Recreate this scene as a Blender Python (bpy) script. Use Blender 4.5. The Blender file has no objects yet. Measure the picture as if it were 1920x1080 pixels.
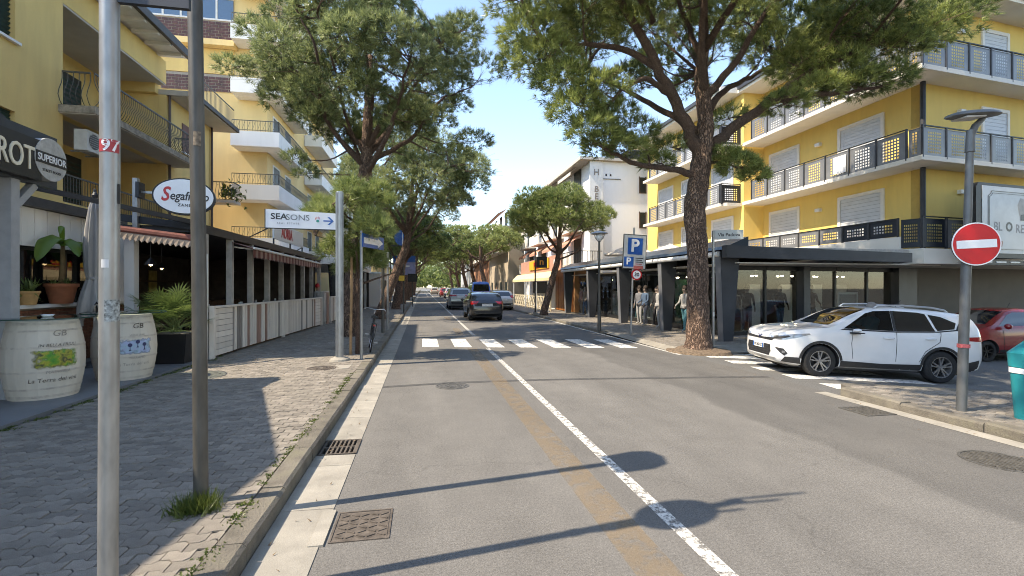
import bpy, bmesh, math, random
import numpy as np
from mathutils import Vector, Matrix
from mathutils.bvhtree import BVHTree

random.seed(7)
RNG = np.random.default_rng(11)
sc = bpy.context.scene
COL = sc.collection
R = math.radians

# ---------------------------------------------------------------- camera, sky, sun, exposure
EYE = 1.85
cam_d = bpy.data.cameras.new('camera')
cam_d.sensor_width = 36.0
cam_d.lens = 36.0 * 900.0 / 1920.0
cam_d.shift_y = -2.0 / 1920.0
cam_d.clip_start = 0.05
cam_d.clip_end = 3000.0
cam = bpy.data.objects.new('camera', cam_d)
COL.objects.link(cam)
cam.location = (0, 0, EYE)
cam.rotation_euler = (R(90), 0, -math.atan2(168, 900))
sc.camera = cam

SUN_EL, SUN_AZ = R(51), R(9)          # the sun stands over the left-hand roofs, a little behind the camera
shadow_dir = Vector((math.cos(SUN_AZ) * math.cos(SUN_EL), math.sin(SUN_AZ) * math.cos(SUN_EL), -math.sin(SUN_EL)))
sun_d = bpy.data.lights.new('sun', 'SUN')
sun_d.energy = 3.1
sun_d.angle = R(0.5)
sun_d.color = (1.0, 0.90, 0.76)
sun = bpy.data.objects.new('sun', sun_d)
COL.objects.link(sun)
sun.rotation_euler = shadow_dir.to_track_quat('-Z', 'Y').to_euler()

world = bpy.data.worlds.new('World')
sc.world = world
world.use_nodes = True
wn = world.node_tree
for n in list(wn.nodes):
    wn.nodes.remove(n)
w_out = wn.nodes.new('ShaderNodeOutputWorld')
w_bg = wn.nodes.new('ShaderNodeBackground')
w_sky = wn.nodes.new('ShaderNodeTexSky')
w_sky.sky_type = 'NISHITA'
w_sky.sun_disc = False
w_sky.sun_elevation = SUN_EL
w_sky.sun_rotation = math.atan2(-shadow_dir.x, -shadow_dir.y)
w_sky.air_density = 1.0
w_sky.dust_density = 0.3
w_sky.ozone_density = 1.0
w_bg.inputs['Strength'].default_value = 0.15
wn.links.new(w_sky.outputs[0], w_bg.inputs['Color'])
wn.links.new(w_bg.outputs[0], w_out.inputs['Surface'])

sc.view_settings.view_transform = 'Standard'
sc.view_settings.look = 'None'
sc.view_settings.gamma = 1.0
sc.view_settings.exposure = 1.55
sc.view_settings.use_curve_mapping = False
sc.view_settings.use_white_balance = True
sc.view_settings.white_balance_temperature = 7000
sc.render.engine = 'CYCLES'
sc.cycles.max_bounces = 9
sc.cycles.diffuse_bounces = 5
sc.cycles.glossy_bounces = 3
sc.cycles.transparent_max_bounces = 12
sc.cycles.use_denoising = True
sc.cycles.denoising_prefilter = 'FAST'
sc.cycles.filter_width = 1.0

# ---------------------------------------------------------------- materials
def srgb(r, g, b):
    def f(c):
        c /= 255.0
        return c / 12.92 if c <= 0.04045 else ((c + 0.055) / 1.055) ** 2.4
    return (f(r), f(g), f(b))

MATS = {}
def mat(name, col, rough=0.6, metal=0.0, var=0.12, scale=6.0, bump=0.0, bscale=40.0, col2=None, fine=0.0, spec=0.5,
        emit=None, estr=0.0, rand=0.0, coat=0.0, stretch=(1, 1, 1), grime=None, gscale=1.2, gamt=0.4, trans=0.0, island=False):
    """Principled surface with noise in colour, relief and optional stains."""
    if name in MATS:
        return MATS[name]
    m = bpy.data.materials.new(name)
    m.use_nodes = True
    nt = m.node_tree
    N = nt.nodes; L = nt.links
    b = N['Principled BSDF']
    b.inputs['Roughness'].default_value = rough
    b.inputs['Metallic'].default_value = metal
    b.inputs['Specular IOR Level'].default_value = spec
    b.inputs['Coat Weight'].default_value = coat
    b.inputs['Coat Roughness'].default_value = 0.05
    if trans:
        b.inputs['Transmission Weight'].default_value = trans
    tc = N.new('ShaderNodeTexCoord')
    mp = N.new('ShaderNodeMapping')
    mp.inputs['Scale'].default_value = stretch
    L.new(tc.outputs['Object'], mp.inputs['Vector'])
    vec = mp.outputs[0]
    def noise(s, d=3.0, r=0.6):
        n = N.new('ShaderNodeTexNoise')
        n.inputs['Scale'].default_value = s
        n.inputs['Detail'].default_value = d
        n.inputs['Roughness'].default_value = r
        L.new(vec, n.inputs['Vector'])
        return n.outputs['Fac']
    def mixc(fac, a, c):
        x = N.new('ShaderNodeMix'); x.data_type = 'RGBA'
        if isinstance(fac, float): x.inputs[0].default_value = fac
        else: L.new(fac, x.inputs[0])
        for s, v in ((x.inputs[6], a), (x.inputs[7], c)):
            if isinstance(v, tuple): s.default_value = (*v, 1)
            else: L.new(v, s)
        return x.outputs[2]
    def ramp(fac, lo, hi):
        r = N.new('ShaderNodeMapRange')
        r.inputs[1].default_value = lo; r.inputs[2].default_value = hi
        L.new(fac, r.inputs[0])
        return r.outputs[0]
    cur = tuple(col)
    if var > 0:
        dark = tuple(c * (1 - var * 1.6) for c in col) if col2 is None else tuple(col2)
        lite = tuple(min(1.0, c * (1 + var)) for c in col)
        cur = mixc(ramp(noise(scale), 0.3, 0.72), dark, lite)
    if fine > 0:
        f = ramp(noise(170.0, 2.0, 0.7), 0.35, 0.7)
        cur = mixc(f, mixc(float(fine), cur, (0.0, 0.0, 0.0)), cur)
    if grime is not None:
        g = ramp(noise(gscale, 6.0, 0.65), 0.5, 0.75)
        mm = N.new('ShaderNodeMath'); mm.operation = 'MULTIPLY'; mm.inputs[1].default_value = gamt
        L.new(g, mm.inputs[0])
        cur = mixc(mm.outputs[0], cur, tuple(grime))
    if rand > 0:
        if island:
            oi = N.new('ShaderNodeNewGeometry'); rs = oi.outputs['Random Per Island']
            o2 = N.new('ShaderNodeObjectInfo')
            ad = N.new('ShaderNodeMath'); ad.operation = 'ADD'
            L.new(rs, ad.inputs[0]); L.new(o2.outputs['Random'], ad.inputs[1])
            fr = N.new('ShaderNodeMath'); fr.operation = 'FRACT'; L.new(ad.outputs[0], fr.inputs[0]); rs = fr.outputs[0]
        else:
            oi = N.new('ShaderNodeObjectInfo'); rs = oi.outputs['Random']
        hs = N.new('ShaderNodeHueSaturation')
        mr = N.new('ShaderNodeMapRange')
        mr.inputs[3].default_value = 1 - rand; mr.inputs[4].default_value = 1 + rand
        L.new(rs, mr.inputs[0]); L.new(mr.outputs[0], hs.inputs['Value'])
        if isinstance(cur, tuple): hs.inputs['Color'].default_value = (*cur, 1)
        else: L.new(cur, hs.inputs['Color'])
        cur = hs.outputs[0]
    if isinstance(cur, tuple): b.inputs['Base Color'].default_value = (*cur, 1)
    else: L.new(cur, b.inputs['Base Color'])
    if bump > 0:
        bp = N.new('ShaderNodeBump')
        bp.inputs['Strength'].default_value = min(1.0, bump)
        bp.inputs['Distance'].default_value = 0.02
        L.new(noise(bscale, 4.0, 0.65), bp.inputs['Height'])
        L.new(bp.outputs[0], b.inputs['Normal'])
    if emit is not None:
        b.inputs['Emission Color'].default_value = (*emit, 1)
        b.inputs['Emission Strength'].default_value = estr
    MATS[name] = m
    return m

def glass_mat(name, tint, opacity, rough=0.02):
    """Thin pane: what is behind shows through a tint, the surface mirrors by Fresnel."""
    m = bpy.data.materials.new(name); m.use_nodes = True
    nt = m.node_tree; N = nt.nodes; L = nt.links
    N.remove(N['Principled BSDF'])
    out = N['Material Output']
    tr = N.new('ShaderNodeBsdfTransparent'); tr.inputs[0].default_value = (*tint, 1)
    df = N.new('ShaderNodeBsdfDiffuse'); df.inputs[0].default_value = (0.012, 0.014, 0.015, 1)
    gl = N.new('ShaderNodeBsdfGlossy'); gl.inputs['Roughness'].default_value = rough
    lw = N.new('ShaderNodeLayerWeight'); lw.inputs[0].default_value = .5
    pw = N.new('ShaderNodeMath'); pw.operation = 'POWER'; pw.inputs[1].default_value = 4.5; L.new(lw.outputs['Facing'], pw.inputs[0])
    fr = N.new('ShaderNodeMath'); fr.operation = 'MULTIPLY_ADD'; fr.inputs[1].default_value = .9; fr.inputs[2].default_value = .045; L.new(pw.outputs[0], fr.inputs[0])
    m1 = N.new('ShaderNodeMixShader'); m1.inputs[0].default_value = opacity
    m2 = N.new('ShaderNodeMixShader')
    L.new(tr.outputs[0], m1.inputs[1]); L.new(df.outputs[0], m1.inputs[2])
    L.new(fr.outputs[0], m2.inputs[0]); L.new(m1.outputs[0], m2.inputs[1]); L.new(gl.outputs[0], m2.inputs[2])
    L.new(m2.outputs[0], out.inputs[0])
    MATS[name] = m
    return m

def leaf_mat(name, dark, lite, trans=0.35):
    """Foliage: colour by a per-tuft value stored on the mesh, some light passes through."""
    m = bpy.data.materials.new(name); m.use_nodes = True
    nt = m.node_tree; N = nt.nodes; L = nt.links
    b = N['Principled BSDF']; out = N['Material Output']
    at = N.new('ShaderNodeAttribute'); at.attribute_name = 'tone'
    mx = N.new('ShaderNodeMix'); mx.data_type = 'RGBA'
    mx.inputs[6].default_value = (*dark, 1); mx.inputs[7].default_value = (*lite, 1)
    L.new(at.outputs['Fac'], mx.inputs[0])
    L.new(mx.outputs[2], b.inputs['Base Color'])
    b.inputs['Roughness'].default_value = 0.38
    tl = N.new('ShaderNodeBsdfTranslucent')
    L.new(mx.outputs[2], tl.inputs[0])
    ms = N.new('ShaderNodeMixShader'); ms.inputs[0].default_value = trans
    L.new(b.outputs[0], ms.inputs[1]); L.new(tl.outputs[0], ms.inputs[2]); L.new(ms.outputs[0], out.inputs[0])
    MATS[name] = m
    return m

# ---------------------------------------------------------------- mesh helpers
SHIFT = {}
def ctx_shift(parent):
    return SHIFT.get(parent.name, Vector((0, 0, 0))) if parent else Vector((0, 0, 0))

def thing(name, label, cat, loc=(0, 0, 0), group=None, local=False, rz=0.0, kind=None):
    """An Empty at the thing's base. local: its parts are modelled about the origin; otherwise in place."""
    o = bpy.data.objects.new(name, None)
    COL.objects.link(o)
    o.location = loc
    o.rotation_euler = (0, 0, rz)
    o.empty_display_size = 0.2
    tag(o, label, cat, group, kind)
    SHIFT[o.name] = Vector((0, 0, 0)) if local else Vector(loc)
    return o

def tag(o, label=None, cat=None, group=None, kind=None):
    if label: o['label'] = label
    if cat: o['category'] = cat
    if group: o['group'] = group
    if kind: o['kind'] = kind
    return o

def link(name, me, parent=None, loc=None, rot=None, scale=None):
    """Link a mesh. loc is in the same space the thing is modelled in (the world, unless the thing is local)."""
    o = bpy.data.objects.new(name, me)
    COL.objects.link(o)
    off = Vector(loc) if loc is not None else Vector((0, 0, 0))
    if parent:
        o.parent = parent
        SHIFT[o.name] = ctx_shift(parent)
        off = off - ctx_shift(parent) if parent.type == 'EMPTY' else off
    o.location = off
    if rot is not None: o.rotation_euler = rot
    if scale is not None: o.scale = scale
    return o

class MB:
    def __init__(s):
        s.v = []; s.f = []
    def add(s, vs, fs):
        o = len(s.v)
        s.v.extend([tuple(q) for q in vs])
        s.f.extend([tuple(i + o for i in f) for f in fs])
        return s
    def box(s, c, d, rz=0.0, rx=0.0, ry=0.0):
        x, y, z = d[0] / 2, d[1] / 2, d[2] / 2
        vs = [(-x, -y, -z), (x, -y, -z), (x, y, -z), (-x, y, -z), (-x, -y, z), (x, -y, z), (x, y, z), (-x, y, z)]
        fs = [(0, 3, 2, 1), (4, 5, 6, 7), (0, 1, 5, 4), (1, 2, 6, 5), (2, 3, 7, 6), (3, 0, 4, 7)]
        if rz or rx or ry:
            m = Matrix.Rotation(rz, 3, 'Z') @ Matrix.Rotation(ry, 3, 'Y') @ Matrix.Rotation(rx, 3, 'X')
            vs = [m @ Vector(q) for q in vs]
        return s.add([(q[0] + c[0], q[1] + c[1], q[2] + c[2]) for q in vs], fs)
    def bb(s, x0, x1, y0, y1, z0, z1):
        return s.box(((x0 + x1) / 2, (y0 + y1) / 2, (z0 + z1) / 2), (abs(x1 - x0), abs(y1 - y0), abs(z1 - z0)))
    def bar(s, a, b, w, h=None):
        """square bar from a to b"""
        h = h or w
        a = Vector(a); b = Vector(b); d = (b - a); L = d.length
        if L < 1e-6: return s
        q = d.to_track_quat('Z', 'Y')
        vs = []
        for z in (0, L):
            for x, y in ((-w / 2, -h / 2), (w / 2, -h / 2), (w / 2, h / 2), (-w / 2, h / 2)):
                vs.append(a + q @ Vector((x, y, z)))
        return s.add(vs, [(0, 3, 2, 1), (4, 5, 6, 7), (0, 1, 5, 4), (1, 2, 6, 5), (2, 3, 7, 6), (3, 0, 4, 7)])
    def tube(s, pts, r, n=10, cap=True):
        """round tube through pts, r one radius or one per point"""
        pts = [Vector(p) for p in pts]
        rs = r if isinstance(r, (list, tuple)) else [r] * len(pts)
        vs = []; fs = []
        ref = None
        for i, p in enumerate(pts):
            d = (pts[min(i + 1, len(pts) - 1)] - pts[max(i - 1, 0)]).normalized()
            if ref is None:
                ref = d.orthogonal().normalized()
            ref = (ref - d * ref.dot(d))
            ref = ref.normalized() if ref.length > 1e-6 else d.orthogonal().normalized()
            bi = d.cross(ref)
            for k in range(n):
                a = 2 * math.pi * k / n
                vs.append(p + (ref * math.cos(a) + bi * math.sin(a)) * rs[i])
        for i in range(len(pts) - 1):
            for k in range(n):
                fs.append((i * n + k, i * n + (k + 1) % n, (i + 1) * n + (k + 1) % n, (i + 1) * n + k))
        if cap:
            fs.append(tuple(range(n - 1, -1, -1)))
            fs.append(tuple((len(pts) - 1) * n + k for k in range(n)))
        return s.add(vs, fs)
    def lathe(s, prof, n=24, c=(0, 0, 0), close=False):
        """profile of (radius, z) turned about z"""
        vs = []; fs = []
        for r, z in prof:
            for k in range(n):
                a = 2 * math.pi * k / n
                vs.append((c[0] + r * math.cos(a), c[1] + r * math.sin(a), c[2] + z))
        m = len(prof)
        for i in range(m - 1 + (1 if close else 0)):
            j = (i + 1) % m
            for k in range(n):
                fs.append((i * n + k, i * n + (k + 1) % n, j * n + (k + 1) % n, j * n + k))
        if not close:
            if prof[0][0] > 1e-4: fs.append(tuple(range(n - 1, -1, -1)))
            if prof[-1][0] > 1e-4: fs.append(tuple((m - 1) * n + k for k in range(n)))
        return s.add(vs, fs)
    def prism(s, poly, o, ux, uy, depth):
        """polygon (a,b) placed at o + a*ux + b*uy and pushed by vector depth"""
        o = Vector(o); ux = Vector(ux); uy = Vector(uy); dp = Vector(depth)
        n = len(poly)
        vs = [o + ux * a + uy * b for a, b in poly]
        vs += [q + dp for q in vs]
        fs = [tuple(range(n - 1, -1, -1)), tuple(range(n, 2 * n))]
        for i in range(n):
            fs.append((i, (i + 1) % n, n + (i + 1) % n, n + i))
        return s.add(vs, fs)
    def quad(s, *p):
        return s.add(p, [tuple(range(len(p)))])
    def mesh(s, name, m=None, smooth=False, fix=True):
        me = bpy.data.meshes.new(name)
        me.from_pydata([tuple(q) for q in s.v], [], s.f)
        if fix:
            bm = bmesh.new(); bm.from_mesh(me)
            bmesh.ops.remove_doubles(bm, verts=bm.verts, dist=1e-5)
            bmesh.ops.recalc_face_normals(bm, faces=bm.faces)
            bm.to_mesh(me); bm.free()
        me.update()
        if m is not None: me.materials.append(m)
        if smooth is not False:
            me.polygons.foreach_set('use_smooth', [True] * len(me.polygons))
            if smooth is not True:
                me.set_sharp_from_angle(angle=R(smooth))
        return me
    def build(s, name, m, parent=None, smooth=False, fix=True):
        return link(name, s.mesh(name, m, smooth, fix), parent)

def part(parent, name, m, fn, smooth=False):
    b = MB(); fn(b)
    return b.build(name, m, parent, smooth)

def np_mesh(name, verts, tris, m, tone=None, smooth=False):
    """big triangle mesh straight from arrays"""
    me = bpy.data.meshes.new(name)
    nv, nf = len(verts), len(tris)
    me.vertices.add(nv); me.vertices.foreach_set('co', np.asarray(verts, np.float32).ravel())
    me.loops.add(nf * 3); me.loops.foreach_set('vertex_index', np.asarray(tris, np.int32).ravel())
    me.polygons.add(nf); me.polygons.foreach_set('loop_start', np.arange(0, nf * 3, 3, dtype=np.int32))
    me.polygons.foreach_set('loop_total', np.full(nf, 3, np.int32))
    me.update(calc_edges=True)
    if tone is not None:
        a = me.attributes.new('tone', 'FLOAT', 'POINT')
        a.data.foreach_set('value', np.asarray(tone, np.float32))
    if m: me.materials.append(m)
    return me

def copy_tree(o, parent=None):
    c = o.copy(); COL.objects.link(c); c.parent = parent
    for ch in list(o.children):
        copy_tree(ch, c)
    return c

_text_cache = {}
def text_mesh(body, size, m, bold=0.0, extrude=0.004, align='CENTER', sx=1.0, shear=0.0, space=1.0):
    key = (body, size, m.name, bold, extrude, align, sx, shear, space)
    if key in _text_cache: return _text_cache[key]
    cu = bpy.data.curves.new('lettering', 'FONT')
    cu.body = body; cu.size = size; cu.extrude = extrude; cu.offset = bold * size
    cu.align_x = align; cu.align_y = 'CENTER'; cu.shear = shear; cu.space_character = space
    cu.resolution_u = 3
    ob = bpy.data.objects.new('lettering', cu)
    COL.objects.link(ob)
    bpy.context.view_layer.update()
    me = bpy.data.meshes.new_from_object(ob.evaluated_get(bpy.context.evaluated_depsgraph_get()))
    bpy.data.objects.remove(ob); bpy.data.curves.remove(cu)
    me.materials.clear(); me.materials.append(m)
    if sx != 1.0:
        me.transform(Matrix.Diagonal((sx, 1, 1, 1)))
    _text_cache[key] = me
    return me

def letters(parent, name, body, size, m, pos, ux, uy, **k):
    """text with its reading direction ux and its upward direction uy"""
    me = text_mesh(body, size, m, **k)
    ux = Vector(ux).normalized(); uy = Vector(uy).normalized(); n = ux.cross(uy)
    mt = Matrix((ux, uy, n)).transposed().to_4x4()
    mt.translation = Vector(pos) - (ctx_shift(parent) if parent.type == 'EMPTY' else Vector((0, 0, 0)))
    o = bpy.data.objects.new(name, me)
    COL.objects.link(o)
    o.parent = parent
    o.matrix_local = mt
    SHIFT[o.name] = ctx_shift(parent)
    return o

def smooth_path(pts, sub=4):
    """Catmull-Rom through points (tuples of any length)"""
    P = [np.array(p, float) for p in pts]
    P = [2 * P[0] - P[1]] + P + [2 * P[-1] - P[-2]]
    out = []
    for i in range(1, len(P) - 2):
        for k in range(sub):
            t = k / sub
            a, b, c, d = P[i - 1], P[i], P[i + 1], P[i + 2]
            out.append(tuple(0.5 * ((2 * b) + (-a + c) * t + (2 * a - 5 * b + 4 * c - d) * t * t + (-a + 3 * b - 3 * c + d) * t ** 3)))
    out.append(tuple(P[-2]))
    return out

# ---------------------------------------------------------------- shared materials
def custom(name):
    m = bpy.data.materials.new(name); m.use_nodes = True
    MATS[name] = m
    return m, m.node_tree.nodes, m.node_tree.links, m.node_tree.nodes['Principled BSDF']

def asphalt(name, base, side=None):
    m, N, L, b = custom(name)
    b.inputs['Roughness'].default_value = 0.85
    geo = N.new('ShaderNodeNewGeometry')
    def noise(s, d=3, r=0.6, st=(1, 1, 1)):
        mp = N.new('ShaderNodeMapping'); mp.inputs['Scale'].default_value = st
        L.new(geo.outputs['Position'], mp.inputs[0])
        n = N.new('ShaderNodeTexNoise'); n.inputs['Scale'].default_value = s; n.inputs['Detail'].default_value = d; n.inputs['Roughness'].default_value = r
        L.new(mp.outputs[0], n.inputs['Vector']); return n.outputs['Fac']
    def mr(f, a, c, lo=0.0, hi=1.0):
        r = N.new('ShaderNodeMapRange'); r.inputs[1].default_value = a; r.inputs[2].default_value = c
        r.inputs[3].default_value = lo; r.inputs[4].default_value = hi; L.new(f, r.inputs[0]); return r.outputs[0]
    def math_(op, a, c):
        x = N.new('ShaderNodeMath'); x.operation = op
        for i, v in enumerate((a, c)):
            if isinstance(v, (int, float)): x.inputs[i].default_value = v
            else: L.new(v, x.inputs[i])
        return x.outputs[0]
    f = mr(noise(0.5, 6, 0.6, (1.6, .35, 1)), .3, .7, .76, 1.14)             # worn streaks along the lanes
    f = math_('MULTIPLY', f, mr(noise(2.2, 6, .65), .3, .75, .9, 1.1))
    f = math_('MULTIPLY', f, mr(noise(95, 3, .8), .32, .68, .55, 1.45))     # aggregate
    f = math_('MULTIPLY', f, mr(noise(38, 2, .7), .3, .7, .82, 1.18))
    vo = N.new('ShaderNodeTexVoronoi'); vo.inputs['Scale'].default_value = 55; L.new(geo.outputs['Position'], vo.inputs['Vector'])
    f = math_('MULTIPLY', f, mr(vo.outputs['Distance'], .05, .16, 1.5, 1.0))  # pale chippings
    if side is not None:                                                       # newer strip along the right kerb
        sx = N.new('ShaderNodeSeparateXYZ'); L.new(geo.outputs['Position'], sx.inputs[0])
        e = math_('ADD', sx.outputs[0], mr(noise(.7, 4), 0, 1, -.45, .45))
        f = math_('MULTIPLY', f, mr(e, side - .06, side + .06, 1.0, .80))
    cr = N.new('ShaderNodeTexVoronoi'); cr.feature = 'DISTANCE_TO_EDGE'; cr.inputs['Scale'].default_value = .33
    mpw = N.new('ShaderNodeMix'); mpw.data_type = 'VECTOR'
    nz = N.new('ShaderNodeTexNoise'); nz.inputs['Scale'].default_value = 1.4; nz.inputs['Detail'].default_value = 5
    L.new(geo.outputs['Position'], nz.inputs['Vector'])
    ad = N.new('ShaderNodeVectorMath'); ad.operation = 'ADD'; L.new(geo.outputs['Position'], ad.inputs[0]); L.new(nz.outputs['Color'], ad.inputs[1])
    L.new(ad.outputs[0], cr.inputs['Vector'])
    f = math_('MULTIPLY', f, mr(cr.outputs['Distance'], .0, .005, .84, 1.0))
    mx = N.new('ShaderNodeVectorMath'); mx.operation = 'SCALE'; mx.inputs[0].default_value = base
    L.new(f, mx.inputs['Scale']); L.new(mx.outputs[0], b.inputs['Base Color'])
    bp = N.new('ShaderNodeBump'); bp.inputs['Strength'].default_value = .5; bp.inputs['Distance'].default_value = .006
    L.new(noise(140, 3, .7), bp.inputs['Height']); L.new(bp.outputs[0], b.inputs['Normal'])
    return m

def paint(name, col, wear, sc_=9.0, opac=1.0):
    """Road paint that has flaked away in places."""
    m, N, L, b = custom(name)
    b.inputs['Base Color'].default_value = (*col, 1); b.inputs['Roughness'].default_value = .7
    out = N['Material Output']
    geo = N.new('ShaderNodeNewGeometry')
    n1 = N.new('ShaderNodeTexNoise'); n1.inputs['Scale'].default_value = sc_; n1.inputs['Detail'].default_value = 8; n1.inputs['Roughness'].default_value = .78
    L.new(geo.outputs['Position'], n1.inputs['Vector'])
    r = N.new('ShaderNodeMapRange'); r.inputs[1].default_value = wear - .07; r.inputs[2].default_value = wear + .07; r.inputs[4].default_value = opac
    L.new(n1.outputs['Fac'], r.inputs[0])
    tr = N.new('ShaderNodeBsdfTransparent'); ms = N.new('ShaderNodeMixShader')
    L.new(r.outputs[0], ms.inputs[0]); L.new(tr.outputs[0], ms.inputs[1]); L.new(b.outputs[0], ms.inputs[2]); L.new(ms.outputs[0], out.inputs[0])
    return m

m_asphalt = asphalt('asphalt', (.142, .135, .124), 4.6)
m_asphalt2 = asphalt('side_asphalt', (.12, .118, .112))
m_white_paint = paint('white_road_paint', (.66, .645, .60), .43)
m_worn_white = paint('worn_white_paint', (.62, .60, .55), .475, 16)
m_yellow_paint = paint('faded_yellow_paint', (.30, .215, .12), .45, 6, .36)
m_paver = mat('paver_concrete', (.315, .28, .235), .9, var=.16, scale=7, bump=.5, bscale=160, fine=.45, rand=.2, island=True, grime=(.13, .12, .09), gscale=.7, gamt=.5)
m_kerb = mat('kerb_stone', (.23, .205, .165), .9, var=.22, scale=5, bump=.9, bscale=55, fine=.4, rand=.14, grime=(.10, .10, .05), gscale=2.5, gamt=.6)
m_gutter = mat('gutter_concrete', (.36, .335, .285), .9, var=.14, scale=3, bump=.3, bscale=120, fine=.25, rand=.07, grime=(.2, .18, .15), gscale=2.0, gamt=.4)
m_sand = mat('joint_sand', (.085, .075, .055), .95, var=.3, scale=9)
m_ground = mat('open_ground', (.16, .14, .11), .95, var=.2, scale=.05)
m_iron = mat('cast_iron', (.125, .118, .105), .6, .4, var=.3, scale=20, bump=.3, bscale=90)
m_rust = mat('rusty_iron', (.12, .10, .082), .8, .2, var=.3, scale=14, bump=.3, bscale=70)
m_galv = mat('galvanised_steel', (.36, .36, .35), .42, .55, var=.18, scale=9, grime=(.2, .19, .17), gscale=6, gamt=.5, stretch=(1, 1, .35))
m_dsteel = mat('dark_steel', (.10, .095, .085), .5, .4, var=.25, scale=8, grime=(.17, .15, .12), gscale=5, gamt=.5, stretch=(1, 1, .3))
m_black = mat('black_metal', (.018, .019, .021), .45, .2, var=.2, scale=8)
m_dark = mat('dark_grey_metal', (.045, .048, .055), .5, .2, var=.15, scale=4)
m_white = mat('white_paint', (.74, .73, .70), .55, var=.05, scale=3, grime=(.5, .48, .43), gscale=1.2, gamt=.35)
m_signw = mat('sign_white', (.78, .79, .80), .35, var=.03, scale=5)
m_signblue = mat('sign_blue', (.012, .095, .36), .35, var=.06, scale=5)
m_signred = mat('sign_red', (.50, .012, .018), .35, var=.06, scale=5)
m_signblack = mat('sign_black', (.015, .015, .017), .4, var=.0)
m_grass = leaf_mat('grass_blades', (.05, .085, .016), (.16, .19, .04), .4)

# ---------------------------------------------------------------- the ground
part(None, 'ground', m_ground, lambda b: b.quad((-1500, -300, -.42), (1500, -300, -.42), (1500, 2500, -.42), (-1500, 2500, -.42)))['kind'] = 'structure'
def road_fn(b):
    xs = [-.728, 7.02]
    ys = [-8, 0, 4, 8, 12, 16, 20, 30, 45, 70, 110, 180, 400]
    vs = [(x, y, 0.0) for y in ys for x in xs]
    b.add(vs, [(2 * i, 2 * i + 1, 2 * i + 3, 2 * i + 2) for i in range(len(ys) - 1)])
    b.add([(-.728, -8, -.4), (-.728, 400, -.4), (-.728, 400, 0), (-.728, -8, 0)], [(0, 1, 2, 3)])
road = part(None, 'road', m_asphalt, road_fn); road['kind'] = 'structure'

# side street: falls gently away from the road
SS = [(7.02, -.004), (7.7, -.01), (9.2, -.085), (10.7, -.17), (13, -.26), (17, -.31), (45, -.33)]
def side_z(x):
    for (a, za), (b_, zb) in zip(SS, SS[1:]):
        if x <= b_: return za + (zb - za) * max(0, (x - a)) / (b_ - a)
    return SS[-1][1]
def side_fn(b):
    ys = [-8, 13.4]
    vs = [(x, y, z) for x, z in SS for y in ys]
    b.add(vs, [(2 * i, 2 * i + 2, 2 * i + 3, 2 * i + 1) for i in range(len(SS) - 1)])
side = part(None, 'side_street', m_asphalt2, side_fn); side['kind'] = 'structure'

def strip(b, pts, w, z=.004, n=None):
    """ribbon of width w through (x, y) points"""
    P = [Vector((p[0], p[1])) for p in pts]
    vs = []
    for i, p in enumerate(P):
        d = (P[min(i + 1, len(P) - 1)] - P[max(i - 1, 0)]).normalized(); q = Vector((-d.y, d.x))
        for s_ in (1, -1):
            e = p + q * w / 2 * s_
            vs.append((e.x, e.y, z(e.x) if callable(z) else z))
    b.add(vs, [(2 * i, 2 * i + 1, 2 * i + 3, 2 * i + 2) for i in range(len(P) - 1)])

def stripe(parent, name, m, pts, w, z=.004):
    return part(parent, name, m, lambda b: strip(b, pts, w, z))
stripe(road, 'centre_line', m_worn_white, [(1.93, 1.5), (1.93, 14.3)], .115)
stripe(road, 'centre_line', m_worn_white, [(1.93, 18.2), (1.93, 60), (1.93, 300)], .12)
stripe(road, 'yellow_line', m_yellow_paint, [(1.5, 1.5), (1.47, 14.4)], .30)
stripe(road, 'yellow_line', m_yellow_paint, [(1.45, 18.4), (1.45, 21.5)], .30)
stripe(road, 'yellow_line', m_yellow_paint, [(1.45, 27), (1.45, 30)], .30)
for k in range(7):
    x = .25 + k * .985
    y0 = 15.0 - .225 * x
    part(road, 'crosswalk_stripe', m_white_paint, lambda b: b.quad((x - .26, y0 + .06, .005), (x + .26, y0 - .06, .005), (x + .26, y0 + 2.35, .005), (x - .26, y0 + 2.45, .005)))
stripe(road, 'gutter_strip', m_gutter, [(6.86, 1.0), (6.86, 4.3), (6.87, 7.3)], .24)
stripe(road, 'kerb_line', m_worn_white, [(6.9, 12.0), (6.9, 18), (6.9, 30)], .12)
m_tar = mat('tar_seam', (.085, .082, .078), .8, var=.25, scale=12, fine=.3)
stripe(road, 'tar_seam', m_tar, [(-.72, 9.15), (.6, 9.32), (2, 9.3), (3.4, 9.2), (4.8, 9.02), (6.2, 8.86), (7.0, 8.75)], .15, .003)
for k in range(6):
    y = 7.75 + k * .98
    L_ = [3.4, 2.9, 2.7, 2.6, 2.4, 2.2][k]
    part(side, 'crosswalk_stripe', m_white_paint, lambda b: strip(b, [(7.45 + t * L_ / 6, y - .16 * t * L_ / 6) for t in range(7)], .5, lambda x: side_z(x) + .006))

# ---------------------------------------------------------------- kerbs, gutter, pavements
pav_l = part(None, 'pavement_left', m_sand, lambda b: b.bb(-4.92, -1.34, -8, 300, -.4, .118)); pav_l['kind'] = 'structure'
part(pav_l, 'far_surface', mat('far_paving', (.24, .215, .18), .9, var=.15, scale=2, fine=.3), lambda b: b.bb(-4.9, -1.36, 34.0, 299, .119, .146))
m_terr = mat('terrace_stone', (.17, .18, .19), .6, var=.12, scale=1.5, bump=.1, bscale=30, grime=(.1, .1, .1), gscale=1.3, gamt=.4)
terrace = part(None, 'terrace_floor', m_terr, lambda b: b.bb(-12.6, -4.93, -8, 60, -.4, .192)); terrace['kind'] = 'structure'

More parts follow.
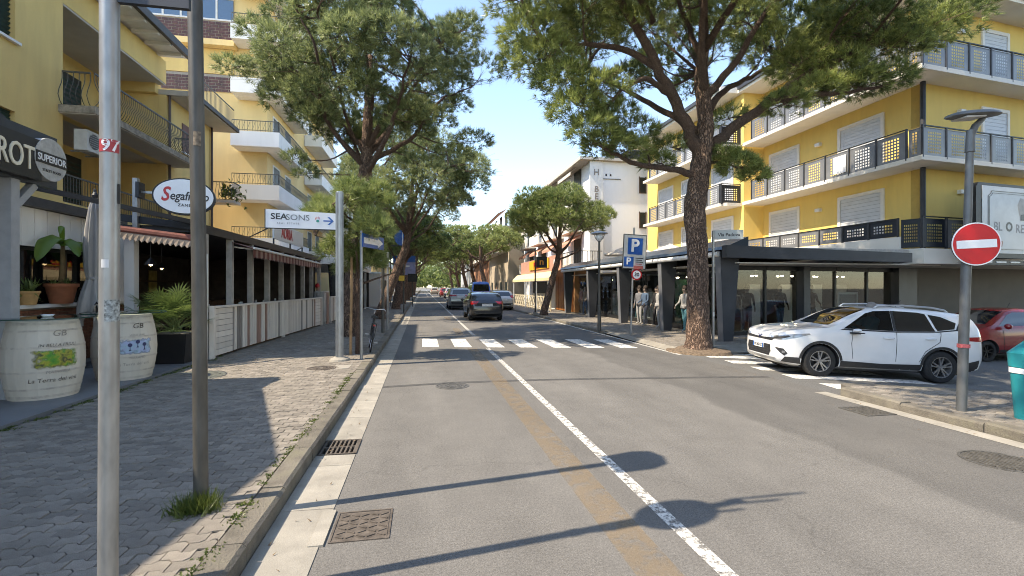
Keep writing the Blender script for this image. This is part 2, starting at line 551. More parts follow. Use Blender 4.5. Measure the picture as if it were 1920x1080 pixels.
def in_view(x, y, z):
    s_, c_ = math.sin(math.atan2(168, 900)), math.cos(math.atan2(168, 900))
    zc = x * s_ + y * c_
    if zc < .5: return None
    px = 960 + 900 * (x * c_ - y * s_) / zc; py = 542 - 900 * (z - EYE) / zc
    return zc if -60 < px < 1980 and -60 < py < 1140 else None

PA, PB = .1768, .112
def wave(x):
    t = (x / PA) % 1.0
    k = [(0, 0), (.33, 0), (.5, .26), (.83, .26), (1.0, 0)]
    for (a, va), (c, vc) in zip(k, k[1:]):
        if t <= c: return PB * (va + (vc - va) * (t - a) / (c - a))
def paver_outline(odd):
    g = .0028
    s0 = (PA / 2 if odd else 0)
    ks = [0, .33, .5, .83, 1.0]
    xs = sorted(set([0.0, PA] + [((k * PA - s0) % PA) for k in ks if 1e-4 < ((k * PA - s0) % PA) < PA - 1e-4]))
    low = [(min(max(x, g), PA - g), wave(x + s0) + g) for x in xs]
    up = [(min(max(x, g), PA - g), wave(x + s0) + PB - g) for x in reversed(xs)]
    return low + up
PO = [paver_outline(0), paver_outline(1)]
def paver_mesh(k):
    b = MB(); n = len(PO[k])
    cx, cy = PA / 2, PB / 2
    top = [((x - cx) * .982 + cx, (y - cy) * .97 + cy, .0) for x, y in PO[k]]
    mid = [(x, y, -.006) for x, y in PO[k]]
    low = [(x, y, -.032) for x, y in PO[k]]
    b.add(top + mid + low, [tuple(range(n))] + [(i, n + i, n + (i + 1) % n, (i + 1) % n) for i in range(n)] + [(n + i, 2 * n + i, 2 * n + (i + 1) % n, n + (i + 1) % n) for i in range(n)])
    return b.mesh('paver', m_paver, fix=False)
PM = [paver_mesh(0), paver_mesh(1)]
def lay_pavers(parent, x0, x1, y0, y1, top, ok=None, single=300):
    cells = []
    for j in range(int((y1 - y0) / PB)):
        for i in range(-1, int((x1 - x0) / PA) + 1):
            x = x0 + i * PA + (PA / 2 if j % 2 else 0); y = y0 + j * PB
            if x < x0 - .01 or x + PA > x1 + .01: continue
            if ok and not ok(x + PA / 2, y + PB / 2): continue
            cells.append((x, y, j % 2, 1.0))
        if j % 2:
            for x in (x0, x0 + int((x1 - x0) / PA + .02) * PA - PA / 2):
                if not ok or ok(x + PA / 4, y0 + (j + .5) * PB): cells.append((x, y0 + j * PB, 0 if x > x0 + .1 else 1, .5))
    near = sorted((in_view(x + .1, y + .07, .15), x, y, o, w) for x, y, o, w in cells if in_view(x + .1, y + .07, .15))
    near = near[:single]
    chosen = set((x, y) for _, x, y, _, _ in near)
    for _, x, y, o, w in near:
        link('paver', PM[o], parent, (x, y, top(x, y) + random.uniform(-.004, .002)), (random.uniform(-.014, .014), random.uniform(-.01, .01), random.uniform(-.004, .004)), (w, 1, 1))
    b = MB()
    base = [[v.co.copy() for v in PM[k].vertices] for k in (0, 1)]
    faces = [[tuple(p.vertices) for p in PM[k].polygons] for k in (0, 1)]
    for x, y, o, w in cells:
        if (x, y) in chosen: continue
        z = top(x, y) + random.uniform(-.004, .002); tx = random.uniform(-.018, .018); ty = random.uniform(-.012, .012)
        b.add([(x + v.x * w, y + v.y, z + v.z + tx * v.y + ty * v.x) for v in base[o]], faces[o])
    o = b.build('pavers_beyond', m_paver, parent, fix=False); o['kind'] = 'stuff'
lay_pavers(pav_l, -4.88, -1.345, 1.4, 34.0, lambda x, y: .15)

def stone_row(struct, m, x0, x1, y0, y1, z0, z1, L, jit, n_single, name, chamfer=.025, dirx=1):
    y = y0; k = 0
    rest = MB()
    while y < y1:
        ln = L * random.uniform(.9, 1.1) if L else y1 - y0
        b = MB(); g = .006
        a, c = x0 + random.uniform(-jit, jit), x1 + random.uniform(-jit, jit)
        t = z1 + random.uniform(-jit, jit)
        if dirx > 0: prof = [(a, z0), (c, z0), (c, t - chamfer), (c - chamfer, t), (a, t)]
        else: prof = [(a, z0), (c, z0), (c, t), (a + chamfer, t), (a, t - chamfer)]
        tgt = b if k < n_single else rest
        # a chip here and there along the front arris
        tgt.prism(prof, (0, y + g, 0), (1, 0, 0), (0, 0, 1), (random.uniform(-jit, jit) * .5, ln - 2 * g, random.uniform(-jit, jit)))
        if k < n_single: b.build(name, m, struct)
        y += ln; k += 1
    if rest.v:
        o = rest.build(name + 's_beyond', m, struct); o['kind'] = 'stuff'
kerb_l = part(None, 'kerb_left', m_sand, lambda b: b.bb(-1.335, -1.16, -8, 300, -.3, .1)); kerb_l['kind'] = 'structure'
stone_row(kerb_l, m_kerb, -1.338, -1.142, .5, 120, -.05, .152, 1.0, .008, 45, 'kerb_stone')
gut = part(None, 'gutter', m_sand, lambda b: (b.bb(-1.142, -.731, -8, 5.53, -.2, .004), b.bb(-1.142, -.731, 6.05, 300, -.2, .004))); gut['kind'] = 'structure'
def gutter_row():
    y = .6; k = 0; rest = MB()
    while y < 120:
        ln = random.choice((1.0, 1.0, 1.6))
        if y < 6.05 < y + ln + .0 or (5.5 < y < 6.05):
            y0_, y1_ = y, y + ln
            if y < 5.52: y1_ = 5.52; ln = y1_ - y
            else: y = 6.06; continue
        b = MB() if k < 40 else rest
        b.prism([(-1.14, -.1), (-.724, -.1), (-.724, .007), (-1.14, .013)], (0, y + .004, 0), (1, 0, 0), (0, 0, 1), (0, ln - .008, 0))
        if k < 40: b.build('gutter_slab', m_gutter, gut)
        y += ln; k += 1
        if 5.5 < y < 6.0: y = 6.06
    o = rest.build('gutter_slabs_beyond', m_gutter, gut); o['kind'] = 'stuff'
gutter_row()

# right-hand pavements: by the no-entry sign, and beyond the side street
pav_rn = part(None, 'pavement_corner', m_sand, lambda b: b.prism([(7.18, -8), (7.18, 7.0), (7.6, 7.35), (9.6, 6.3), (14.5, 4.2), (16, -8)], (0, 0, -.4), (1, 0, 0), (0, 1, 0), (0, 0, .49))); pav_rn['kind'] = 'structure'
def corner_ok(x, y):
    if x < 7.2: return False
    lim = 7.1 + (x - 7.18) * .7 if x < 7.6 else 7.3 - (x - 7.6) * .525 if x < 9.6 else 6.25 - (x - 9.6) * .43
    return y < lim - .1
lay_pavers(pav_rn, 7.2, 13.0, 2.6, 7.3, lambda x, y: .12, corner_ok, 200)
kerb_rn = part(None, 'kerb_corner', m_sand, lambda b: b.bb(7.03, 7.17, -8, 7.0, -.3, .08)); kerb_rn['kind'] = 'structure'
stone_row(kerb_rn, m_kerb, 7.0, 7.19, 1.0, 6.6, -.05, .123, 1.0, .010, 20, 'kerb_stone', dirx=-1)
ks = MB(); ks.prism([(7.0, 6.65), (7.19, 6.65), (7.6, 7.25), (9.6, 6.2), (9.62, 6.36), (7.58, 7.46), (7.42, 7.42)], (0, 0, -.2), (1, 0, 0), (0, 1, 0), (0, 0, .305)); ks.build('corner_kerb_stone', m_kerb, kerb_rn)

pav_rf = part(None, 'pavement_right', m_sand, lambda b: b.prism([(7.17, 12.9), (30, 12.9), (30, 300), (7.17, 300)], (0, 0, -.4), (1, 0, 0), (0, 1, 0), (0, 0, .486))); pav_rf['kind'] = 'structure'
part(pav_rf, 'far_surface', MATS['far_paving'], lambda b: b.bb(7.2, 9.9, 30, 299, .087, .115))
lay_pavers(pav_rf, 7.2, 10.7, 13.0, 30.0, lambda x, y: .115, None, 120)
kerb_rf = part(None, 'kerb_right', m_sand, lambda b: b.bb(7.03, 7.165, 17.6, 300, -.3, .08)); kerb_rf['kind'] = 'structure'
stone_row(kerb_rf, m_kerb, 7.0, 7.18, 17.8, 120, -.05, .12, 1.0, .008, 30, 'kerb_stone', dirx=-1)
ramp = part(None, 'kerb_ramp', mat('ramp_concrete', (.30, .275, .23), .9, var=.15, scale=3, bump=.3, fine=.3, grime=(.17, .15, .11), gscale=2),
            lambda b: b.add([(6.98, 12.2, .008), (7.2, 12.2, .02), (7.2, 12.9, .116), (7.2, 17.8, .117), (6.98, 17.8, .06), (6.98, 13.5, .012)], [(0, 1, 2, 5), (5, 2, 3, 4)]))
ramp['kind'] = 'structure'
part(ramp, 'apron', MATS['ramp_concrete'], lambda b: b.add([(7.2, 12.3, .0), (30, 12.4, -.36), (30, 13.0, .117), (7.2, 13.0, .117)], [(0, 1, 2, 3)]))

# ---------------------------------------------------------------- ironwork in the road
def grate():
    t = thing('storm_drain_grate', 'rusty slotted iron storm drain grate set in the gutter by the kerb', 'drain grate', (-.87, 5.78, 0))
    part(t, 'pit', m_black, lambda b: b.bb(-1.12, -.72, 5.535, 6.045, -.24, -.22))
    f = MB()
    for a in (5.54, 6.02): f.bb(-1.12, -.72, a, a + .025, -.22, .014)
    for a in (-1.12, -.745): f.bb(a, a + .025, 5.565, 6.02, -.22, .014)
    f.build('frame', m_rust, t)
    for i in range(7):
        x = -1.055 + i * .0485
        part(t, 'bar', m_rust, lambda b: b.bb(x, x + .02, 5.565, 6.02, -.03, .013))
    for y in (5.78,): part(t, 'cross_bar', m_rust, lambda b: b.bb(-1.095, -.745, y, y + .024, -.028, .012))
grate()

def square_cover():
    t = thing('square_manhole_cover', 'square iron utility cover with raised zigzag relief beside the gutter', 'manhole cover', (-.45, 3.88, 0))
    part(t, 'frame', m_rust, lambda b: (b.bb(-.67, -.655, 3.635, 4.115, -.05, .008), b.bb(-.255, -.24, 3.635, 4.115, -.05, .008), b.bb(-.655, -.255, 3.635, 3.65, -.05, .008), b.bb(-.655, -.255, 4.1, 4.115, -.05, .008)))
    part(t, 'plate', m_rust, lambda b: b.bb(-.65, -.26, 3.655, 4.095, -.05, .004))
    r = MB()
    for i in range(6):
        y = 3.7 + i * .066
        for s_ in range(5):
            x = -.63 + s_ * .075
            d = .03 if (s_ + i) % 2 else -.03
            r.bar((x, y - d / 2, .006), (x + .055, y + d / 2, .006), .012, .01)
    r.build('relief', m_rust, t)
    part(t, 'concrete_patch', m_gutter, lambda b: b.bb(-.80, -.695, 3.6, 4.15, -.05, .016))
square_cover()

def round_cover(x, y, z, r, m, label, ribs='rings', group=None):
    t = thing('manhole_cover', label, 'manhole cover', (x, y, z), group, local=True)
    part(t, 'frame_ring', m, lambda b: b.lathe([(r * .93, -.05), (r * .93, .007), (r, .007), (r, -.05)], 28, close=True))
    part(t, 'plate', m, lambda b: b.lathe([(r * .91, -.05), (r * .91, .003), (0, .003)], 28))
    rel = MB()
    if ribs == 'rings':
        for q in (.75, .5, .25): rel.lathe([(r * q - .012, .0), (r * q - .012, .009), (r * q + .012, .009), (r * q + .012, .0)], 24, close=True)
        for k in range(10):
            a = k * math.pi / 5; rel.bar((r * .3 * math.cos(a), r * .3 * math.sin(a), .006), (r * .85 * math.cos(a), r * .85 * math.sin(a), .006), .014, .008)
    else:
        for k in range(-5, 6):
            h = math.sqrt(max(0, (r * .85) ** 2 - (k * r * .15) ** 2))
            if h > .03: rel.bar((k * r * .15, -h, .006), (k * r * .15, h, .006), r * .06, .012)
    rel.build('relief', m, t)
round_cover(.55, 9.02, 0, .31, mat('worn_iron', (.13, .125, .115), .6, .3, var=.25, scale=15), 'round worn iron manhole cover flush in the left lane')
round_cover(-2.08, 10.62, .146, .29, m_rust, 'round rust brown manhole cover in the brick pavement')
part(pav_l, 'cement_patch', m_gutter, lambda b: b.prism([(-1.8, 10.35), (-1.52, 10.5), (-1.5, 10.95), (-1.85, 10.9), (-1.72, 10.62)], (0, 0, .13), (1, 0, 0), (0, 1, 0), (0, 0, .024)))
round_cover(6.02, 4.06, 0, .33, m_iron, 'round ribbed iron grating in the asphalt by the right kerb', 'bars')
def gully():
    t = thing('gully_grate', 'rectangular iron gully grate against the kerb near the no entry sign', 'drain grate', (6.5, 6.05, 0))
    part(t, 'frame', m_iron, lambda b: (b.bb(6.25, 6.29, 5.8, 6.3, -.05, .01), b.bb(6.71, 6.75, 5.8, 6.3, -.05, .01), b.bb(6.29, 6.71, 5.8, 5.84, -.05, .01), b.bb(6.29, 6.71, 6.26, 6.3, -.05, .01)))
    part(t, 'pit', m_black, lambda b: b.bb(6.29, 6.71, 5.84, 6.26, -.05, -.001 + .002))
    for k in range(8):
        part(t, 'bar', m_iron, lambda b: b.bb(6.30 + k * .052, 6.325 + k * .052, 5.84, 6.26, -.03, .009))
gully()

# ================================================================ LEFT SIDE: BUILDINGS
m_yell = mat('yellow_plaster', (.76, .55, .21), .9, var=.07, scale=1.2, bump=.15, bscale=60, fine=.06, grime=(.60, .42, .17), gscale=1.60, gamt=.45, stretch=(1, 1, .22))
m_yell2 = mat('pale_yellow_plaster', (.74, .56, .26), .9, var=.06, scale=.8, bump=.12, bscale=60, grime=(.56, .42, .20), gscale=1.12, gamt=.4, stretch=(1, 1, .22))
m_soffit = mat('soffit_plaster', (.50, .46, .40), .9, var=.06, scale=1.0)
m_green = mat('green_shutter', (.018, .05, .045), .55, var=.15, scale=5)
m_greydoor = mat('dark_door', (.02, .026, .024), .5, var=.1)
m_wiron = mat('wrought_iron', (.10, .095, .085), .6, .2, var=.25, scale=12)
m_brown = mat('brown_pipe', (.085, .05, .038), .5, .1, var=.1)
m_white2 = mat('white_render', (.76, .75, .72), .85, var=.04, scale=.9, bump=.1, bscale=50, grime=(.6, .58, .54), gscale=1.44, gamt=.45, stretch=(1, 1, .22))
m_brick = mat('red_brick', (.20, .085, .05), .85, var=.2, scale=9, bump=.3, bscale=70, rand=.18)
m_mortar = mat('mortar', (.34, .30, .25), .95, var=.1)
m_glass = glass_mat('window_glass', (.55, .62, .62), .25)
m_dglass = glass_mat('dark_window_glass', (.30, .34, .34), .45)
m_bluegl = mat('sky_glass', (.05, .10, .17), .06, .0, var=.0, spec=.9, coat=1.0)
m_alu = mat('aluminium', (.52, .53, .54), .35, .6, var=.08, scale=6)
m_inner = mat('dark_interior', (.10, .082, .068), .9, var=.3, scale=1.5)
m_wood = mat('dark_wood', (.09, .048, .024), .6, var=.3, scale=5, stretch=(1, 1, .2))

def walls_with_holes(b, u0, u1, z0, z1, holes, place):
    """wall rectangle less rectangles; place(u, z) for both skins gives box pieces via place(u0,u1,z0,z1)"""
    us = sorted(set([u0, u1] + [h[0] for h in holes] + [h[1] for h in holes]))
    zs = sorted(set([z0, z1] + [h[2] for h in holes] + [h[3] for h in holes]))
    for a, c in zip(us, us[1:]):
        run = None
        for d, e in zip(zs, zs[1:]):
            mu, mz = (a + c) / 2, (d + e) / 2
            hole = any(h[0] < mu < h[1] and h[2] < mz < h[3] for h in holes)
            if hole:
                if run: place(a, c, *run)
                run = None
            else:
                run = (run[0], e) if run else (d, e)
        if run: place(a, c, *run)

def baluster_mesh(h, belly, m, r=.011):
    b = MB()
    b.tube([(0, 0, 0), (belly * .55, 0, h * .10), (belly, 0, h * .27), (belly * .75, 0, h * .45), (belly * .2, 0, h * .66), (0, 0, h * .82), (0, 0, h)], r, 5)
    return b.mesh('baluster', m)

def rail_run(parent, p0, p1, z, h, step, me, m, out, post_every=None):
    """handrail with balusters from p0 to p1 (x, y)"""
    p0 = Vector((*p0, 0)); p1 = Vector((*p1, 0)); d = p1 - p0; L = d.length
    rl = part(parent, 'handrail', m, lambda b: (b.bar(p0 + Vector((0, 0, z + h)), p1 + Vector((0, 0, z + h)), .035, .05), b.bar(p0 + Vector((0, 0, z + .03)), p1 + Vector((0, 0, z + .03)), .03, .025)))
    n = max(1, int(L / step))
    for i in range(n + 1):
        p = p0 + d * (i / n)
        link('baluster', me, parent, (p.x, p.y, z + .03), (0, 0, out))
    return rl

# ---- apartment house with the loggias
def house_a():
    X, XB = -10.75, -12.95
    t = thing('apartment_house', 'yellow apartment house with deep loggias and wrought iron balcony behind the cafe terrace', 'house', (X, 20, .19))
    b = MB()
    holes = [(16.86, 22.85, 7.32, 10.5), (16.86, 22.85, 4.45, 7.08), (13.6, 15.12, 8.45, 10.2), (13.6, 15.12, 5.3, 6.55), (24.15, 25.1, 8.0, 9.3)]
    walls_with_holes(b, 11.4, 27.3, .19, 11.45, [h for h in holes if h[1] < 22.9] , lambda a, c, d, e: b.bb(X - .3, X, a, c, d, e) if a < 22.84 else b.bb(X - .3, X, a, c, d, min(e, 10.05)))
    b.bb(X - 9, X - .3, 11.4, 11.7, .19, 11.45); b.bb(X - 9, X - .3, 27.0, 27.3, .19, 10.05); b.bb(X - 9, X - .3, 22.6, 22.85, 10.05, 11.45)
    b.build('wall', m_yell, t)
    part(t, 'loggia_wall', m_yell, lambda b: (b.bb(XB - .2, XB, 16.7, 23.0, 4.3, 10.6), b.bb(XB, X - .31, 16.66, 16.84, 4.3, 10.6), b.bb(XB, X - .31, 22.86, 23.05, 4.3, 10.6)))
    part(t, 'loggia_ceiling', m_soffit, lambda b: b.bb(XB, X - .02, 16.87, 22.84, 10.44, 10.62)); part(t, 'loggia_floor', m_soffit, lambda b: b.bb(XB, X - .02, 16.87, 22.84, 4.25, 4.43))
    slab = part(t, 'balcony_slab', m_soffit, lambda b: (b.bb(XB, X, 16.87, 22.84, 7.09, 7.31), b.bb(X, X + .95, 16.7, 23.5, 7.09, 7.31)))
    part(t, 'balcony_edge', mat('stained_concrete', (.34, .29, .22), .9, var=.3, scale=7, grime=(.09, .08, .06), gscale=3, gamt=.8), lambda b: (b.bb(X + .95, X + .99, 16.68, 23.52, 7.12, 7.34), b.bb(X, X + .95, 16.66, 16.7, 7.12, 7.34), b.bb(X, X + .95, 23.5, 23.54, 7.12, 7.34)))
    me = baluster_mesh(1.0, .17, m_wiron)
    rail_run(t, (X + .9, 16.75), (X + .9, 23.45), 7.32, 1.05, .125, me, m_wiron, 0)
    rail_run(t, (X + .05, 16.75), (X + .8, 16.75), 7.32, 1.05, .14, me, m_wiron, -math.pi / 2)
    rail_run(t, (X + .05, 23.45), (X + .8, 23.45), 7.32, 1.05, .14, me, m_wiron, math.pi / 2)
    ms = baluster_mesh(.85, 0.0, m_wiron)
    rail_run(t, (X - .15, 16.9), (X - .15, 22.8), 4.45, .9, .13, ms, m_wiron, 0)
    # openings in the loggias
    for z0, z1 in ((7.32, 9.75), (4.45, 6.75)):
        for y0, y1 in ((17.2, 18.6), (20.0, 21.2)):
            d = part(t, 'balcony_door', m_greydoor, lambda b: b.bb(XB - .05, XB + .05, y0, y1, z0, z1))
            for k in range(12): part(d, 'slat', m_green, lambda b: b.box((XB + .065, (y0 + y1) / 2, z0 + .15 + k * (z1 - z0 - .25) / 12), (.02, y1 - y0 - .12, .07), ry=.5))
    # shuttered windows
    for y0, y1, z0, z1 in ((13.6, 15.12, 8.45, 10.2), (13.6, 15.12, 5.3, 6.55)):
        w = part(t, 'window', m_greydoor, lambda b: b.bb(X - .22, X - .18, y0, y1, z0, z1))
        for k in range(14):
            zz = z0 + (k + .5) * (z1 - z0) / 14
            part(w, 'shutter_slat', m_green, lambda b: b.box((X - .13, (y0 + y1) / 2, zz), (.03, y1 - y0 - .04, .10), ry=.6))
        part(w, 'sill', m_white, lambda b: b.bb(X - .16, X + .1, y0 - .08, y1 + .08, z0 - .09, z0 - .02))
    w = part(t, 'window', mat('red_brown_shutter', (.15, .06, .04), .6, var=.1), lambda b: b.bb(X - .1, X + .03, 24.2, 25.05, 8.0, 9.3))
    part(w, 'sill', m_white, lambda b: b.bb(X + .031, X + .12, 24.1, 25.15, 7.93, 7.99))
    # roofs
    roof = part(t, 'roof', mat('roof_edge', (.05, .045, .045), .6, var=.2), lambda b: (b.bb(X - 9.2, X + 1.02, 11.0, 22.65, 11.62, 11.76), b.bb(X + .95, X + 1.1, 11.0, 22.65, 11.5, 11.8)))
    part(roof, 'eave_boarding', m_white, lambda b: b.bb(X - .3, X + .94, 11.0, 22.6, 11.55, 11.615))
    for k in range(13):
        part(roof, 'rafter_end', m_white, lambda b: b.bb(X + .01, X + .92, 11.3 + k * .9, 11.44 + k * .9, 11.42, 11.55))
    ter = part(t, 'roof_terrace', m_soffit, lambda b: b.bb(X - 9, X + 1.0, 22.86, 27.9, 10.06, 10.28))
    part(ter, 'gutter', MATS['roof_edge'], lambda b: (b.bb(X + 1.0, X + 1.1, 22.7, 28.0, 10.1, 10.3), b.bb(X - 4, X + 1.0, 27.9, 28.0, 10.1, 10.3)))
    rail_run(t, (X + .9, 22.9), (X + .9, 27.8), 10.28, .95, .14, ms, m_wiron, 0)
    for y in (22.95, 27.15):
        part(t, 'drainpipe', m_brown, lambda b: b.tube([(X + .09, y, .2), (X + .09, y, 10.05)], .055, 8))
    return t
house_a()

ac = thing('air_conditioner', 'white air conditioner unit hung under the wrought iron balcony', 'air conditioner', (-10.6, 17.5, 6.1), local=True)
m_acw = mat('ac_white', (.55, .54, .5), .5, var=.08)
part(ac, 'casing', m_acw, lambda b: b.box((.2, 0, .32), (.36, .9, .64)))
part(ac, 'fan_ring', mat('ac_dark', (.06, .06, .06), .6), lambda b: b.add(*(lambda q: (q.v, q.f))(MB().tube([(.382, -.12, .33), (.392, -.12, .33)], .24, 20))))
for k in range(6): part(ac, 'fan_grille_bar', m_acw, lambda b: b.box((.397, -.12, .16 + k * .068), (.006, .44, .012)))
part(ac, 'bracket', m_galv, lambda b: (b.bb(-.14, .4, -.35, -.31, -.04, 0), b.bb(-.14, .4, .31, .35, -.04, 0)))

# ---- tower block with white balconies
def tower():
    t = thing('apartment_tower', 'tall pale yellow apartment tower with white balconies and brown tiled bands', 'building', (-14, 36, .15))
    part(t, 'wall', m_yell2, lambda b: b.bb(-26, -9.0, 30.5, 52, .15, 21))
    for k in range(6):
        z = 3.78 + k * 3.0
        bal = part(t, 'balcony', m_white2, lambda b: (b.bb(-10.55, -8.0, 29.25, 30.48, z, z + .2), b.bb(-8.98, -8.0, 30.48, 36.5, z, z + .2),
             b.bb(-10.55, -8.0, 29.25, 29.37, z + .2, z + .84), b.bb(-8.12, -8.0, 29.37, 36.5, z + .2, z + .84), b.bb(-10.55, -10.43, 29.37, 30.48, z + .2, z + .84), b.bb(-8.98, -8.12, 36.38, 36.5, z + .2, z + .84)))
        r_ = MB()
        for a, c in (((-10.5, 29.3), (-8.06, 29.3)), ((-8.06, 29.3), (-8.06, 36.45))):
            A = Vector((*a, 0)); C = Vector((*c, 0)); n = int((C - A).length / .13)
            r_.bar(A + Vector((0, 0, z + 1.45)), C + Vector((0, 0, z + 1.45)), .04); r_.bar(A + Vector((0, 0, z + .92)), C + Vector((0, 0, z + .92)), .025)
            for i in range(n + 1):
                p = A + (C - A) * i / n
                q = A + (C - A) * min(n, i + 1) / n
                r_.bar(p + Vector((0, 0, z + .84)), p + Vector((0, 0, z + 1.45)), .014)
                if i % 2 == 0: r_.bar(p + Vector((0, 0, z + .95)), q + Vector((0, 0, z + 1.4)), .012)
        ro = r_.build('railing', m_wiron, bal, fix=False)
        b2 = part(t, 'balcony', m_white2, lambda b: (b.bb(-8.98, -7.7, 39.5, 46.5, z + .0, z + .2), b.bb(-7.82, -7.7, 39.5, 46.5, z + .2, z + .84), b.bb(-8.98, -7.82, 39.5, 39.62, z + .2, z + .84)))
        r2 = MB()
        r2.bar((-7.76, 39.5, z + 1.4), (-7.76, 46.4, z + 1.4), .05)
        for i in range(36): r2.bar((-7.76, 39.55 + i * .19, z + .84), (-7.76, 39.55 + i * .19, z + 1.4), .016)
        r2.build('railing', m_wiron, b2, fix=False)
        # door and windows on the street face
        for y0 in (31.6, 34.2, 40.6, 43.4):
            w = part(t, 'window', m_greydoor, lambda b: b.bb(-9.04, -8.985, y0, y0 + 1.3, z + .25, z + 2.45))
            part(w, 'frame', m_white, lambda b: (b.bb(-9.0, -8.96, y0 - .08, y0, z + .25, z + 2.53), b.bb(-9.0, -8.96, y0 + 1.3, y0 + 1.38, z + .25, z + 2.53), b.bb(-9.0, -8.96, y0, y0 + 1.3, z + 2.45, z + 2.53)))
    # end-wall loggias with tiled bands under big windows
    for z0, z1, win in ((16.0, 17.25, True), (13.15, 14.15, False)):
        band = part(t, 'tiled_band', m_mortar, lambda b: b.bb(-18.5, -10.75, 30.44, 30.52, z0, z1))
        bm_ = MB()
        for r__ in range(int((z1 - z0) / .17)):
            for c in range(22):
                x = -18.4 + c * .35 + (.17 if r__ % 2 else 0)
                if x < -10.95: bm_.bb(x, x + .31, 30.415, 30.45, z0 + .02 + r__ * .17, z0 + .155 + r__ * .17)
        o = bm_.build('tile_facing', mat('brown_tile', (.11, .04, .028), .4, var=.3, scale=3, rand=.0), band, fix=False); o['kind'] = 'stuff'
    for k in range(8):
        x = -18.2 + k * .93
        w = part(t, 'window', m_bluegl, lambda b: b.bb(x + .05, x + .88, 30.42, 30.5, 17.35, 20.0))
        part(w, 'frame', m_white, lambda b: (b.bb(x - .05, x + .045, 30.38, 30.5, 17.25, 20.1), b.bb(x + .045, x + .885, 30.38, 30.5, 17.25, 17.34), b.bb(x + .045, x + .885, 30.38, 30.5, 18.5, 18.56)))
    lo = part(t, 'loggia_recess', m_yell, lambda b: (b.bb(-18.4, -10.8, 30.40, 30.48, 14.17, 15.6)))
    part(t, 'floor_slab', m_yell2, lambda b: b.bb(-18.6, -10.6, 29.9, 30.48, 15.62, 15.95))
    part(t, 'roof', m_soffit, lambda b: b.bb(-26.5, -8.2, 29.6, 52.5, 21.0, 21.3))
    return t
tower()
# small balcony on the far side of the loggia house
def small_balcony():
    t = thing('flower_balcony', 'small dark iron balcony with plants on the yellow corner', 'balcony', (-10.3, 28.4, 6.6))
    part(t, 'slab', m_soffit, lambda b: b.bb(-11.2, -9.9, 27.95, 28.9, 6.35, 6.5))
    me = baluster_mesh(.9, .16, m_wiron, .012)
    rail_run(t, (-9.95, 28.0), (-9.95, 28.85), 6.5, .95, .14, me, m_wiron, 0)
    rail_run(t, (-11.1, 28.0), (-10.0, 28.0), 6.5, .95, .14, me, m_wiron, -math.pi / 2)
    v = RNG.normal(0, 1, (160, 3)) * np.array([.25, .12, .28]) + np.array([-10.2, 28.2, 6.9])
    verts = []; tris = []
    for p in v:
        a = RNG.normal(0, .09, (3, 3)); i = len(verts); verts += list(p + a); tris.append((i, i + 1, i + 2))
    link('plants', np_mesh('plants', verts, tris, m_grass, np.repeat(RNG.random(160), 3)), t)
small_balcony()

# ---- neighbouring shop whose sign hangs over the terrace (mostly outside the picture, its gable throws the shade on the pavement)
m_gsign = mat('slate_sign', (.035, .043, .055), .4, var=.2, scale=1.5)
m_bsign = mat('black_sign_board', (.012, .012, .012), .35, var=.1)
m_gold = mat('gold_letters', (.70, .50, .20), .35, .5, var=.1)
m_cream = mat('cream_letters', (.75, .70, .55), .5, var=.05)
def near_shop():
    t = thing('corner_cafe', 'grey cafe front with dark hanging fascia sign at the terrace edge', 'shop', (-7, 5, .19))
    part(t, 'wall', m_white2, lambda b: b.bb(-12.4, -7.8, -8, 8.0, .19, 4.1))
    part(t, 'gable_roof', m_dark, lambda b: b.prism([(9.2, 4.12), (9.2, 4.3), (8.5, 4.34), (4.3, 6.05), (-3, 4.4), (-3, 4.12)], (-6.1, 0, 0), (0, 1, 0), (0, 0, 1), (-5.5, 0, 0)))
    fas = part(t, 'fascia', m_gsign, lambda b: b.bb(-6.08, -5.95, -3, 9.2, 3.46, 4.3))
    brd = part(t, 'name_board', m_bsign, lambda b: b.bb(-5.94, -5.82, 2.5, 8.68, 3.5, 4.12))
    letters(t, 'lettering', 'BISTROT', .50, m_cream, (-5.815, 8.53, 3.78), (0, 1, 0), (0, 0, 1), bold=.004, extrude=.012, sx=.66, align='RIGHT')
    disc = part(t, 'round_badge', mat('badge_grey', (.42, .42, .40), .5, var=.15, scale=9), lambda b: b.tube([(-5.945, 8.87, 3.87), (-5.81, 8.87, 3.87)], .335, 32))
    part(disc, 'badge_band', m_bsign, lambda b: b.bb(-5.809, -5.803, 8.55, 9.19, 3.78, 3.96))
    letters(t, 'lettering', 'SUPERIOR', .155, m_signw, (-5.799, 8.87, 3.865), (0, 1, 0), (0, 0, 1), bold=.012, extrude=.003, sx=.86)
    letters(t, 'lettering', 'STREET FOOD', .06, m_signblack, (-5.806, 8.87, 3.68), (0, 1, 0), (0, 0, 1), extrude=.002)
    m_gp = mat('grey_post', (.33, .34, .35), .5, var=.08)
    part(t, 'post', m_gp, lambda b: b.bb(-6.1, -5.95, 8.3, 8.45, .19, 3.46)); part(t, 'post', m_gp, lambda b: b.bb(-6.1, -5.95, 2.3, 2.45, .19, 3.46)); part(t, 'brace', m_gp, lambda b: b.bar((-6.02, 8.42, 3.05), (-6.02, 8.8, 3.45), .1))
    return t
near_shop()

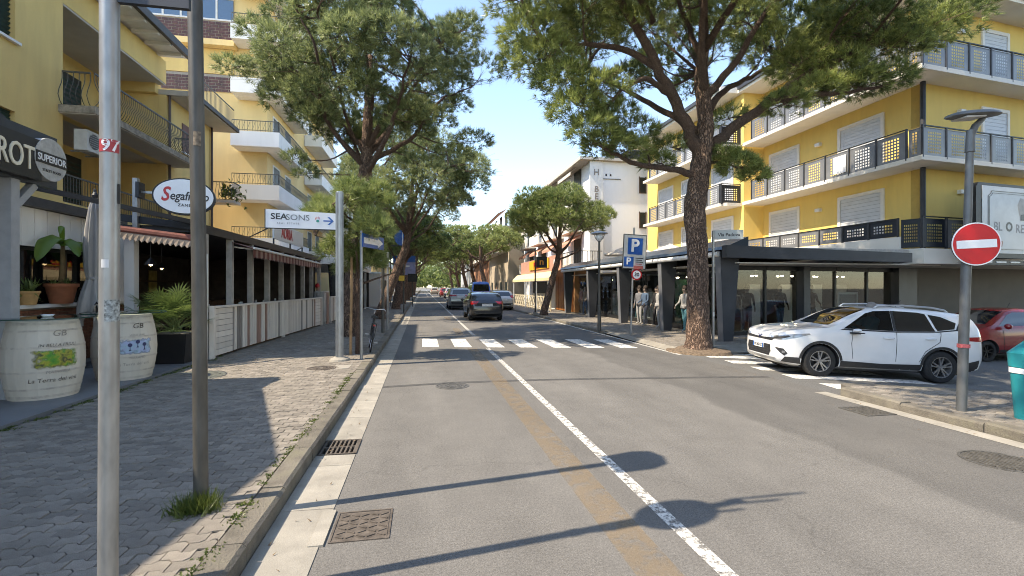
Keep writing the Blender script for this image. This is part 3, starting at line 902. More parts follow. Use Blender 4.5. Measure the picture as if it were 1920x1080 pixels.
# ---- bar front behind the planters: white boarding, dark windows, brick base
def bar_front():
    X = -7.6
    t = thing('wine_bar', 'white boarded bar front with dark windows above a low brick wall', 'shop', (X, 11, .19))
    wal = part(t, 'core_wall', m_mortar, lambda b: (b.bb(X - .25, X - .06, 7.2, 14.5, .19, 1.42)))
    for r_ in range(17):
        for k in range(31):
            y0 = 7.25 + k * .235 + (.117 if r_ % 2 else 0)
            y1 = min(y0 + .222, 14.49)
            if y1 - y0 > .05:
                if r_ == 0 and k == 0: pass
                key = 'brick'
                me = BRK if y1 - y0 > .2 else BRKS
                link('brick', me, wal, (X - .03, y0 + .111 if me is BRK else y0 + .05, .235 + r_ * .07))
    led = part(t, 'ledge', m_white, lambda b: b.bb(X - .4, X + .14, 7.1, 14.52, 1.43, 1.5))
    for k in range(44):
        y0 = 7.2 + k * .167
        part(t, 'board', m_white2, lambda b: b.bb(X - .08 - (k % 2) * .005, X - .03 - (k % 2) * .004, y0, y0 + .16, 2.66, 3.42))
    part(t, 'cornice', m_dark, lambda b: b.bb(X - .5, X + .12, 7.0, 14.0, 3.43, 3.62))
    part(t, 'corner_panel', m_white2, lambda b: b.bb(X - .2, X + .02, 13.4, 14.5, 1.5, 2.655))
    for k in range(5):
        y0 = 7.2 + k * 1.24
        w = part(t, 'window', m_dglass, lambda b: b.bb(X - .14, X - .13, y0 + .04, y0 + 1.2, 1.5, 2.65))
        part(w, 'frame', m_black, lambda b: (b.bb(X - .18, X - .1, y0 - .04, y0 + .04, 1.5, 2.65), b.bb(X - .18, X - .1, y0 + .04, y0 + 1.2, 2.58, 2.65)))
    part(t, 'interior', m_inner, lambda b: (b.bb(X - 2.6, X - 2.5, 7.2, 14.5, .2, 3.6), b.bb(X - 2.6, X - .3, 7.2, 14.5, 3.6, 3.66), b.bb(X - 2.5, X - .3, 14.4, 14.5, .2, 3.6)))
    return t
BRK = MB().box((0, 0, 0), (.06, .222, .06)).mesh('brick', m_brick); BRKS = MB().box((0, 0, 0), (.06, .1, .06)).mesh('brick', m_brick)
bar_front()

# ---- veranda of the restaurant
m_maroon = mat('maroon_canvas', (.17, .06, .045), .9, var=.25, scale=3)
m_canvasw = mat('white_canvas', (.55, .50, .44), .9, var=.1, scale=4)
m_vpost = mat('greyed_white_wood', (.42, .40, .36), .7, var=.15, scale=5, grime=(.25, .22, .18), gscale=3)
def veranda():
    t = thing('restaurant_veranda', 'long open restaurant veranda with dark flat roof and posts', 'veranda', (-6, 19, .19))
    part(t, 'roof', m_dark, lambda b: b.prism([(-5.1, 12.3), (-4.95, 24.5), (-10.6, 24.5), (-10.6, 14.6), (-6.7, 14.6), (-6.7, 12.3)], (0, 0, 3.12), (1, 0, 0), (0, 1, 0), (0, 0, .14)))
    part(t, 'roof_beam', m_black, lambda b: (b.bar((-5.06, 12.2, 3.2), (-4.9, 24.6, 3.2), .16, .2), b.bar((-6.75, 12.25, 3.42), (-5.0, 12.25, 3.22), .1, .16), b.bar((-7.3, 10.6, 3.75), (-5.0, 12.3, 3.30), .07, .1)))
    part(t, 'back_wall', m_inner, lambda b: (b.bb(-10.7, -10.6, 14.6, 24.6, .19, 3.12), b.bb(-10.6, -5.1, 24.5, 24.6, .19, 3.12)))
    part(t, 'counter', m_wood, lambda b: b.bb(-8.6, -8.1, 15.5, 23.5, .19, 1.3))
    part(t, 'shelf', m_wood, lambda b: (b.bb(-10.59, -10.3, 15, 24, 1.55, 1.6), b.bb(-10.59, -10.3, 15, 24, 2.05, 2.1)))
    for k in range(9):
        y = 12.45 + k * 1.5
        x = -5.06 + (y - 12.3) * .0125
        part(t, 'post', m_vpost, lambda b: b.bb(x - .07, x + .07, y - .07, y + .07, .19, 3.12))
    part(t, 'post', m_white2, lambda b: b.bb(-6.75, -6.55, 12.5, 12.7, .19, 3.12))
    part(t, 'drainpipe', mat('copper_pipe', (.30, .10, .05), .4, .5), lambda b: b.tube([(-6.85, 12.42, 1.4), (-6.85, 12.42, 3.1)], .05, 8))
    m_menu = mat('bright_window', (.45, .34, .10), .5, var=.2)
    for y in (15.9, 18.6, 21.2):
        part(t, 'rear_window', m_menu, lambda b: b.bb(-10.6, -10.57, y, y + .55, 1.65, 2.5))
    # pendant lamps under the roof
    m_bulb = mat('warm_bulb', (.8, .7, .5), .4, emit=(1.0, .72, .38), estr=5.0)
    for k in range(4):
        y = 13.3 + k * 2.6
        l = part(t, 'pendant_lamp', m_black, lambda b: (b.tube([(-6.6 - (k % 2), y, 2.55), (-6.6 - (k % 2), y, 3.12)], .01, 5), b.lathe([(.02, .16), (.05, .14), (.14, 0), (.12, 0)], 10, (-6.6 - (k % 2), y, 2.4))))
        part(l, 'bulb', m_bulb, lambda b: b.lathe([(0, -.03), (.04, 0), (.04, .04), (0, .07)], 8, (-6.6 - (k % 2), y, 2.39)))
    return t
veranda()

def awning(y0, y1, xa, za, xb, zb, label, drop=.24, skew=0.0, ends=None):
    t = thing('awning', label, 'awning', (xb, (y0 + y1) / 2, zb))
    n = int((y1 - y0) / .19)
    for k in range(2):
        cl = MB()
        for i in range(n):
            if i % 2 != k: continue
            a = y0 + (y1 - y0) * i / n; c = y0 + (y1 - y0) * (i + 1) / n
            sa = skew * (a - y0); s2 = skew * (c - y0)
            cl.add([(xa, a, za), (xa, c, za), (xb + s2, c, zb), (xb + sa, a, zb), (xa, a, za - .012), (xa, c, za - .012), (xb + s2, c, zb - .012), (xb + sa, a, zb - .012)], [(0, 1, 2, 3), (7, 6, 5, 4), (0, 3, 7, 4), (1, 5, 6, 2)])
            m_ = (a + c) / 2
            cl.add([(xb + sa, a, zb), (xb + s2, c, zb), (xb + s2, c, zb - drop * .8), (xb + (sa + s2) / 2, m_, zb - drop), (xb + sa, a, zb - drop * .8)], [(0, 1, 2, 3, 4)])
        cl.build('striped_fabric' if k else 'dark_fabric', mat('dull_rose_canvas', (.33, .22, .18), .9, var=.2, scale=4) if k else m_maroon, t, fix=False)
    part(t, 'front_bar', m_white, lambda b: b.tube([(xb + .02, y0, zb + .01), (xb + .02 + skew * (y1 - y0), y1, zb + .01)], .035, 8))
    part(t, 'arm', m_white, lambda b: (b.bar((xa, y0 + .3, za - .15), (xb, y0 + .3, zb - .02), .04), b.bar((xa, y1 - .3, za - .15), (xb, y1 - .3, zb - .02), .04)))
    return t
awning(13.9, 20.7, -5.15, 3.1, -4.45, 2.88, 'maroon striped awning let out over the fence boards', .26)
awning(20.9, 24.3, -5.1, 3.1, -4.8, 2.95, 'short maroon striped awning beside the person at the gate', .22)
def end_awning():
    t = thing('awning', 'rolled maroon awning with white scalloped fringe over the fan palm', 'awning', (-5.8, 12.2, 2.9))
    n = 14
    fr = MB()
    for i in range(n):
        a = -6.65 + 1.6 * i / n; c = -6.65 + 1.6 * (i + 1) / n
        za = 3.08 - .2 * i / n; zc = 3.08 - .2 * (i + 1) / n
        fr.add([(a, 12.02, za), (c, 12.02, zc), (c, 12.02, zc - .12), ((a + c) / 2, 12.0, zc - .17), (a, 12.02, za - .12)], [(0, 1, 2, 3, 4)])
    fr.build('fringe', mat('dull_canvas', (.33, .26, .2), .9, var=.2, scale=8), t, fix=False)
    part(t, 'roll', m_maroon, lambda b: b.tube([(-6.68, 12.1, 3.14), (-5.0, 12.1, 2.93)], .09, 10))
end_awning()

# ---- boarded fence along the veranda
m_bw = mat('whitewashed_board', (.80, .74, .65), .75, var=.12, scale=4, stretch=(1, 1, .25), rand=.1, grime=(.48, .40, .33), gscale=4, gamt=.4)
m_bp = mat('pinkish_board', (.36, .22, .17), .75, var=.15, scale=4, stretch=(1, 1, .25), rand=.15)
m_bg = mat('grey_board', (.30, .27, .24), .75, var=.2, scale=4, stretch=(1, 1, .25), rand=.15)
BOARDS = [MB().box((0, 0, 0), (.03, .128, 1.13)).mesh('board', m) for m in (m_bw, m_bp, m_bg)]
HBOARD = MB().box((0, 0, 0), (.03, .9, .13)).mesh('board', m_bw)
def fence(x0, y0, x1, y1, label, hor=()):
    t = thing('board_fence', label, 'fence', (x0, y0, .15))
    L = y1 - y0; n = int(L / .165); rz = -math.atan2(x1 - x0, y1 - y0)
    fx = lambda y: x0 + (x1 - x0) * (y - y0) / L
    for i in range(n):
        y = y0 + (i + .5) * L / n
        if any(a < y < c for a, c in hor): continue
        k = random.choice((0, 0, 0, 0, 0, 0, 1, 2))
        link('board', BOARDS[k], t, (fx(y) + random.uniform(-.006, .006), y, .78), (0, 0, rz))
    for a, c in hor:
        for j in range(8):
            link('board', HBOARD, t, (fx((a + c) / 2), (a + c) / 2, .27 + j * .142), (0, 0, rz), (1, (c - a) / .9, 1))
    part(t, 'top_rail', m_bw, lambda b: b.bar((x0, y0, 1.37), (x1, y1, 1.37), .12, .05))
    part(t, 'back_panel', m_wood, lambda b: b.bar((x0 - .05, y0, .76), (x1 - .05, y1, .76), .02, 1.1) if False else b.prism([(x0 - .06, y0), (x0 - .03, y0), (x1 - .03, y1), (x1 - .06, y1)], (0, 0, .17), (1, 0, 0), (0, 1, 0), (0, 0, 1.16)))
    for y in (y0, (y0 + y1) / 2, y1):
        part(t, 'post', m_bw, lambda b: b.bb(fx(y) - .05, fx(y) + .05, y - .05, y + .05, .14, 1.40))
    return t
fence(-4.88, 12.45, -4.40, 22.4, 'long whitewashed board fence running under the striped awnings', ((12.6, 13.5), (21.4, 22.3)))
fence(-4.3, 24.0, -4.1, 30.0, 'pale board fence beyond the gate opening behind the bicycle')
gp = thing('gate_post', 'pinkish square gate post with hose reel at the fence opening', 'post', (-4.4, 23.4, .15))
part(gp, 'shaft', m_bp, lambda b: b.bb(-4.52, -4.28, 23.2, 23.5, .14, 1.6)); part(gp, 'cap', m_bw, lambda b: b.bb(-4.54, -4.26, 23.18, 23.52, 1.6, 1.66))
part(gp, 'hose', m_dark, lambda b: b.tube([(-4.35 + .0, 22.95 + .25 * math.cos(a / 3), .85 + .25 * math.sin(a / 3)) for a in range(20)], .02, 6))
gb = thing('menu_cabinet', 'grey steel menu cabinet standing at the fence opening', 'cabinet', (-4.4, 22.75, .15))
part(gb, 'body', m_galv, lambda b: b.bb(-4.5, -4.3, 22.5, 23.0, .14, 1.62)); part(gb, 'door', m_alu, lambda b: b.bb(-4.298, -4.285, 22.53, 22.97, .3, 1.58))

mb_ = thing('menu_board', 'tall narrow white menu board with red print leaning at the fence end', 'menu board', (-5.02, 12.3, .15))
part(mb_, 'panel', m_white, lambda b: b.bb(-5.14, -4.92, 12.28, 12.33, .16, 2.62))
for k in range(13): part(mb_, 'print_line', m_signred if k % 3 else m_signblack, lambda b: b.bb(-5.10, -4.96 - random.uniform(0, .05), 12.275, 12.279, 2.42 - k * .14, 2.45 - k * .14))
part(mb_, 'emblem', m_signblack, lambda b: b.lathe([(.06, 0), (.085, 0), (.085, .004), (.06, .004)], 16, (0, 0, 0), close=True)).matrix_local = Matrix.Translation(Vector((-5.03, 12.276, .62)) - Vector((-5.02, 12.3, .15))) @ Matrix.Rotation(R(90), 4, 'X')

# oval cafe sign on its bracket
def oval_sign():
    t = thing('oval_sign', 'white oval lightbox sign with red and black cafe lettering on the veranda roof', 'sign', (-5.7, 11.9, 3.3))
    u = Vector((.97, .24, 0)); n = Vector((.24, -.97, 0))
    c = Vector((-5.27, 12.0, 3.88))
    def oval(b, a, h, d0, d1):
        pts = [(a * math.cos(k * math.pi / 20), h * math.sin(k * math.pi / 20)) for k in range(40)]
        b.prism(pts, c + n * d0, u, (0, 0, 1), n * (d1 - d0))
    part(t, 'case', m_black, lambda b: oval(b, .60, .41, -.1, .06))
    part(t, 'face', m_signw, lambda b: oval(b, .565, .38, .061, .075))
    up = (0, 0, 1)
    letters(t, 'lettering', 'S', .44, m_signred, c + n * .078 - u * .36 + Vector((0, 0, .02)), u, up, bold=.02, extrude=.003, sx=.75, shear=.25)
    letters(t, 'lettering', 'egafredo', .27, m_signblack, c + n * .078 + u * .10 + Vector((0, 0, -.0)), u, up, bold=.014, extrude=.003, sx=.78, shear=.2)
    letters(t, 'lettering', 'ZANETTI', .085, m_signblack, c + n * .078 + u * .08 + Vector((0, 0, -.2)), u, up, bold=.01, extrude=.003, space=1.2)
    part(t, 'bracket', m_galv, lambda b: (b.bar((-6.35, 12.2, 3.0), (-6.35, 12.2, 4.3), .1), b.bar((-6.9, 12.25, 3.35), (-5.2, 12.25, 3.35), .06), b.bar((-6.35, 12.2, 4.0), (-5.7, 12.06, 3.95), .05)))
    part(t, 'power_box', m_black, lambda b: b.bb(-6.29, -6.22, 12.05, 12.3, 3.85, 4.2))
oval_sign()

def roof_sign():
    t = thing('roof_sign', 'white roof sign with tall red letters on black legs above the veranda', 'sign', (-5.6, 21.5, 3.26))
    part(t, 'panel', m_signw, lambda b: b.bb(-5.66, -5.6, 19.8, 24.4, 3.72, 4.4))
    letters(t, 'lettering', 'ADRIA', .62, m_signred, (-5.595, 21.6, 4.05), (0, 1, 0), (0, 0, 1), bold=.02, extrude=.008, sx=.9)
    part(t, 'leg', m_black, lambda b: (b.bar((-5.63, 19.85, 3.2), (-5.63, 19.85, 4.45), .05), b.bar((-5.63, 22.2, 3.2), (-5.63, 22.2, 4.4), .05), b.bar((-5.63, 24.3, 3.2), (-5.63, 24.3, 4.4), .05), b.bar((-7.4, 19.85, 3.26), (-5.66, 19.85, 4.2), .035), b.bar((-5.63, 22.3, 3.3), (-5.63, 24.2, 3.7), .03)))
roof_sign()
# pavilions further along the left pavement
def pavilion():
    t = thing('cafe_pavilion', 'dark framed cafe pavilion with gathered curtains beyond the board fence', 'pavilion', (-6.5, 33, .15))
    part(t, 'roof', m_white2, lambda b: b.bb(-9, -4.2, 25.2, 41, 3.0, 3.3))
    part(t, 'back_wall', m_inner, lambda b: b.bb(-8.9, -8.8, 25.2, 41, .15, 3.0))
    for k in range(9):
        y = 25.4 + k * 1.9
        part(t, 'post', m_alu if k % 2 else m_black, lambda b: b.bb(-4.45, -4.3, y, y + .15, .15, 3.0))
        part(t, 'curtain', mat('dark_curtain', (.035, .033, .035), .9, var=.3, scale=9), lambda b: b.lathe([(.12, 0), (.07, 1.2), (.16, 2.8)], 7, (-4.6, y + .5, .18)))
pavilion()
def kiosk():
    t = thing('white_kiosk', 'white slatted kiosk standing on the left pavement further down', 'kiosk', (-4.5, 48, .15))
    part(t, 'body', m_white2, lambda b: b.bb(-6, -3.6, 43, 53, .15, 3.0))
    for k in range(8): part(t, 'slat', m_white, lambda b: b.bb(-3.6, -3.56, 43.0, 53.0, .3 + k * .16, .42 + k * .16))
    for k in range(9): part(t, 'window', m_greydoor, lambda b: b.bb(-3.6, -3.57, 43.5 + k * 1.05, 44.3 + k * 1.05, 1.7, 2.5))
    part(t, 'roof', m_alu, lambda b: b.bb(-6.2, -3.4, 42.8, 53.2, 3.0, 3.15))
kiosk()

# ================================================================ RIGHT SIDE: BUILDINGS
m_ry = mat('bright_yellow_plaster', (.76, .55, .165), .9, var=.05, scale=1.0, bump=.12, bscale=70, grime=(.58, .43, .14), gscale=1.60, gamt=.5, stretch=(1, 1, .22))
m_rsof = mat('balcony_white', (.70, .66, .58), .85, var=.04, scale=.8, grime=(.55, .5, .42), gscale=.5, gamt=.3)
m_panel = mat('grey_perforated_steel', (.20, .203, .207), .42, .25, var=.12, scale=1.6, grime=(.28, .28, .28), gscale=2.4, gamt=.5)
m_panelb = mat('anthracite_perforated_steel', (.028, .034, .045), .4, .4, var=.1, scale=2)
m_shut = mat('roller_shutter', (.56, .58, .60), .5, var=.05, scale=3)
m_wfr = mat('window_frame_white', (.72, .69, .63), .6, var=.04)
E1 = Vector((.9945, .1045, 0))

def perforated(w, h, nx, ny, m, hole=.055, pitch=.095):
    """sheet panel with square holes cut through it, local x along, z up"""
    b = MB()
    x0 = w / 2 - (nx - 1) * pitch / 2; z0 = h / 2 - (ny - 1) * pitch / 2
    xs = [0.0]; zs = [0.0]
    for i in range(nx): xs += [x0 + i * pitch - hole / 2, x0 + i * pitch + hole / 2]
    for i in range(ny): zs += [z0 + i * pitch - hole / 2, z0 + i * pitch + hole / 2]
    xs.append(w); zs.append(h)
    W = len(xs)
    vs = [(x, 0, z) for z in zs for x in xs]
    fs = []
    for j in range(len(zs) - 1):
        for i in range(W - 1):
            if i % 2 == 1 and j % 2 == 1: continue
            fs.append((j * W + i, j * W + i + 1, (j + 1) * W + i + 1, (j + 1) * W + i))
    b.add(vs, fs)
    b.bb(-.0, w, -.012, .012, -.02, .0); b.bb(0, w, -.012, .012, h, h + .02)
    return b.mesh('panel', m, fix=False)
PNL = perforated(1.04, .94, 6, 7, m_panel, .062, .108); PNLB = perforated(1.04, .94, 7, 6, m_panelb, .062, .108); PNLS = perforated(.40, .94, 2, 8, m_panel)
PNLT = perforated(1.04, .56, 7, 3, m_panel, .062, .108); PNLTB = perforated(1.04, .56, 7, 3, m_panelb, .062, .108)
POST = MB().box((0, 0, .53), (.05, .06, 1.06)).mesh('railing_post', m_dark)

def panel_run(t, p0, d, n, z, pick, h=1.04):
    """posts and panels along direction d from p0, with a handrail"""
    d = Vector((*d, 0)).normalized(); rz = math.atan2(d.y, d.x)
    for i in range(n):
        me = pick(i)
        p = Vector((*p0, z)) + d * (i * 1.13)
        link('railing_panel', me, t, p + d * .045 + Vector((0, 0, .02)), (0, 0, rz))
    for i in range(n + 1):
        link('railing_post', POST, t, Vector((*p0, z - .03)) + d * (i * 1.13), (0, 0, rz), (1, 1, (h + .02) / 1.06))
    a = Vector((*p0, z + h)); part(t, 'handrail', m_black, lambda b: b.bar(a - d * .03, a + d * (n * 1.13 + .03), .05, .035))

def shutter_window(t, p, d, w, z0, z1, nrm, slats=16):
    """roller shutter in a white frame on the wall through p, direction d, outward normal nrm"""
    d = Vector((*d, 0)).normalized(); n = Vector((*nrm, 0)).normalized(); p = Vector((*p, 0))
    q = lambda u, o, z: p + d * u + n * o + Vector((0, 0, z))
    def slab(b, u0, u1, o0, o1, za, zb):
        b.add([q(u0, o0, za), q(u1, o0, za), q(u1, o1, za), q(u0, o1, za), q(u0, o0, zb), q(u1, o0, zb), q(u1, o1, zb), q(u0, o1, zb)], [(0, 3, 2, 1), (4, 5, 6, 7), (0, 1, 5, 4), (1, 2, 6, 5), (2, 3, 7, 6), (3, 0, 4, 7)])
    wdw = part(t, 'window', m_greydoor, lambda b: slab(b, 0, w, -.03, .005, z0, z1))
    part(wdw, 'frame', m_wfr, lambda b: (slab(b, -.13, 0, -.02, .06, z0, z1 + .13), slab(b, w, w + .13, -.02, .06, z0, z1 + .13), slab(b, 0, w, -.02, .06, z1, z1 + .13)))
    hh = (z1 - z0) / slats
    for k in range(slats):
        part(wdw, 'shutter_slat', m_shut, lambda b: slab(b, .01, w - .01, .008, .03, z0 + k * hh + .006, z0 + (k + 1) * hh - .004))

U = [3.1, 6.1, 9.15, 11.95]
def yellow_block():
    t = thing('yellow_apartment_block', 'bright yellow corner apartment block with perforated grey balcony panels', 'building', (17.6, 14.2, .1))
    c0 = Vector((17.6, 14.2)); e = E1.to_2d()
    far = c0 + e * 14
    part(t, 'wall', m_ry, lambda b: b.prism([(17.6, 14.2), tuple(far), (far.x, 34), (16.45, 33.2), (16.45, 22.36), (17.6, 22.36)], (0, 0, 3.12), (1, 0, 0), (0, 1, 0), (0, 0, 8.85)))
    part(t, 'corner_strip', mat('plaster_corner', (.50, .34, .09), .9, var=.05), lambda b: b.bb(17.585, 17.9, 14.26, 14.62, 3.12, 11.95) if False else b.bb(17.588, 17.6, 14.21, 14.6, 3.13, 11.94))
    for i, z in enumerate(U[1:3]):
        s = part(t, 'balcony_slab', m_rsof, lambda b: b.prism([(16.35, 22.33), (16.35, 13.2), tuple(Vector((16.35, 13.2)) + e * 14), tuple(far + Vector((0, .0))), (17.59, 14.19), (17.59, 22.33)], (0, 0, z), (1, 0, 0), (0, 1, 0), (0, 0, .16)))
        s2 = part(t, 'balcony_slab', m_rsof, lambda b: b.prism([(15.3, 22.7), (15.3, 31.6), (16.44, 31.6), (16.44, 22.5), (15.6, 22.5)], (0, 0, z - .02), (1, 0, 0), (0, 1, 0), (0, 0, .16)))
        panel_run(t, (16.38, 13.75), (0, 1), 7, z + .12, lambda k: PNL)
        link('railing_panel', PNLS, t, (16.38, 13.27, z + .14), (0, 0, math.pi / 2))
        p = Vector((16.36, 13.23)) + e * .05
        panel_run(t, tuple(p), tuple(e), 9, z + .12, lambda k: PNL)
        panel_run(t, (15.33, 22.75), (0, 1), 7, z + .1, lambda k: PNL)
        panel_run(t, (15.33, 22.62), (1, .0), 1, z + .1, lambda k: PNLB)
    # roof slab over the top balcony
    part(t, 'roof', m_rsof, lambda b: b.prism([(16.2, 22.5), (16.2, 13.0), tuple(Vector((16.2, 13.0)) + e * 14.4), (far.x + .2, 33.2), (15.2, 33.2), (15.2, 22.5)], (0, 0, 11.97), (1, 0, 0), (0, 1, 0), (0, 0, .3)))
    part(t, 'roof_gutter', m_dark, lambda b: (b.bb(16.1, 16.19, 13.0, 22.4, 12.1, 12.3), b.bar(Vector((16.15, 12.93, 12.2)), Vector((16.15, 12.93, 12.2)) + E1 * 14, .1, .2), b.bb(15.08, 15.19, 22.6, 33.0, 12.1, 12.3)))
    part(t, 'sloped_roof', mat('grey_roof_metal', (.12, .14, .15), .35, .3, var=.1), lambda b: b.prism([(15.2, 12.28), (18.5, 13.4), (18.5, 12.28)], (0, 22.6, 0), (1, 0, 0), (0, 0, 1), (0, 10.4, 0)))
    # terrace over the shop
    ter = part(t, 'terrace_slab', m_rsof, lambda b: b.prism([(16.35, 22.33), (16.35, 13.9), (16.6, 13.35), tuple(Vector((16.6, 13.35)) + e * 13), (far.x, far.y + 2.2), (17.7, 16.2), (17.7, 22.33)], (0, 0, 2.64), (1, 0, 0), (0, 1, 0), (0, 0, .52)))
    panel_run(t, (16.38, 14.05), (0, 1), 7, 3.62, lambda k: PNLTB if k < 2 else PNLT, .62)
    part(t, 'terrace_upstand', m_rsof, lambda b: b.bb(16.36, 16.46, 13.95, 22.3, 3.16, 3.6))
    panel_run(t, (16.62, 13.4), tuple(e), 1, 3.2, lambda k: PNLB)
    p2 = Vector((16.62, 13.4)) + e * 1.15
    panel_run(t, tuple(p2), tuple(e), 9, 3.2, lambda k: PNL)
    link('railing_panel', PNLB, t, (16.39, 13.95, 3.22), (0, 0, math.atan2(-.55, .22)), (.52, 1, 1))
    # shuttered windows
    for z0, z1 in ((3.2, 5.55), (6.28, 8.5), (9.33, 11.45)):
        shutter_window(t, (17.6, 15.75), (0, 1), 1.85, z0, z1, (-1, 0))
        shutter_window(t, (17.6, 20.0), (0, 1), 1.75, z0, z1, (-1, 0))
        for y0 in (23.3, 26.6, 29.6): shutter_window(t, (16.45, y0), (0, 1), 1.7, z0, z1, (-1, 0))
        for s in (3.2, 7.0, 10.6):
            q = c0 + e * s
            shutter_window(t, tuple(q), tuple(e), 1.3, z0, z1, (e.y, -e.x))
        lampm = mat('lamp_white', (.7, .7, .68), .5, var=.02)
        part(t, 'wall_lamp', lampm, lambda b: b.bb(17.46, 17.6, 18.6, 18.86, z1 - .32, z1 - .18))
        q = c0 + e * 1.9; part(t, 'wall_lamp', lampm, lambda b: b.box((q.x + .02, q.y - .07, z1 - .2), (.26, .14, .14), rz=.105))
        part(t, 'wall_lamp', lampm, lambda b: b.bb(16.32, 16.45, 25.6, 25.85, z1 - .32, z1 - .18))
    part(t, 'drainpipe', m_dark, lambda b: b.tube([(17.5, 14.1, 3.16), (17.5, 14.1, 11.95)], .085, 8))
    # pier between the two bays keeps the plaster colour; ground floor garage wall beyond the shop
    part(t, 'garage_wall', mat('taupe_wall', (.155, .14, .12), .85, var=.08, scale=1.0), lambda b: b.prism([(19.3, 16.25), (33, 17.9), (33, 18.1), (19.3, 16.45)], (0, 0, -.33), (1, 0, 0), (0, 1, 0), (0, 0, 2.97)))
    return t
yellow_block()
nt_ = thing('balcony_notice', 'blank white notice sheet fixed to a balcony panel', 'notice', (16.3, 16.0, 6.5))
part(nt_, 'sheet', mat('bright_white_sheet', (.8, .8, .8), .6, var=.0), lambda b: b.bb(16.335, 16.345, 16.12, 16.72, 6.38, 7.06))

# ---- clothes shop under the terrace
m_col = mat('anthracite_cladding', (.055, .058, .065), .45, .2, var=.12, scale=2)
m_colside = mat('grey_cladding', (.16, .165, .175), .5, .1, var=.1, scale=2)
m_shopgl = glass_mat('shop_glass', (.80, .84, .84), .06)
m_spot = mat('shop_spot', (.9, .85, .7), .4, emit=(1.0, .85, .6), estr=22.0)
m_shelf = mat('display_white', (.62, .62, .60), .6, var=.04)
def clothes_shop():
    t = thing('clothes_shop', 'single storey clothes shop with glass front and leaning anthracite columns', 'shop', (12, 20, .1))
    part(t, 'floor', mat('shop_floor', (.22, .21, .2), .4, var=.05), lambda b: b.prism([(10.5, 14.9), (19.3, 16.1), (19.3, 31.4), (10.5, 31.4)], (0, 0, -.1), (1, 0, 0), (0, 1, 0), (0, 0, .26)))
    part(t, 'roof', mat('pale_bounce_roof', (.42, .40, .37), .95, var=.15, scale=12), lambda b: b.prism([(9.75, 13.55), (16.3, 13.6), (16.3, 31.5), (9.75, 31.5)], (0, 0, 3.0), (1, 0, 0), (0, 1, 0), (0, 0, .12)))  # unseen roof top, made pale to bounce light onto the yellow wall
    part(t, 'ceiling', m_rsof, lambda b: b.prism([(9.8, 13.6), (16.28, 13.7), (18.4, 14.2), (19.2, 16.3), (19.2, 31.4), (9.8, 31.4)], (0, 0, 2.6), (1, 0, 0), (0, 1, 0), (0, 0, .035)))
    fas = part(t, 'fascia', mat('blue_grey_fascia', (.045, .06, .078), .3, .3, var=.15, scale=1.2), lambda b: (b.prism([(9.2, 3.02), (9.25, 3.12), (9.95, 3.42), (9.95, 3.02)], (0, 13.3, 0), (1, 0, 0), (0, 0, 1), (0, 18.2, 0)),))
    part(t, 'fascia_side', m_col, lambda b: b.add([(9.2, 13.3, 2.76), (15.9, 13.15, 2.66), (15.9, 13.15, 2.97), (9.2, 13.3, 3.14), (9.2, 13.54, 2.76), (15.9, 13.5, 2.66), (15.9, 13.5, 2.97), (9.2, 13.54, 3.14)], [(0, 1, 2, 3), (4, 7, 6, 5), (0, 4, 5, 1), (3, 2, 6, 7), (0, 3, 7, 4), (1, 5, 6, 2)]))
    for k in range(4):
        y0 = 13.8 + k * 4.4
        part(t, 'awning_roll', m_white, lambda b: b.tube([(9.28, y0, 2.9), (9.28, y0 + 4.3, 2.9)], .085, 10))
    for k, y in enumerate((13.9, 17.75, 21.9, 26.3, 30.9)):
        c = part(t, 'column', m_col, lambda b: b.add([(9.42, y - .15, .1), (9.74, y - .15, .1), (9.74, y + .15, .1), (9.42, y + .15, .1), (9.3, y - .15, 3.0), (9.98, y - .15, 3.0), (9.98, y + .15, 3.0), (9.3, y + .15, 3.0)], [(0, 3, 2, 1), (4, 5, 6, 7), (0, 1, 5, 4), (1, 2, 6, 5), (2, 3, 7, 6), (3, 0, 4, 7)]))
        part(c, 'edge_strip', m_colside, lambda b: b.add([(9.40, y - .14, .1), (9.415, y - .14, .1), (9.415, y + .14, .1), (9.40, y + .14, .1), (9.28, y - .14, 2.99), (9.295, y - .14, 2.99), (9.295, y + .14, 2.99), (9.28, y + .14, 2.99)], [(0, 3, 2, 1), (4, 5, 6, 7), (0, 1, 5, 4), (1, 2, 6, 5), (2, 3, 7, 6), (3, 0, 4, 7)]))
    # glass along the main street
    ys = [15.1, 17.2, 19.3, 21.4, 23.5, 25.6, 27.7, 29.8, 31.3]
    for a, c in zip(ys, ys[1:]):
        w = part(t, 'shop_window', m_shopgl, lambda b: b.bb(10.5, 10.512, a + .03, c - .03, .3, 2.58))
        part(w, 'frame', m_black, lambda b: (b.bb(10.47, 10.54, a - .03, a + .03, .12, 2.59), b.bb(10.47, 10.54, a + .03, c - .03, .12, .3), b.bb(10.47, 10.54, a + .03, c - .03, 2.45, 2.59)))
    # glass along the side street
    A = Vector((10.5, 14.95, 0)); D = (Vector((19.2, 16.2, 0)) - A); L = D.length; D.normalize(); rz = math.atan2(D.y, D.x)
    cuts = [0, 1.5, 3.2, 4.9, 6.6, 8.1]
    for a, c in zip(cuts, cuts[1:]):
        m_ = A + D * ((a + c) / 2)
        w = part(t, 'shop_window', m_shopgl, lambda b: b.box((m_.x, m_.y, 1.36), (c - a - .06, .012, 2.2), rz=rz))
        part(w, 'frame', m_black, lambda b: (b.box((A + D * a) + Vector((0, 0, 1.3)), (.09, .1, 2.6), rz=rz), b.box((m_.x, m_.y, .19), (c - a - .09, .1, .2), rz=rz), b.box((m_.x, m_.y, 2.52), (c - a - .09, .12, .16), rz=rz)))
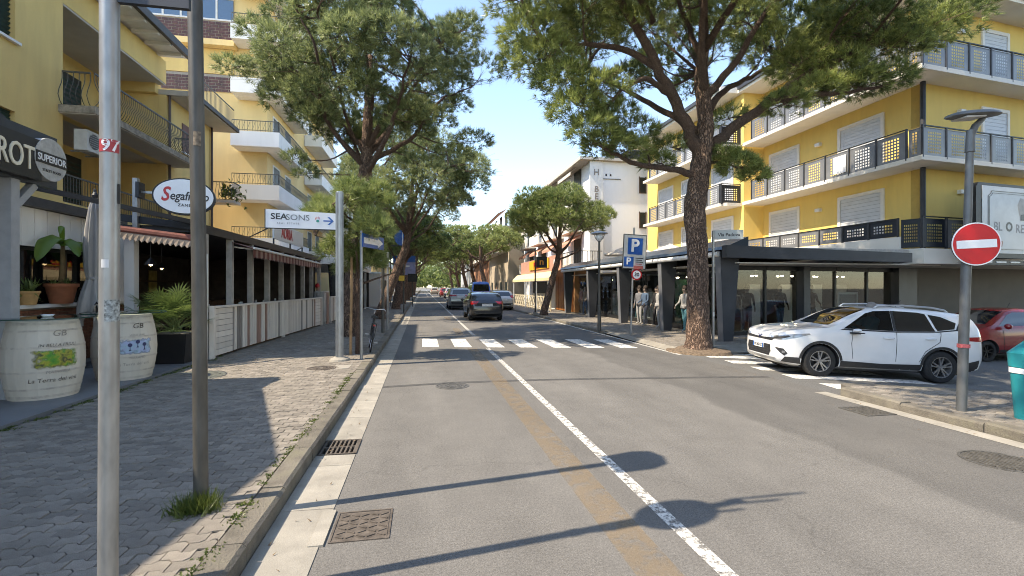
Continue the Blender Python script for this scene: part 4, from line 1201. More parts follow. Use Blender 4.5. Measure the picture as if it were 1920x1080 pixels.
    for s in (3.2, 8.25):
        p = A + D * s
        part(t, 'column', m_col, lambda b: b.box((p.x, p.y - .12, 1.3), (.45 if s > 4 else .3, .35, 2.6), rz=rz))
    part(t, 'pier', m_col, lambda b: b.box(tuple(A + D * 8.95 + Vector((0, .1, 1.25))), (1.0, .3, 2.7), rz=rz))
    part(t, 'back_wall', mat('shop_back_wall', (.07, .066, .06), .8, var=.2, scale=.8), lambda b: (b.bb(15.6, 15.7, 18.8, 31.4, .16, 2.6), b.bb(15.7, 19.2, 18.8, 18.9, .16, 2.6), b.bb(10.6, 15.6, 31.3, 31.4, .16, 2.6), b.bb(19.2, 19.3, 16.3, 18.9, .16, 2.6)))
    # fittings
    for x, y in ((11.4, 16.2), (12.9, 16.6), (14.6, 16.9), (16.3, 17.2), (17.6, 17.3)):
        part(t, 'display_panel', m_shelf, lambda b: b.box((x, y + .3, 1.05), (.5, .05, 1.8)))
    for y in (22.3, 23.1, 26.5):
        part(t, 'shelf_unit', m_shelf, lambda b: (b.bb(11.2, 11.5, y, y + .05, .16, 1.6), b.bb(11.2, 11.5, y + .7, y + .75, .16, 1.6), *[b.bb(11.2, 11.5, y + .05, y + .7, .3 + j * .42, .33 + j * .42) for j in range(4)]))
    part(t, 'green_counter', mat('green_panel', (.05, .16, .08), .6, var=.1), lambda b: b.bb(11.8, 12.2, 19.6, 21.0, .16, 2.2))
    for k in range(4):
        y = 17.0 + k * 3.2
        part(t, 'clothes_rail', m_alu, lambda b: (b.bb(12.4, 12.44, y, y + 1.6, 1.5, 1.54), b.bb(12.4, 12.44, y, y + .04, .16, 1.5), b.bb(12.4, 12.44, y + 1.56, y + 1.6, .16, 1.5)))
        for j in range(8):
            cm = mat('garment_%d' % (j % 5), [(.05, .07, .12), (.3, .27, .22), (.12, .035, .04), (.03, .03, .03), (.18, .2, .19)][j % 5], .9, var=.2)
            part(t, 'hanging_garment', cm, lambda b: b.prism([(-.22, 0), (.22, 0), (.2, .75), (.05, .85), (-.05, .85), (-.2, .75)], (12.42, y + .15 + j * .18, .65), (1, 0, 0), (0, 0, 1), (0, .07, 0)))
    spots = [(11.2, 15.9), (11.6, 16.3), (12.6, 16.4), (12.8, 16.9), (13.9, 16.6), (14.2, 17.2), (14.6, 16.9), (15.9, 17.2), (16.4, 17.6), (17.0, 17.2), (17.7, 17.6), (11.4, 18.3), (11.6, 19.6), (11.5, 20.2), (11.9, 21.0), (11.4, 24.6), (11.6, 28.2), (12.6, 19.2)]
    for x, y in spots:
        s = part(t, 'spotlight', m_black, lambda b: b.lathe([(.035, .0), (.045, .1), (.02, .12), (.01, .16)], 8, (x, y, 2.30))) ; part(s, 'stem', m_black, lambda b: b.tube([(x, y, 2.44), (x, y, 2.6)], .01, 5))
        part(s, 'bulb', m_spot, lambda b: b.lathe([(0, -.05), (.045, -.025), (.045, .0)], 8, (x, y, 2.298)))
    sg = part(t, 'window_poster', m_shelf, lambda b: b.box(tuple(A + D * 5.9 + Vector((0, .25, 1.35))), (1.1, .03, .6), rz=rz))
    part(sg, 'poster_face', m_colside, lambda b: b.box(tuple(A + D * 5.9 + Vector((.0, .23, 1.35))), (.9, .02, .42), rz=rz))
    return t
clothes_shop()

# ---- lightbox over the garage
def billboard():
    t = thing('lightbox_billboard', 'large weathered white lightbox billboard with black rim above the grey garage', 'billboard', (18, 13.1, 2.7))
    o = Vector((17.9, 13.06, 2.82)); e = E1; n = Vector((E1.y, -E1.x, 0)); up = Vector((0, 0, 1))
    W, H = 4.2, 2.5
    part(t, 'case', m_black, lambda b: b.prism([(0, .15), (.12, 0), (W, 0), (W, H), (.12, H), (0, H - .15)], o, e, up, n * .32))
    f = part(t, 'face', mat('weathered_acrylic', (.52, .53, .53), .35, var=.06, scale=1.5, grime=(.35, .36, .36), gscale=1.2, gamt=.6), lambda b: b.prism([(.28, .16), (W - .2, .16), (W - .2, H - .1), (.28, H - .1)], o + n * .321, e, up, n * .012))
    def line(b, pts, w, off):
        for a, c in zip(pts, pts[1:]):
            b.bar(o + e * a[0] + up * a[1] + n * off, o + e * c[0] + up * c[1] + n * off, w, .006)
    fr = [(.56, .42), (.56, H - .42), (.68, H - .36), (.72, H - .26), (3.7, H - .26), (3.74, .3), (.62, .3)]
    part(f, 'border_line', m_signblack, lambda b: line(b, fr, .03, .337))
    fr2 = [(.62, .48), (.62, H - .46), (.73, H - .41), (.78, H - .33), (3.64, H - .33)]
    part(f, 'inner_border_line', m_signblack, lambda b: line(b, fr2, .014, .337))
    mf = mat('faded_print', (.30, .30, .30), .6, var=.3, scale=12)
    letters(t, 'lettering', 'BL', .42, mf, o + e * 1.05 + up * 1.05 + n * .336, e, up, bold=.01, extrude=.002)
    letters(t, 'lettering', 'O', .42, m_signblack, o + e * 1.62 + up * 1.05 + n * .336, e, up, bold=.04, extrude=.002)
    letters(t, 'lettering', 'REY', .42, mf, o + e * 2.3 + up * 1.0 + n * .336, e, up, bold=.01, extrude=.002)
    part(f, 'wing_mark', mat('grey_print', (.40, .39, .36), .6), lambda b: b.prism([(0, 0), (.1, .35), (.06, .6), (-.15, .65), (-.3, .4), (-.2, .05)], o + e * 2.35 + up * 1.42 + n * .334, e, up, n * .004))
    part(f, 'cup_mark', m_signblack, lambda b: b.prism([(0, 0), (.24, .0), (.3, .24), (.02, .2)], o + e * 2.2 + up * 1.3 + n * .339, e, up, n * .004))
    part(f, 'sticker', mat('orange_sticker', (.5, .2, .1), .6, var=.3, scale=20), lambda b: b.prism([(0, 0), (.16, -.04), (.19, .14), (.03, .18)], o + e * 1.1 + up * .42 + n * .334, e, up, n * .003))
    part(t, 'light_strip', m_black, lambda b: b.prism([(0, 0), (W, 0), (W, .16), (0, .16)], o - up * .22, e, up, n * .2))
    for k in range(4): part(t, 'lamp_tube', m_signw, lambda b: b.prism([(0, 0), (.5, 0), (.5, .05), (0, .05)], o + e * (.5 + k * .72) - up * .15 + n * .201, e, up, n * .01))
    part(t, 'bracket', m_dark, lambda b: (b.bar(o + e * .6 + up * .5, o + e * .6 + up * .5 - n * .3, .08), b.bar(o + e * 3.2 + up * .5, o + e * 3.2 + up * .5 - n * .3, .08)))
billboard()

# ---- white hotel
def hotel():
    t = thing('white_hotel', 'tall white hotel with brown eaves and vertical letters on its blank side wall', 'hotel', (14, 42, .1))
    m_hw = mat('cool_white_render', (.74, .76, .79), .85, var=.04, scale=.8, grime=(.62, .63, .64), gscale=1.6, gamt=.4, stretch=(1, 1, .22))
    part(t, 'wall', m_hw, lambda b: (b.bb(11.9, 24, 34, 58, .1, 11.2),))
    part(t, 'corner_pilaster', m_white, lambda b: b.bb(11.75, 12.75, 33.88, 34.0, .1, 11.2))
    part(t, 'roof', mat('brown_soffit', (.30, .25, .20), .8, var=.1), lambda b: b.bb(11.0, 24.5, 33.7, 58.5, 11.2, 11.36))
    part(t, 'roof_edge', m_soffit, lambda b: (b.bb(10.9, 11.0, 33.6, 58.5, 11.22, 11.42), b.bb(11.0, 24.5, 33.6, 33.7, 11.22, 11.42)))
    part(t, 'roof_terrace', m_dark, lambda b: b.prism([(12.8, 11.5), (17.5, 11.5), (17.5, 13.0)], (0, 34.5, 0), (1, 0, 0), (0, 0, 1), (0, 8, 0)))
    m_hl = mat('brown_letters', (.26, .23, .21), .6)
    for ch, z in (('H', 10.35), ('B', 9.1), ('E', 8.55), ('R', 8.0), ('T', 7.45)):
        letters(t, 'lettering', ch, .62, m_hl, (12.25, 33.87, z), (1, 0, 0), (0, 0, 1), bold=.02, extrude=.02)
    for z in (9.0, 6.35, 3.95):
        w = part(t, 'window', m_greydoor, lambda b: b.bb(15.75, 16.2, 33.96, 34.01, z, z + 1.15))
        part(w, 'frame', mat('brown_frame', (.12, .08, .06), .6), lambda b: (b.bb(15.68, 15.75, 33.94, 34.0, z - .06, z + 1.21), b.bb(16.2, 16.27, 33.94, 34.0, z - .06, z + 1.21), b.bb(15.75, 16.2, 33.94, 34.0, z - .06, z)))
    for x in (13.0, 13.35): part(t, 'vent_hole', m_signblack, lambda b: b.bb(x, x + .12, 33.98, 34.005, 10.15, 10.3))
    part(t, 'bracket', m_wiron, lambda b: b.bb(12.76, 14.2, 33.94, 33.98, 9.9, 9.94))
    part(t, 'setback', m_white2, lambda b: b.bb(16.8, 24, 33.55, 34.0, .1, 11.19))
    for k in range(3):
        z = 3.4 + k * 2.75
        for y0 in (35.5, 41, 46.5, 52):
            s = part(t, 'balcony', m_rsof, lambda b: (b.bb(10.9, 11.9, y0, y0 + 4.2, z, z + .18), b.bb(10.9, 10.98, y0, y0 + 4.2, z + .18, z + 1.0)))
            part(t, 'window', m_greydoor, lambda b: b.bb(11.86, 11.9, y0 + .8, y0 + 2.6, z + .2, z + 2.3))
            part(s, 'awning', m_canvasw if k else mat('salmon_canvas', (.5, .25, .17), .9), lambda b: b.add([(11.88, y0 + .3, z + 2.6), (11.88, y0 + 3.9, z + 2.6), (10.85, y0 + 3.9, z + 1.9), (10.85, y0 + .3, z + 1.9), (10.85, y0 + .3, z + 1.65), (10.85, y0 + 3.9, z + 1.65)], [(0, 1, 2, 3), (3, 2, 5, 4)]))
    ter = part(t, 'front_terrace', m_soffit, lambda b: b.bb(9.8, 11.9, 31.7, 44.0, 3.25, 3.45))
    rl = MB(); rl.bar((9.95, 31.8, 4.35), (9.95, 44, 4.35), .05); rl.bar((9.95, 31.8, 4.35), (11.9, 31.8, 4.35), .05)
    rl.build('handrail', m_black, t)
    me = MB().box((0, 0, .45), (.025, .025, .9)).mesh('baluster', m_black)
    for i in range(40): link('baluster', me, t, (9.95, 31.8 + i * .31, 3.45))
    for i in range(10): link('baluster', me, t, (10.1 + i * .18, 31.8, 3.45))
    return t
hotel().location.x += .45
for i, (x, y) in enumerate(((12.6, 29.0), (14.4, 26.2), (14.8, 30.2))):
    p = thing('white_parasol', ['open white parasol on the shop roof terrace beside the blank hotel wall', 'open white parasol on the shop roof behind the parking sign', 'open white parasol half hidden by the yellow block on the roof terrace'][i], 'parasol', (x, y, 3.12), 'white parasols on the shop roof', local=True)
    part(p, 'pole', m_white, lambda b: b.tube([(0, 0, 0), (0, 0, 1.3)], .03, 6))
    part(p, 'canopy', m_canvasw, lambda b: b.lathe([(1.2, .75), (1.2, .80), (.6, 1.05), (.04, 1.25), (0, 1.3)], 8))

# ---- pizzeria with cream awning
def pizzeria():
    t = thing('orange_pizzeria', 'low restaurant with orange sign band and cream awning beside the hotel', 'restaurant', (10.4, 38, .1))
    part(t, 'wall', mat('orange_render', (.38, .20, .09), .8, var=.1), lambda b: b.bb(10.3, 11.85, 31.7, 46, .1, 3.24))
    part(t, 'pale_wall', m_white2, lambda b: b.bb(10.26, 10.3, 36.5, 46, .1, 3.0))
    band = part(t, 'sign_band', mat('salmon_sign', (.46, .25, .18), .6, var=.08), lambda b: b.bb(9.4, 9.5, 31.9, 45.6, 3.05, 4.15))
    pan = part(t, 'name_panel', mat('yellow_panel', (.60, .38, .03), .5, var=.06), lambda b: b.bb(9.3, 9.39, 35.0, 41.5, 3.3, 4.05))
    letters(t, 'lettering', 'PIZZERIA', .75, m_signred, (9.28, 38.2, 3.62), (0, -1, 0), (0, 0, 1), bold=.02, extrude=.01)
    letters(t, 'lettering', 'BAR', .6, m_signw, (9.38, 33.2, 3.6), (0, -1, 0), (0, 0, 1), bold=.02, extrude=.01)
    aw = part(t, 'awning', mat('cream_canvas', (.66, .53, .30), .9, var=.08), lambda b: b.add([(9.5, 32, 3.05), (9.5, 45.5, 3.05), (9.0, 45.5, 2.95), (9.0, 32, 2.95), (8.55, 45.5, 2.5), (8.55, 32, 2.5), (8.55, 45.5, 2.3), (8.55, 32, 2.3)], [(0, 1, 2, 3), (3, 2, 4, 5), (5, 4, 6, 7)]))
    for y in (32.4, 36, 40, 45.3): part(t, 'post', m_white, lambda b: b.bb(8.6, 8.68, y, y + .08, .1, 2.45))
    for k in range(6):
        part(t, 'door_leaf', mat('varnished_wood', (.30, .11, .025), .4, var=.2, scale=3), lambda b: b.bb(10.2, 10.26, 31.9 + k * .7, 32.5 + k * .7, .12, 2.6))
    part(t, 'dark_window', m_greydoor, lambda b: b.bb(10.2, 10.256, 38, 44, 1.3, 2.3))
    return t
pizzeria()
lat = thing('lattice_fence', 'low cream fence of crossed laths in front of the pizzeria awning', 'fence', (8.75, 38, .1))
m_latt = mat('cream_wood', (.62, .54, .38), .7, var=.06)
part(lat, 'rail', m_latt, lambda b: b.bb(8.72, 8.78, 32.2, 45.4, 1.08, 1.14)); part(lat, 'rail', m_latt, lambda b: b.bb(8.72, 8.78, 32.2, 45.4, .2, .26))
LAT = MB().bar((0, 0, 0), (0, .84, .82), .035, .05).bar((.0, .84, 0), (0, 0, .82), .03, .045)
LATM = LAT.mesh('cross_lath', m_latt)
for k in range(14):
    link('cross_lath', LATM, lat, (8.75, 32.35 + k * .93, .26)); part(lat, 'post', m_latt, lambda b: b.bb(8.71, 8.79, 32.22 + k * .93, 32.30 + k * .93, .1, 1.2))

# ---- further houses behind the avenue trees
def far_house(name, label, x0, x1, y0, y1, h, m, side, win=(2.9, 3.0), bal=True):
    t = thing(name, label, 'building', ((x0 + x1) / 2, (y0 + y1) / 2, .1))
    part(t, 'wall', m, lambda b: b.bb(x0, x1, y0, y1, .1, h))
    part(t, 'roof', MATS['brown_soffit'], lambda b: b.bb(x0 - .7, x1 + .7, y0 - .5, y1 + .5, h, h + .3))
    xf = x0 if side > 0 else x1
    for lv in range(int((h - 3) / 3) + 1):
        z = 3.4 + lv * 3 if lv else .3
        for k in range(int((y1 - y0) / 4.2)):
            y = y0 + 1.2 + k * 4.2
            part(t, 'window', m_greydoor, lambda b: b.bb(xf - .03, xf + .03, y, y + 1.7, z + .2, z + 2.2))
        if bal and lv:
            part(t, 'balcony', m_rsof, lambda b: (b.bb(xf - side * 1.1, xf, y0 + .5, y1 - .5, z, z + .18), b.bb(xf - side * 1.1, xf - side * 1.04, y0 + .5, y1 - .5, z + .18, z + 1.0)))
            part(t, 'awning', m_canvasw if lv % 2 else MATS['salmon_canvas'], lambda b: b.add([(xf, y0 + 1, z + 2.6), (xf, y1 - 1, z + 2.6), (xf - side * 1.3, y1 - 1, z + 1.9), (xf - side * 1.3, y0 + 1, z + 1.9)], [(0, 1, 2, 3)]))
    return t
m_beige = mat('beige_render', (.42, .35, .26), .9, var=.06, scale=.8); m_terra = mat('terracotta_render', (.36, .17, .09), .9, var=.06, scale=.8); m_grey2 = mat('grey_render', (.36, .36, .35), .9, var=.06)
far_house('shading_house', 'unseen beige house across the side street, added to darken the yellow block', 12.5, 27, -16, 1.2, 11.5, m_beige, 1)  # out of view, added to keep sky light off the yellow block
far_house('beige_house', 'beige house with long balconies and awnings beyond the pizzeria', 10.8, 22, 60, 78, 9.3, m_beige, 1)
far_house('terracotta_house', 'terracotta house with awnings far down the right side', 11, 23, 80, 104, 9.0, m_terra, 1)
far_house('grey_house', 'pale grey house far along the right row of pines', 11, 24, 108, 140, 12, m_grey2, 1, bal=False)
far_house('cream_house', 'cream apartment house past the white kiosk on the left', -20, -8.5, 58, 84, 12.2, m_white2, -1)
far_house('ochre_house', 'ochre house far down the left side behind the pines', -20, -8.5, 90, 130, 9.2, m_yell2, -1)

# ================================================================ VEHICLES
def car_paint(name, col, metal=.0):
    return mat(name, col, .32, metal, var=.03, scale=2, spec=.5, coat=1.0)
m_tyre = mat('tyre_rubber', (.018, .018, .018), .85, var=.2, scale=20)
m_rim = mat('alloy_rim', (.50, .50, .50), .28, .85, var=.05)
m_rimd = mat('dark_rim', (.03, .03, .03), .4, .5)
m_plast = mat('black_plastic', (.022, .022, .023), .6, var=.15, scale=12)
m_carglass = glass_mat('car_glass', (.22, .25, .25), .35)
m_tint = mat('tinted_glass', (.008, .009, .010), .05, spec=.7, coat=1.0, var=0)
m_chrome = mat('chrome', (.65, .65, .65), .12, 1.0, var=0)
m_lens = mat('headlamp_lens', (.30, .31, .32), .12, .4, var=.2, scale=30, coat=1.0)
m_tail = mat('tail_lamp_red', (.35, .008, .01), .2, coat=1.0, var=.1, scale=20)
m_plate = mat('number_plate', (.62, .62, .62), .4, var=.03)
m_cabin = mat('cabin_trim', (.02, .02, .022), .9, var=.2)

def tab(table, x):
    xs = [p[0] for p in table][::-1]; zs = [p[1] for p in table][::-1]
    return float(np.interp(x, xs, zs))

class Car:
    def __init__(s, spec):
        s.sp = spec
        L0, L1 = spec['top'][0][0], spec['top'][-1][0]
        xs = sorted(set(list(np.linspace(L1, L0, 46)) + [p[0] for p in spec['top']] + [p[0] for p in spec['plan']]))[::-1]
        xs = [x for i, x in enumerate(xs) if i == 0 or abs(xs[i - 1] - x) > .012]
        if xs[-1] != L1: xs[-1] = L1
        v = []; f = []
        n = None
        sm = lambda tb, x: sum(tab(tb, min(L0, max(L1, x + d))) * w for d, w in ((-.07, .2), (-.03, .2), (0, .2), (.03, .2), (.07, .2))) if L1 + .12 < x < L0 - .12 else tab(tb, x)
        for x in xs:
            hw = sm(spec['plan'], x); zt = sm(spec['top'], x); zb = tab(spec['bot'], x); belt = tab(spec['belt'], x)
            zs = min(belt, zt - .05); H = zt - zs; tf = spec.get('tumble', 1.0)
            half = [(0, zb), (hw * .8, zb), (hw * .95, zb + .05), (hw * .992, zb + .16), (hw, (zb + zs) / 2), (hw * .992, zs - .17), (hw * .975, zs - .06), (hw * .95, zs),
                    (hw * .95 - .10 * H * tf, zs + .18 * H), (hw * .95 - .20 * H * tf, zs + .5 * H), (hw * .95 - .33 * H * tf, zs + .84 * H), (hw * .86 - .34 * H * tf, zs + .95 * H), (hw * .45, zt - .006 - .012 * H), (0, zt)]
            zlo = zb + .01
            half = [(y, max(z, zlo) if i > 1 else z) for i, (y, z) in enumerate(half)]
            ring = half + [(-y, z) for y, z in half[-2:0:-1]]
            n = len(ring)
            v += [(x, y, z) for y, z in ring]
        for i in range(len(xs) - 1):
            for k in range(n):
                f.append((i * n + k, i * n + (k + 1) % n, (i + 1) * n + (k + 1) % n, (i + 1) * n + k))
        f.append(tuple(range(n))[::-1]); f.append(tuple((len(xs) - 1) * n + k for k in range(n)))
        s.mb = MB(); s.mb.add(v, f)
        s.me = s.mb.mesh('body', spec['paint'], smooth=50)
        bm = bmesh.new(); bm.from_mesh(s.me); s.bvh = BVHTree.FromBMesh(bm); bm.free()

    def cut(s, cutters):
        """boolean away wheel wells, cabin and window openings"""
        o = bpy.data.objects.new('tmp_body', s.me); COL.objects.link(o)
        tmp = []
        s.me.materials.append(m_cabin)
        for c in cutters:
            cm = c.mesh('tmp_cut', m_cabin)
            co = bpy.data.objects.new('tmp_cut', cm); COL.objects.link(co); tmp.append(co)
            md = o.modifiers.new('b', 'BOOLEAN'); md.operation = 'DIFFERENCE'; md.object = co; md.solver = 'EXACT'; md.material_mode = 'TRANSFER'
        bpy.context.view_layer.update()
        me = bpy.data.meshes.new_from_object(o.evaluated_get(bpy.context.evaluated_depsgraph_get()))
        for q in tmp + [o]: bpy.data.objects.remove(q)
        me.set_sharp_from_angle(angle=R(40))
        s.me = me

    def decal(s, poly, o, u, v, d, off=.005, step=.07, miss=.25):
        """project polygon (in plane o,u,v) along d on the body; returns mesh builder"""
        bm = bmesh.new()
        vs = [bm.verts.new((a, b, 0)) for a, b in poly]
        bm.faces.new(vs)
        bmesh.ops.triangulate(bm, faces=bm.faces[:])
        for _ in range(6):
            es = [e for e in bm.edges if e.calc_length() > step]
            if not es: break
            bmesh.ops.subdivide_edges(bm, edges=es, cuts=1)
            bmesh.ops.triangulate(bm, faces=bm.faces[:])
        o = Vector(o); u = Vector(u); v = Vector(v); d = Vector(d).normalized()
        b = MB(); bm.verts.index_update()
        pts = []; bad = set()
        for q in bm.verts:
            p = o + u * q.co.x + v * q.co.y
            h = s.bvh.ray_cast(p, d)
            if h[0] is None: bad.add(q.index); pts.append(p)
            else: pts.append(h[0] - d * off)
        b.add(pts, [tuple(x.index for x in f.verts) for f in bm.faces if not any(x.index in bad for x in f.verts)])
        bm.free()
        return b
    def side(s, poly, sgn, off=.005, **k):
        return s.decal(poly, (0, sgn * 2.0, 0), (1, 0, 0), (0, 0, 1), (0, -sgn, 0), off, **k)
    def front(s, poly, off=.006, **k):
        return s.decal(poly, (4.0, 0, 0), (0, 1, 0), (0, 0, 1), (-1, 0, 0), off, **k)
    def rear(s, poly, off=.006, **k):
        return s.decal(poly, (-4.0, 0, 0), (0, 1, 0), (0, 0, 1), (1, 0, 0), off, **k)
    def diag(s, poly, sx, sy, off=.006, **k):
        """view from a corner: first coordinate runs outward along the flank"""
        q = math.sqrt(.5)
        L0 = abs(s.sp['top'][0 if sx > 0 else -1][0]) - .13; W0 = max(p[1] for p in s.sp['plan']) - .10
        return s.decal(poly, (sx * (L0 + 2), sy * (W0 + 2), 0), (-sx * q, sy * q, 0), (0, 0, 1), (-sx * q, -sy * q, 0), off, **k)
    def top(s, poly, off=.005, **k):
        return s.decal(poly, (0, 0, 3), (1, 0, 0), (0, 1, 0), (0, 0, -1), off, **k)

def wheel_meshes(r, w, rim_m, spokes=10, rr=.66):
    t = MB().lathe([(r * rr, -w / 2), (r * .9, -w / 2), (r * .97, -w * .42), (r, -w * .3), (r, w * .3), (r * .97, w * .42), (r * .9, w / 2), (r * rr, w / 2)], 32, close=True)
    rim = MB()
    R_ = r * rr
    rim.lathe([(R_, -w * .42), (R_ * 1.0, w * .46), (R_ * .93, w * .46), (R_ * .90, w * .2), (R_ * .90, -w * .42)], 32, close=True)
    rim.lathe([(0, w * .36), (R_ * .16, w * .36), (R_ * .2, w * .2), (R_ * .2, 0)], 14)
    for k in range(spokes):
        a = 2 * math.pi * k / spokes + (.12 if k % 2 else -.12) * (1 if spokes > 6 else 0)
        c, s_ = math.cos(a), math.sin(a)
        rim.bar((R_ * .15 * c, R_ * .15 * s_, w * .30), (R_ * .94 * c, R_ * .94 * s_, w * .36), R_ * .11, w * .16)
    dsc = MB().lathe([(R_ * .86, -w * .1), (R_ * .86, -.01), (0, -.01)], 20)
    rot = Matrix.Rotation(R(-90), 4, 'X')      # wheel axis along y, outer face to +y
    out = []
    for b, m, nm, sm in ((t, m_tyre, 'tyre', 35), (rim, rim_m, 'rim', 35), (dsc, m_rimd, 'brake_disc', False)):
        me = b.mesh(nm, m, smooth=sm); me.transform(rot); out.append((nm, me))
    return out

def put_wheels(t, meshes, axles, y, r):
    for x in axles:
        for sg in (1, -1):
            e = bpy.data.objects.new('wheel', meshes[0][1]); COL.objects.link(e); e.parent = t
            e.location = (x, sg * y, r); e.rotation_euler = (0, 0, 0 if sg > 0 else math.pi)
            for nm, me in meshes[1:]:
                o = bpy.data.objects.new(nm, me); COL.objects.link(o); o.parent = e

def arc(cx, cz, r, a0, a1, n=14):
    return [(cx + r * math.cos(R(a0 + (a1 - a0) * i / n)), cz + r * math.sin(R(a0 + (a1 - a0) * i / n))) for i in range(n + 1)]

def well(x, r, hw, w=.34):
    return [MB().tube([(x, sg * (hw + .2), r - .02), (x, sg * (hw - w), r - .02)], r * 1.17, 28) for sg in (1, -1)]

# ---- the white SUV leaving the side street
def white_suv():
    sp = dict(paint=car_paint('white_car_paint', (.74, .74, .73)),
        top=[(2.30, .70), (2.285, .80), (2.24, .915), (2.15, .975), (1.9, 1.045), (1.5, 1.10), (1.15, 1.135), (1.0, 1.20), (.6, 1.435), (.3, 1.575), (.05, 1.635), (-.4, 1.67), (-1.2, 1.645), (-1.75, 1.60), (-2.02, 1.56), (-2.10, 1.49), (-2.20, 1.24), (-2.27, 1.02), (-2.29, .9), (-2.30, .72)],
        plan=[(2.30, .60), (2.27, .72), (2.2, .81), (2.05, .875), (1.8, .91), (1.36, .925), (.4, .915), (-.8, .915), (-1.3, .925), (-1.9, .90), (-2.15, .86), (-2.27, .79), (-2.30, .72)],
        bot=[(2.30, .36), (2.2, .26), (1.9, .21), (-1.9, .22), (-2.2, .30), (-2.30, .40)],
        belt=[(2.30, .95), (1.2, 1.06), (-.6, 1.10), (-1.7, 1.17), (-2.3, 1.16)])
    c = Car(sp)
    t = thing('white_suv', 'white SUV with driver pulling out of the side street over the zebra stripes', 'car', (9.60, 9.26, -.105), local=True, rz=R(167.5))
    t.rotation_euler = (0, -.048, R(167.5)); t.scale = (.93,) * 3
    XF, XR, RW = 1.36, -1.30, .36
    win_f = [(.84, 1.125), (.30, 1.485), (.10, 1.545), (-.26, 1.57), (-.26, 1.12)]
    win_r = [(-.33, 1.12), (-.33, 1.57), (-.85, 1.558), (-1.02, 1.535), (-1.16, 1.16)]
    win_q = [(-1.21, 1.17), (-1.08, 1.525), (-1.35, 1.485), (-1.66, 1.36), (-1.60, 1.225)]
    cut = []
    for x in (XF, XR): cut += well(x, RW, .92)
    cut.append(MB().prism([(1.0, .55), (.95, 1.06), (.28, 1.47), (-.1, 1.54), (-1.3, 1.52), (-1.8, 1.40), (-1.95, 1.1), (-1.95, .55)], (0, -.70, 0), (1, 0, 0), (0, 0, 1), (0, 1.40, 0)))
    for sg in (1, -1):
        cut.append(MB().prism(win_f, (0, sg * .5, 0), (1, 0, 0), (0, 0, 1), (0, sg * .7, 0)))
        cut.append(MB().prism(win_r, (0, sg * .5, 0), (1, 0, 0), (0, 0, 1), (0, sg * .7, 0)))
    cut.append(MB().prism([(.98, 1.16), (.88, 1.27), (.3, 1.60), (.16, 1.50), (.75, 1.10)], (0, -.60, 0), (1, 0, 0), (0, 0, 1), (0, 1.2, 0)))
    c.cut(cut)
    body = link('body', c.me, t)
    for sg in (1, -1):
        c.side(win_f, sg, .004).build('side_window', m_carglass, t, True)
        c.side(win_r, sg, .004).build('side_window', m_tint, t, True)
        c.side(win_q, sg, .004).build('quarter_window', m_tint, t, True)
        c.side([(.93, 1.09), (.84, 1.12), (-.29, 1.115), (-1.2, 1.16), (-1.63, 1.215), (-1.72, 1.36), (-1.70, 1.20), (-1.2, 1.135), (-.3, 1.09)], sg, .007, step=.1).build('belt_trim', m_chrome if False else m_plast, t)
        c.side([(-.265, 1.12), (-.265, 1.57), (-.325, 1.57), (-.325, 1.12)], sg, .006).build('door_pillar', m_plast, t)
        # doors
        for nm, pl in (('door_gap', [(.66, .46), (.70, .8), (.66, 1.09), (.652, 1.09), (.688, .8), (.652, .46)]), ('door_gap', [(-.285, .44), (-.295, 1.1), (-.307, 1.1), (-.297, .44)]), ('door_gap', [(-.80, .46), (-.92, .70), (-1.22, .92), (-1.26, 1.14), (-1.275, 1.14), (-1.235, .915), (-.93, .69), (-.812, .46)])):
            c.side(pl, sg, .003, step=.05).build(nm, m_plast, t)
        for hx, hz in ((-.12, .955), (-1.03, .985)):
            y_ = c.bvh.ray_cast(Vector((hx, sg * 2, hz)), Vector((0, -sg, 0)))[0].y
            part(t, 'door_handle', sp['paint'], lambda b: b.tube([(hx + .12, y_ - sg * .01, hz), (hx + .07, y_ + sg * .035, hz), (hx - .07, y_ + sg * .035, hz + .004), (hx - .12, y_ - sg * .01, hz + .004)], [.016, .02, .02, .016], 8), True)
        # cladding
        for x in (XF, XR):
            pl = arc(x, RW - .02, .425, 8, 172, 16) + arc(x, RW - .02, .485, 172, 8, 16)
            c.side(pl, sg, .012, step=.08).build('wheel_arch_trim', m_plast, t, True)
        c.side([(XF - .43, .40), (XF - .44, .26), (XR + .44, .26), (XR + .43, .40), (.0, .375)], sg, .010).build('sill_cladding', m_plast, t, True)
        c.side([(XF + .46, .42), (2.12, .42), (2.18, .30), (XF + .42, .27)], sg, .010).build('bumper_cladding', m_plast, t, True)
        c.side([(XR - .44, .46), (-2.16, .56), (-2.12, .30), (XR - .42, .28)], sg, .010).build('bumper_cladding', m_plast, t, True)
        # lamps
        hl = c.diag([(-.32, .855), (-.28, .79), (.0, .795), (.26, .87), (.46, .95), (.44, .975), (.15, .935)], 1, sg, .008, step=.05).build('headlight', m_lens, t, True)
        c.diag([(-.24, .815), (-.02, .82), (.14, .875), (.10, .905), (-.18, .85)], 1, sg, .012, step=.05).build('headlight_core', m_plast, hl, True)
        c.diag([(-.17, .62), (.02, .60), (.10, .50), (.04, .44), (-.06, .52)], 1, sg, .008, step=.05).build('fog_lamp_recess', m_plast, t, True)
        h = c.diag([(-.01, .55), (.05, .55), (.055, .50), (-.005, .50)], 1, sg, .014, step=.03).build('fog_lamp', m_lens, t)
        c.diag([(-.30, 1.02), (-.26, 1.10), (.28, 1.06), (.33, .98), (-.1, .97)], -1, sg, .008, step=.05).build('tail_lamp', m_tail, t, True)
        # mirror
        y0 = .90
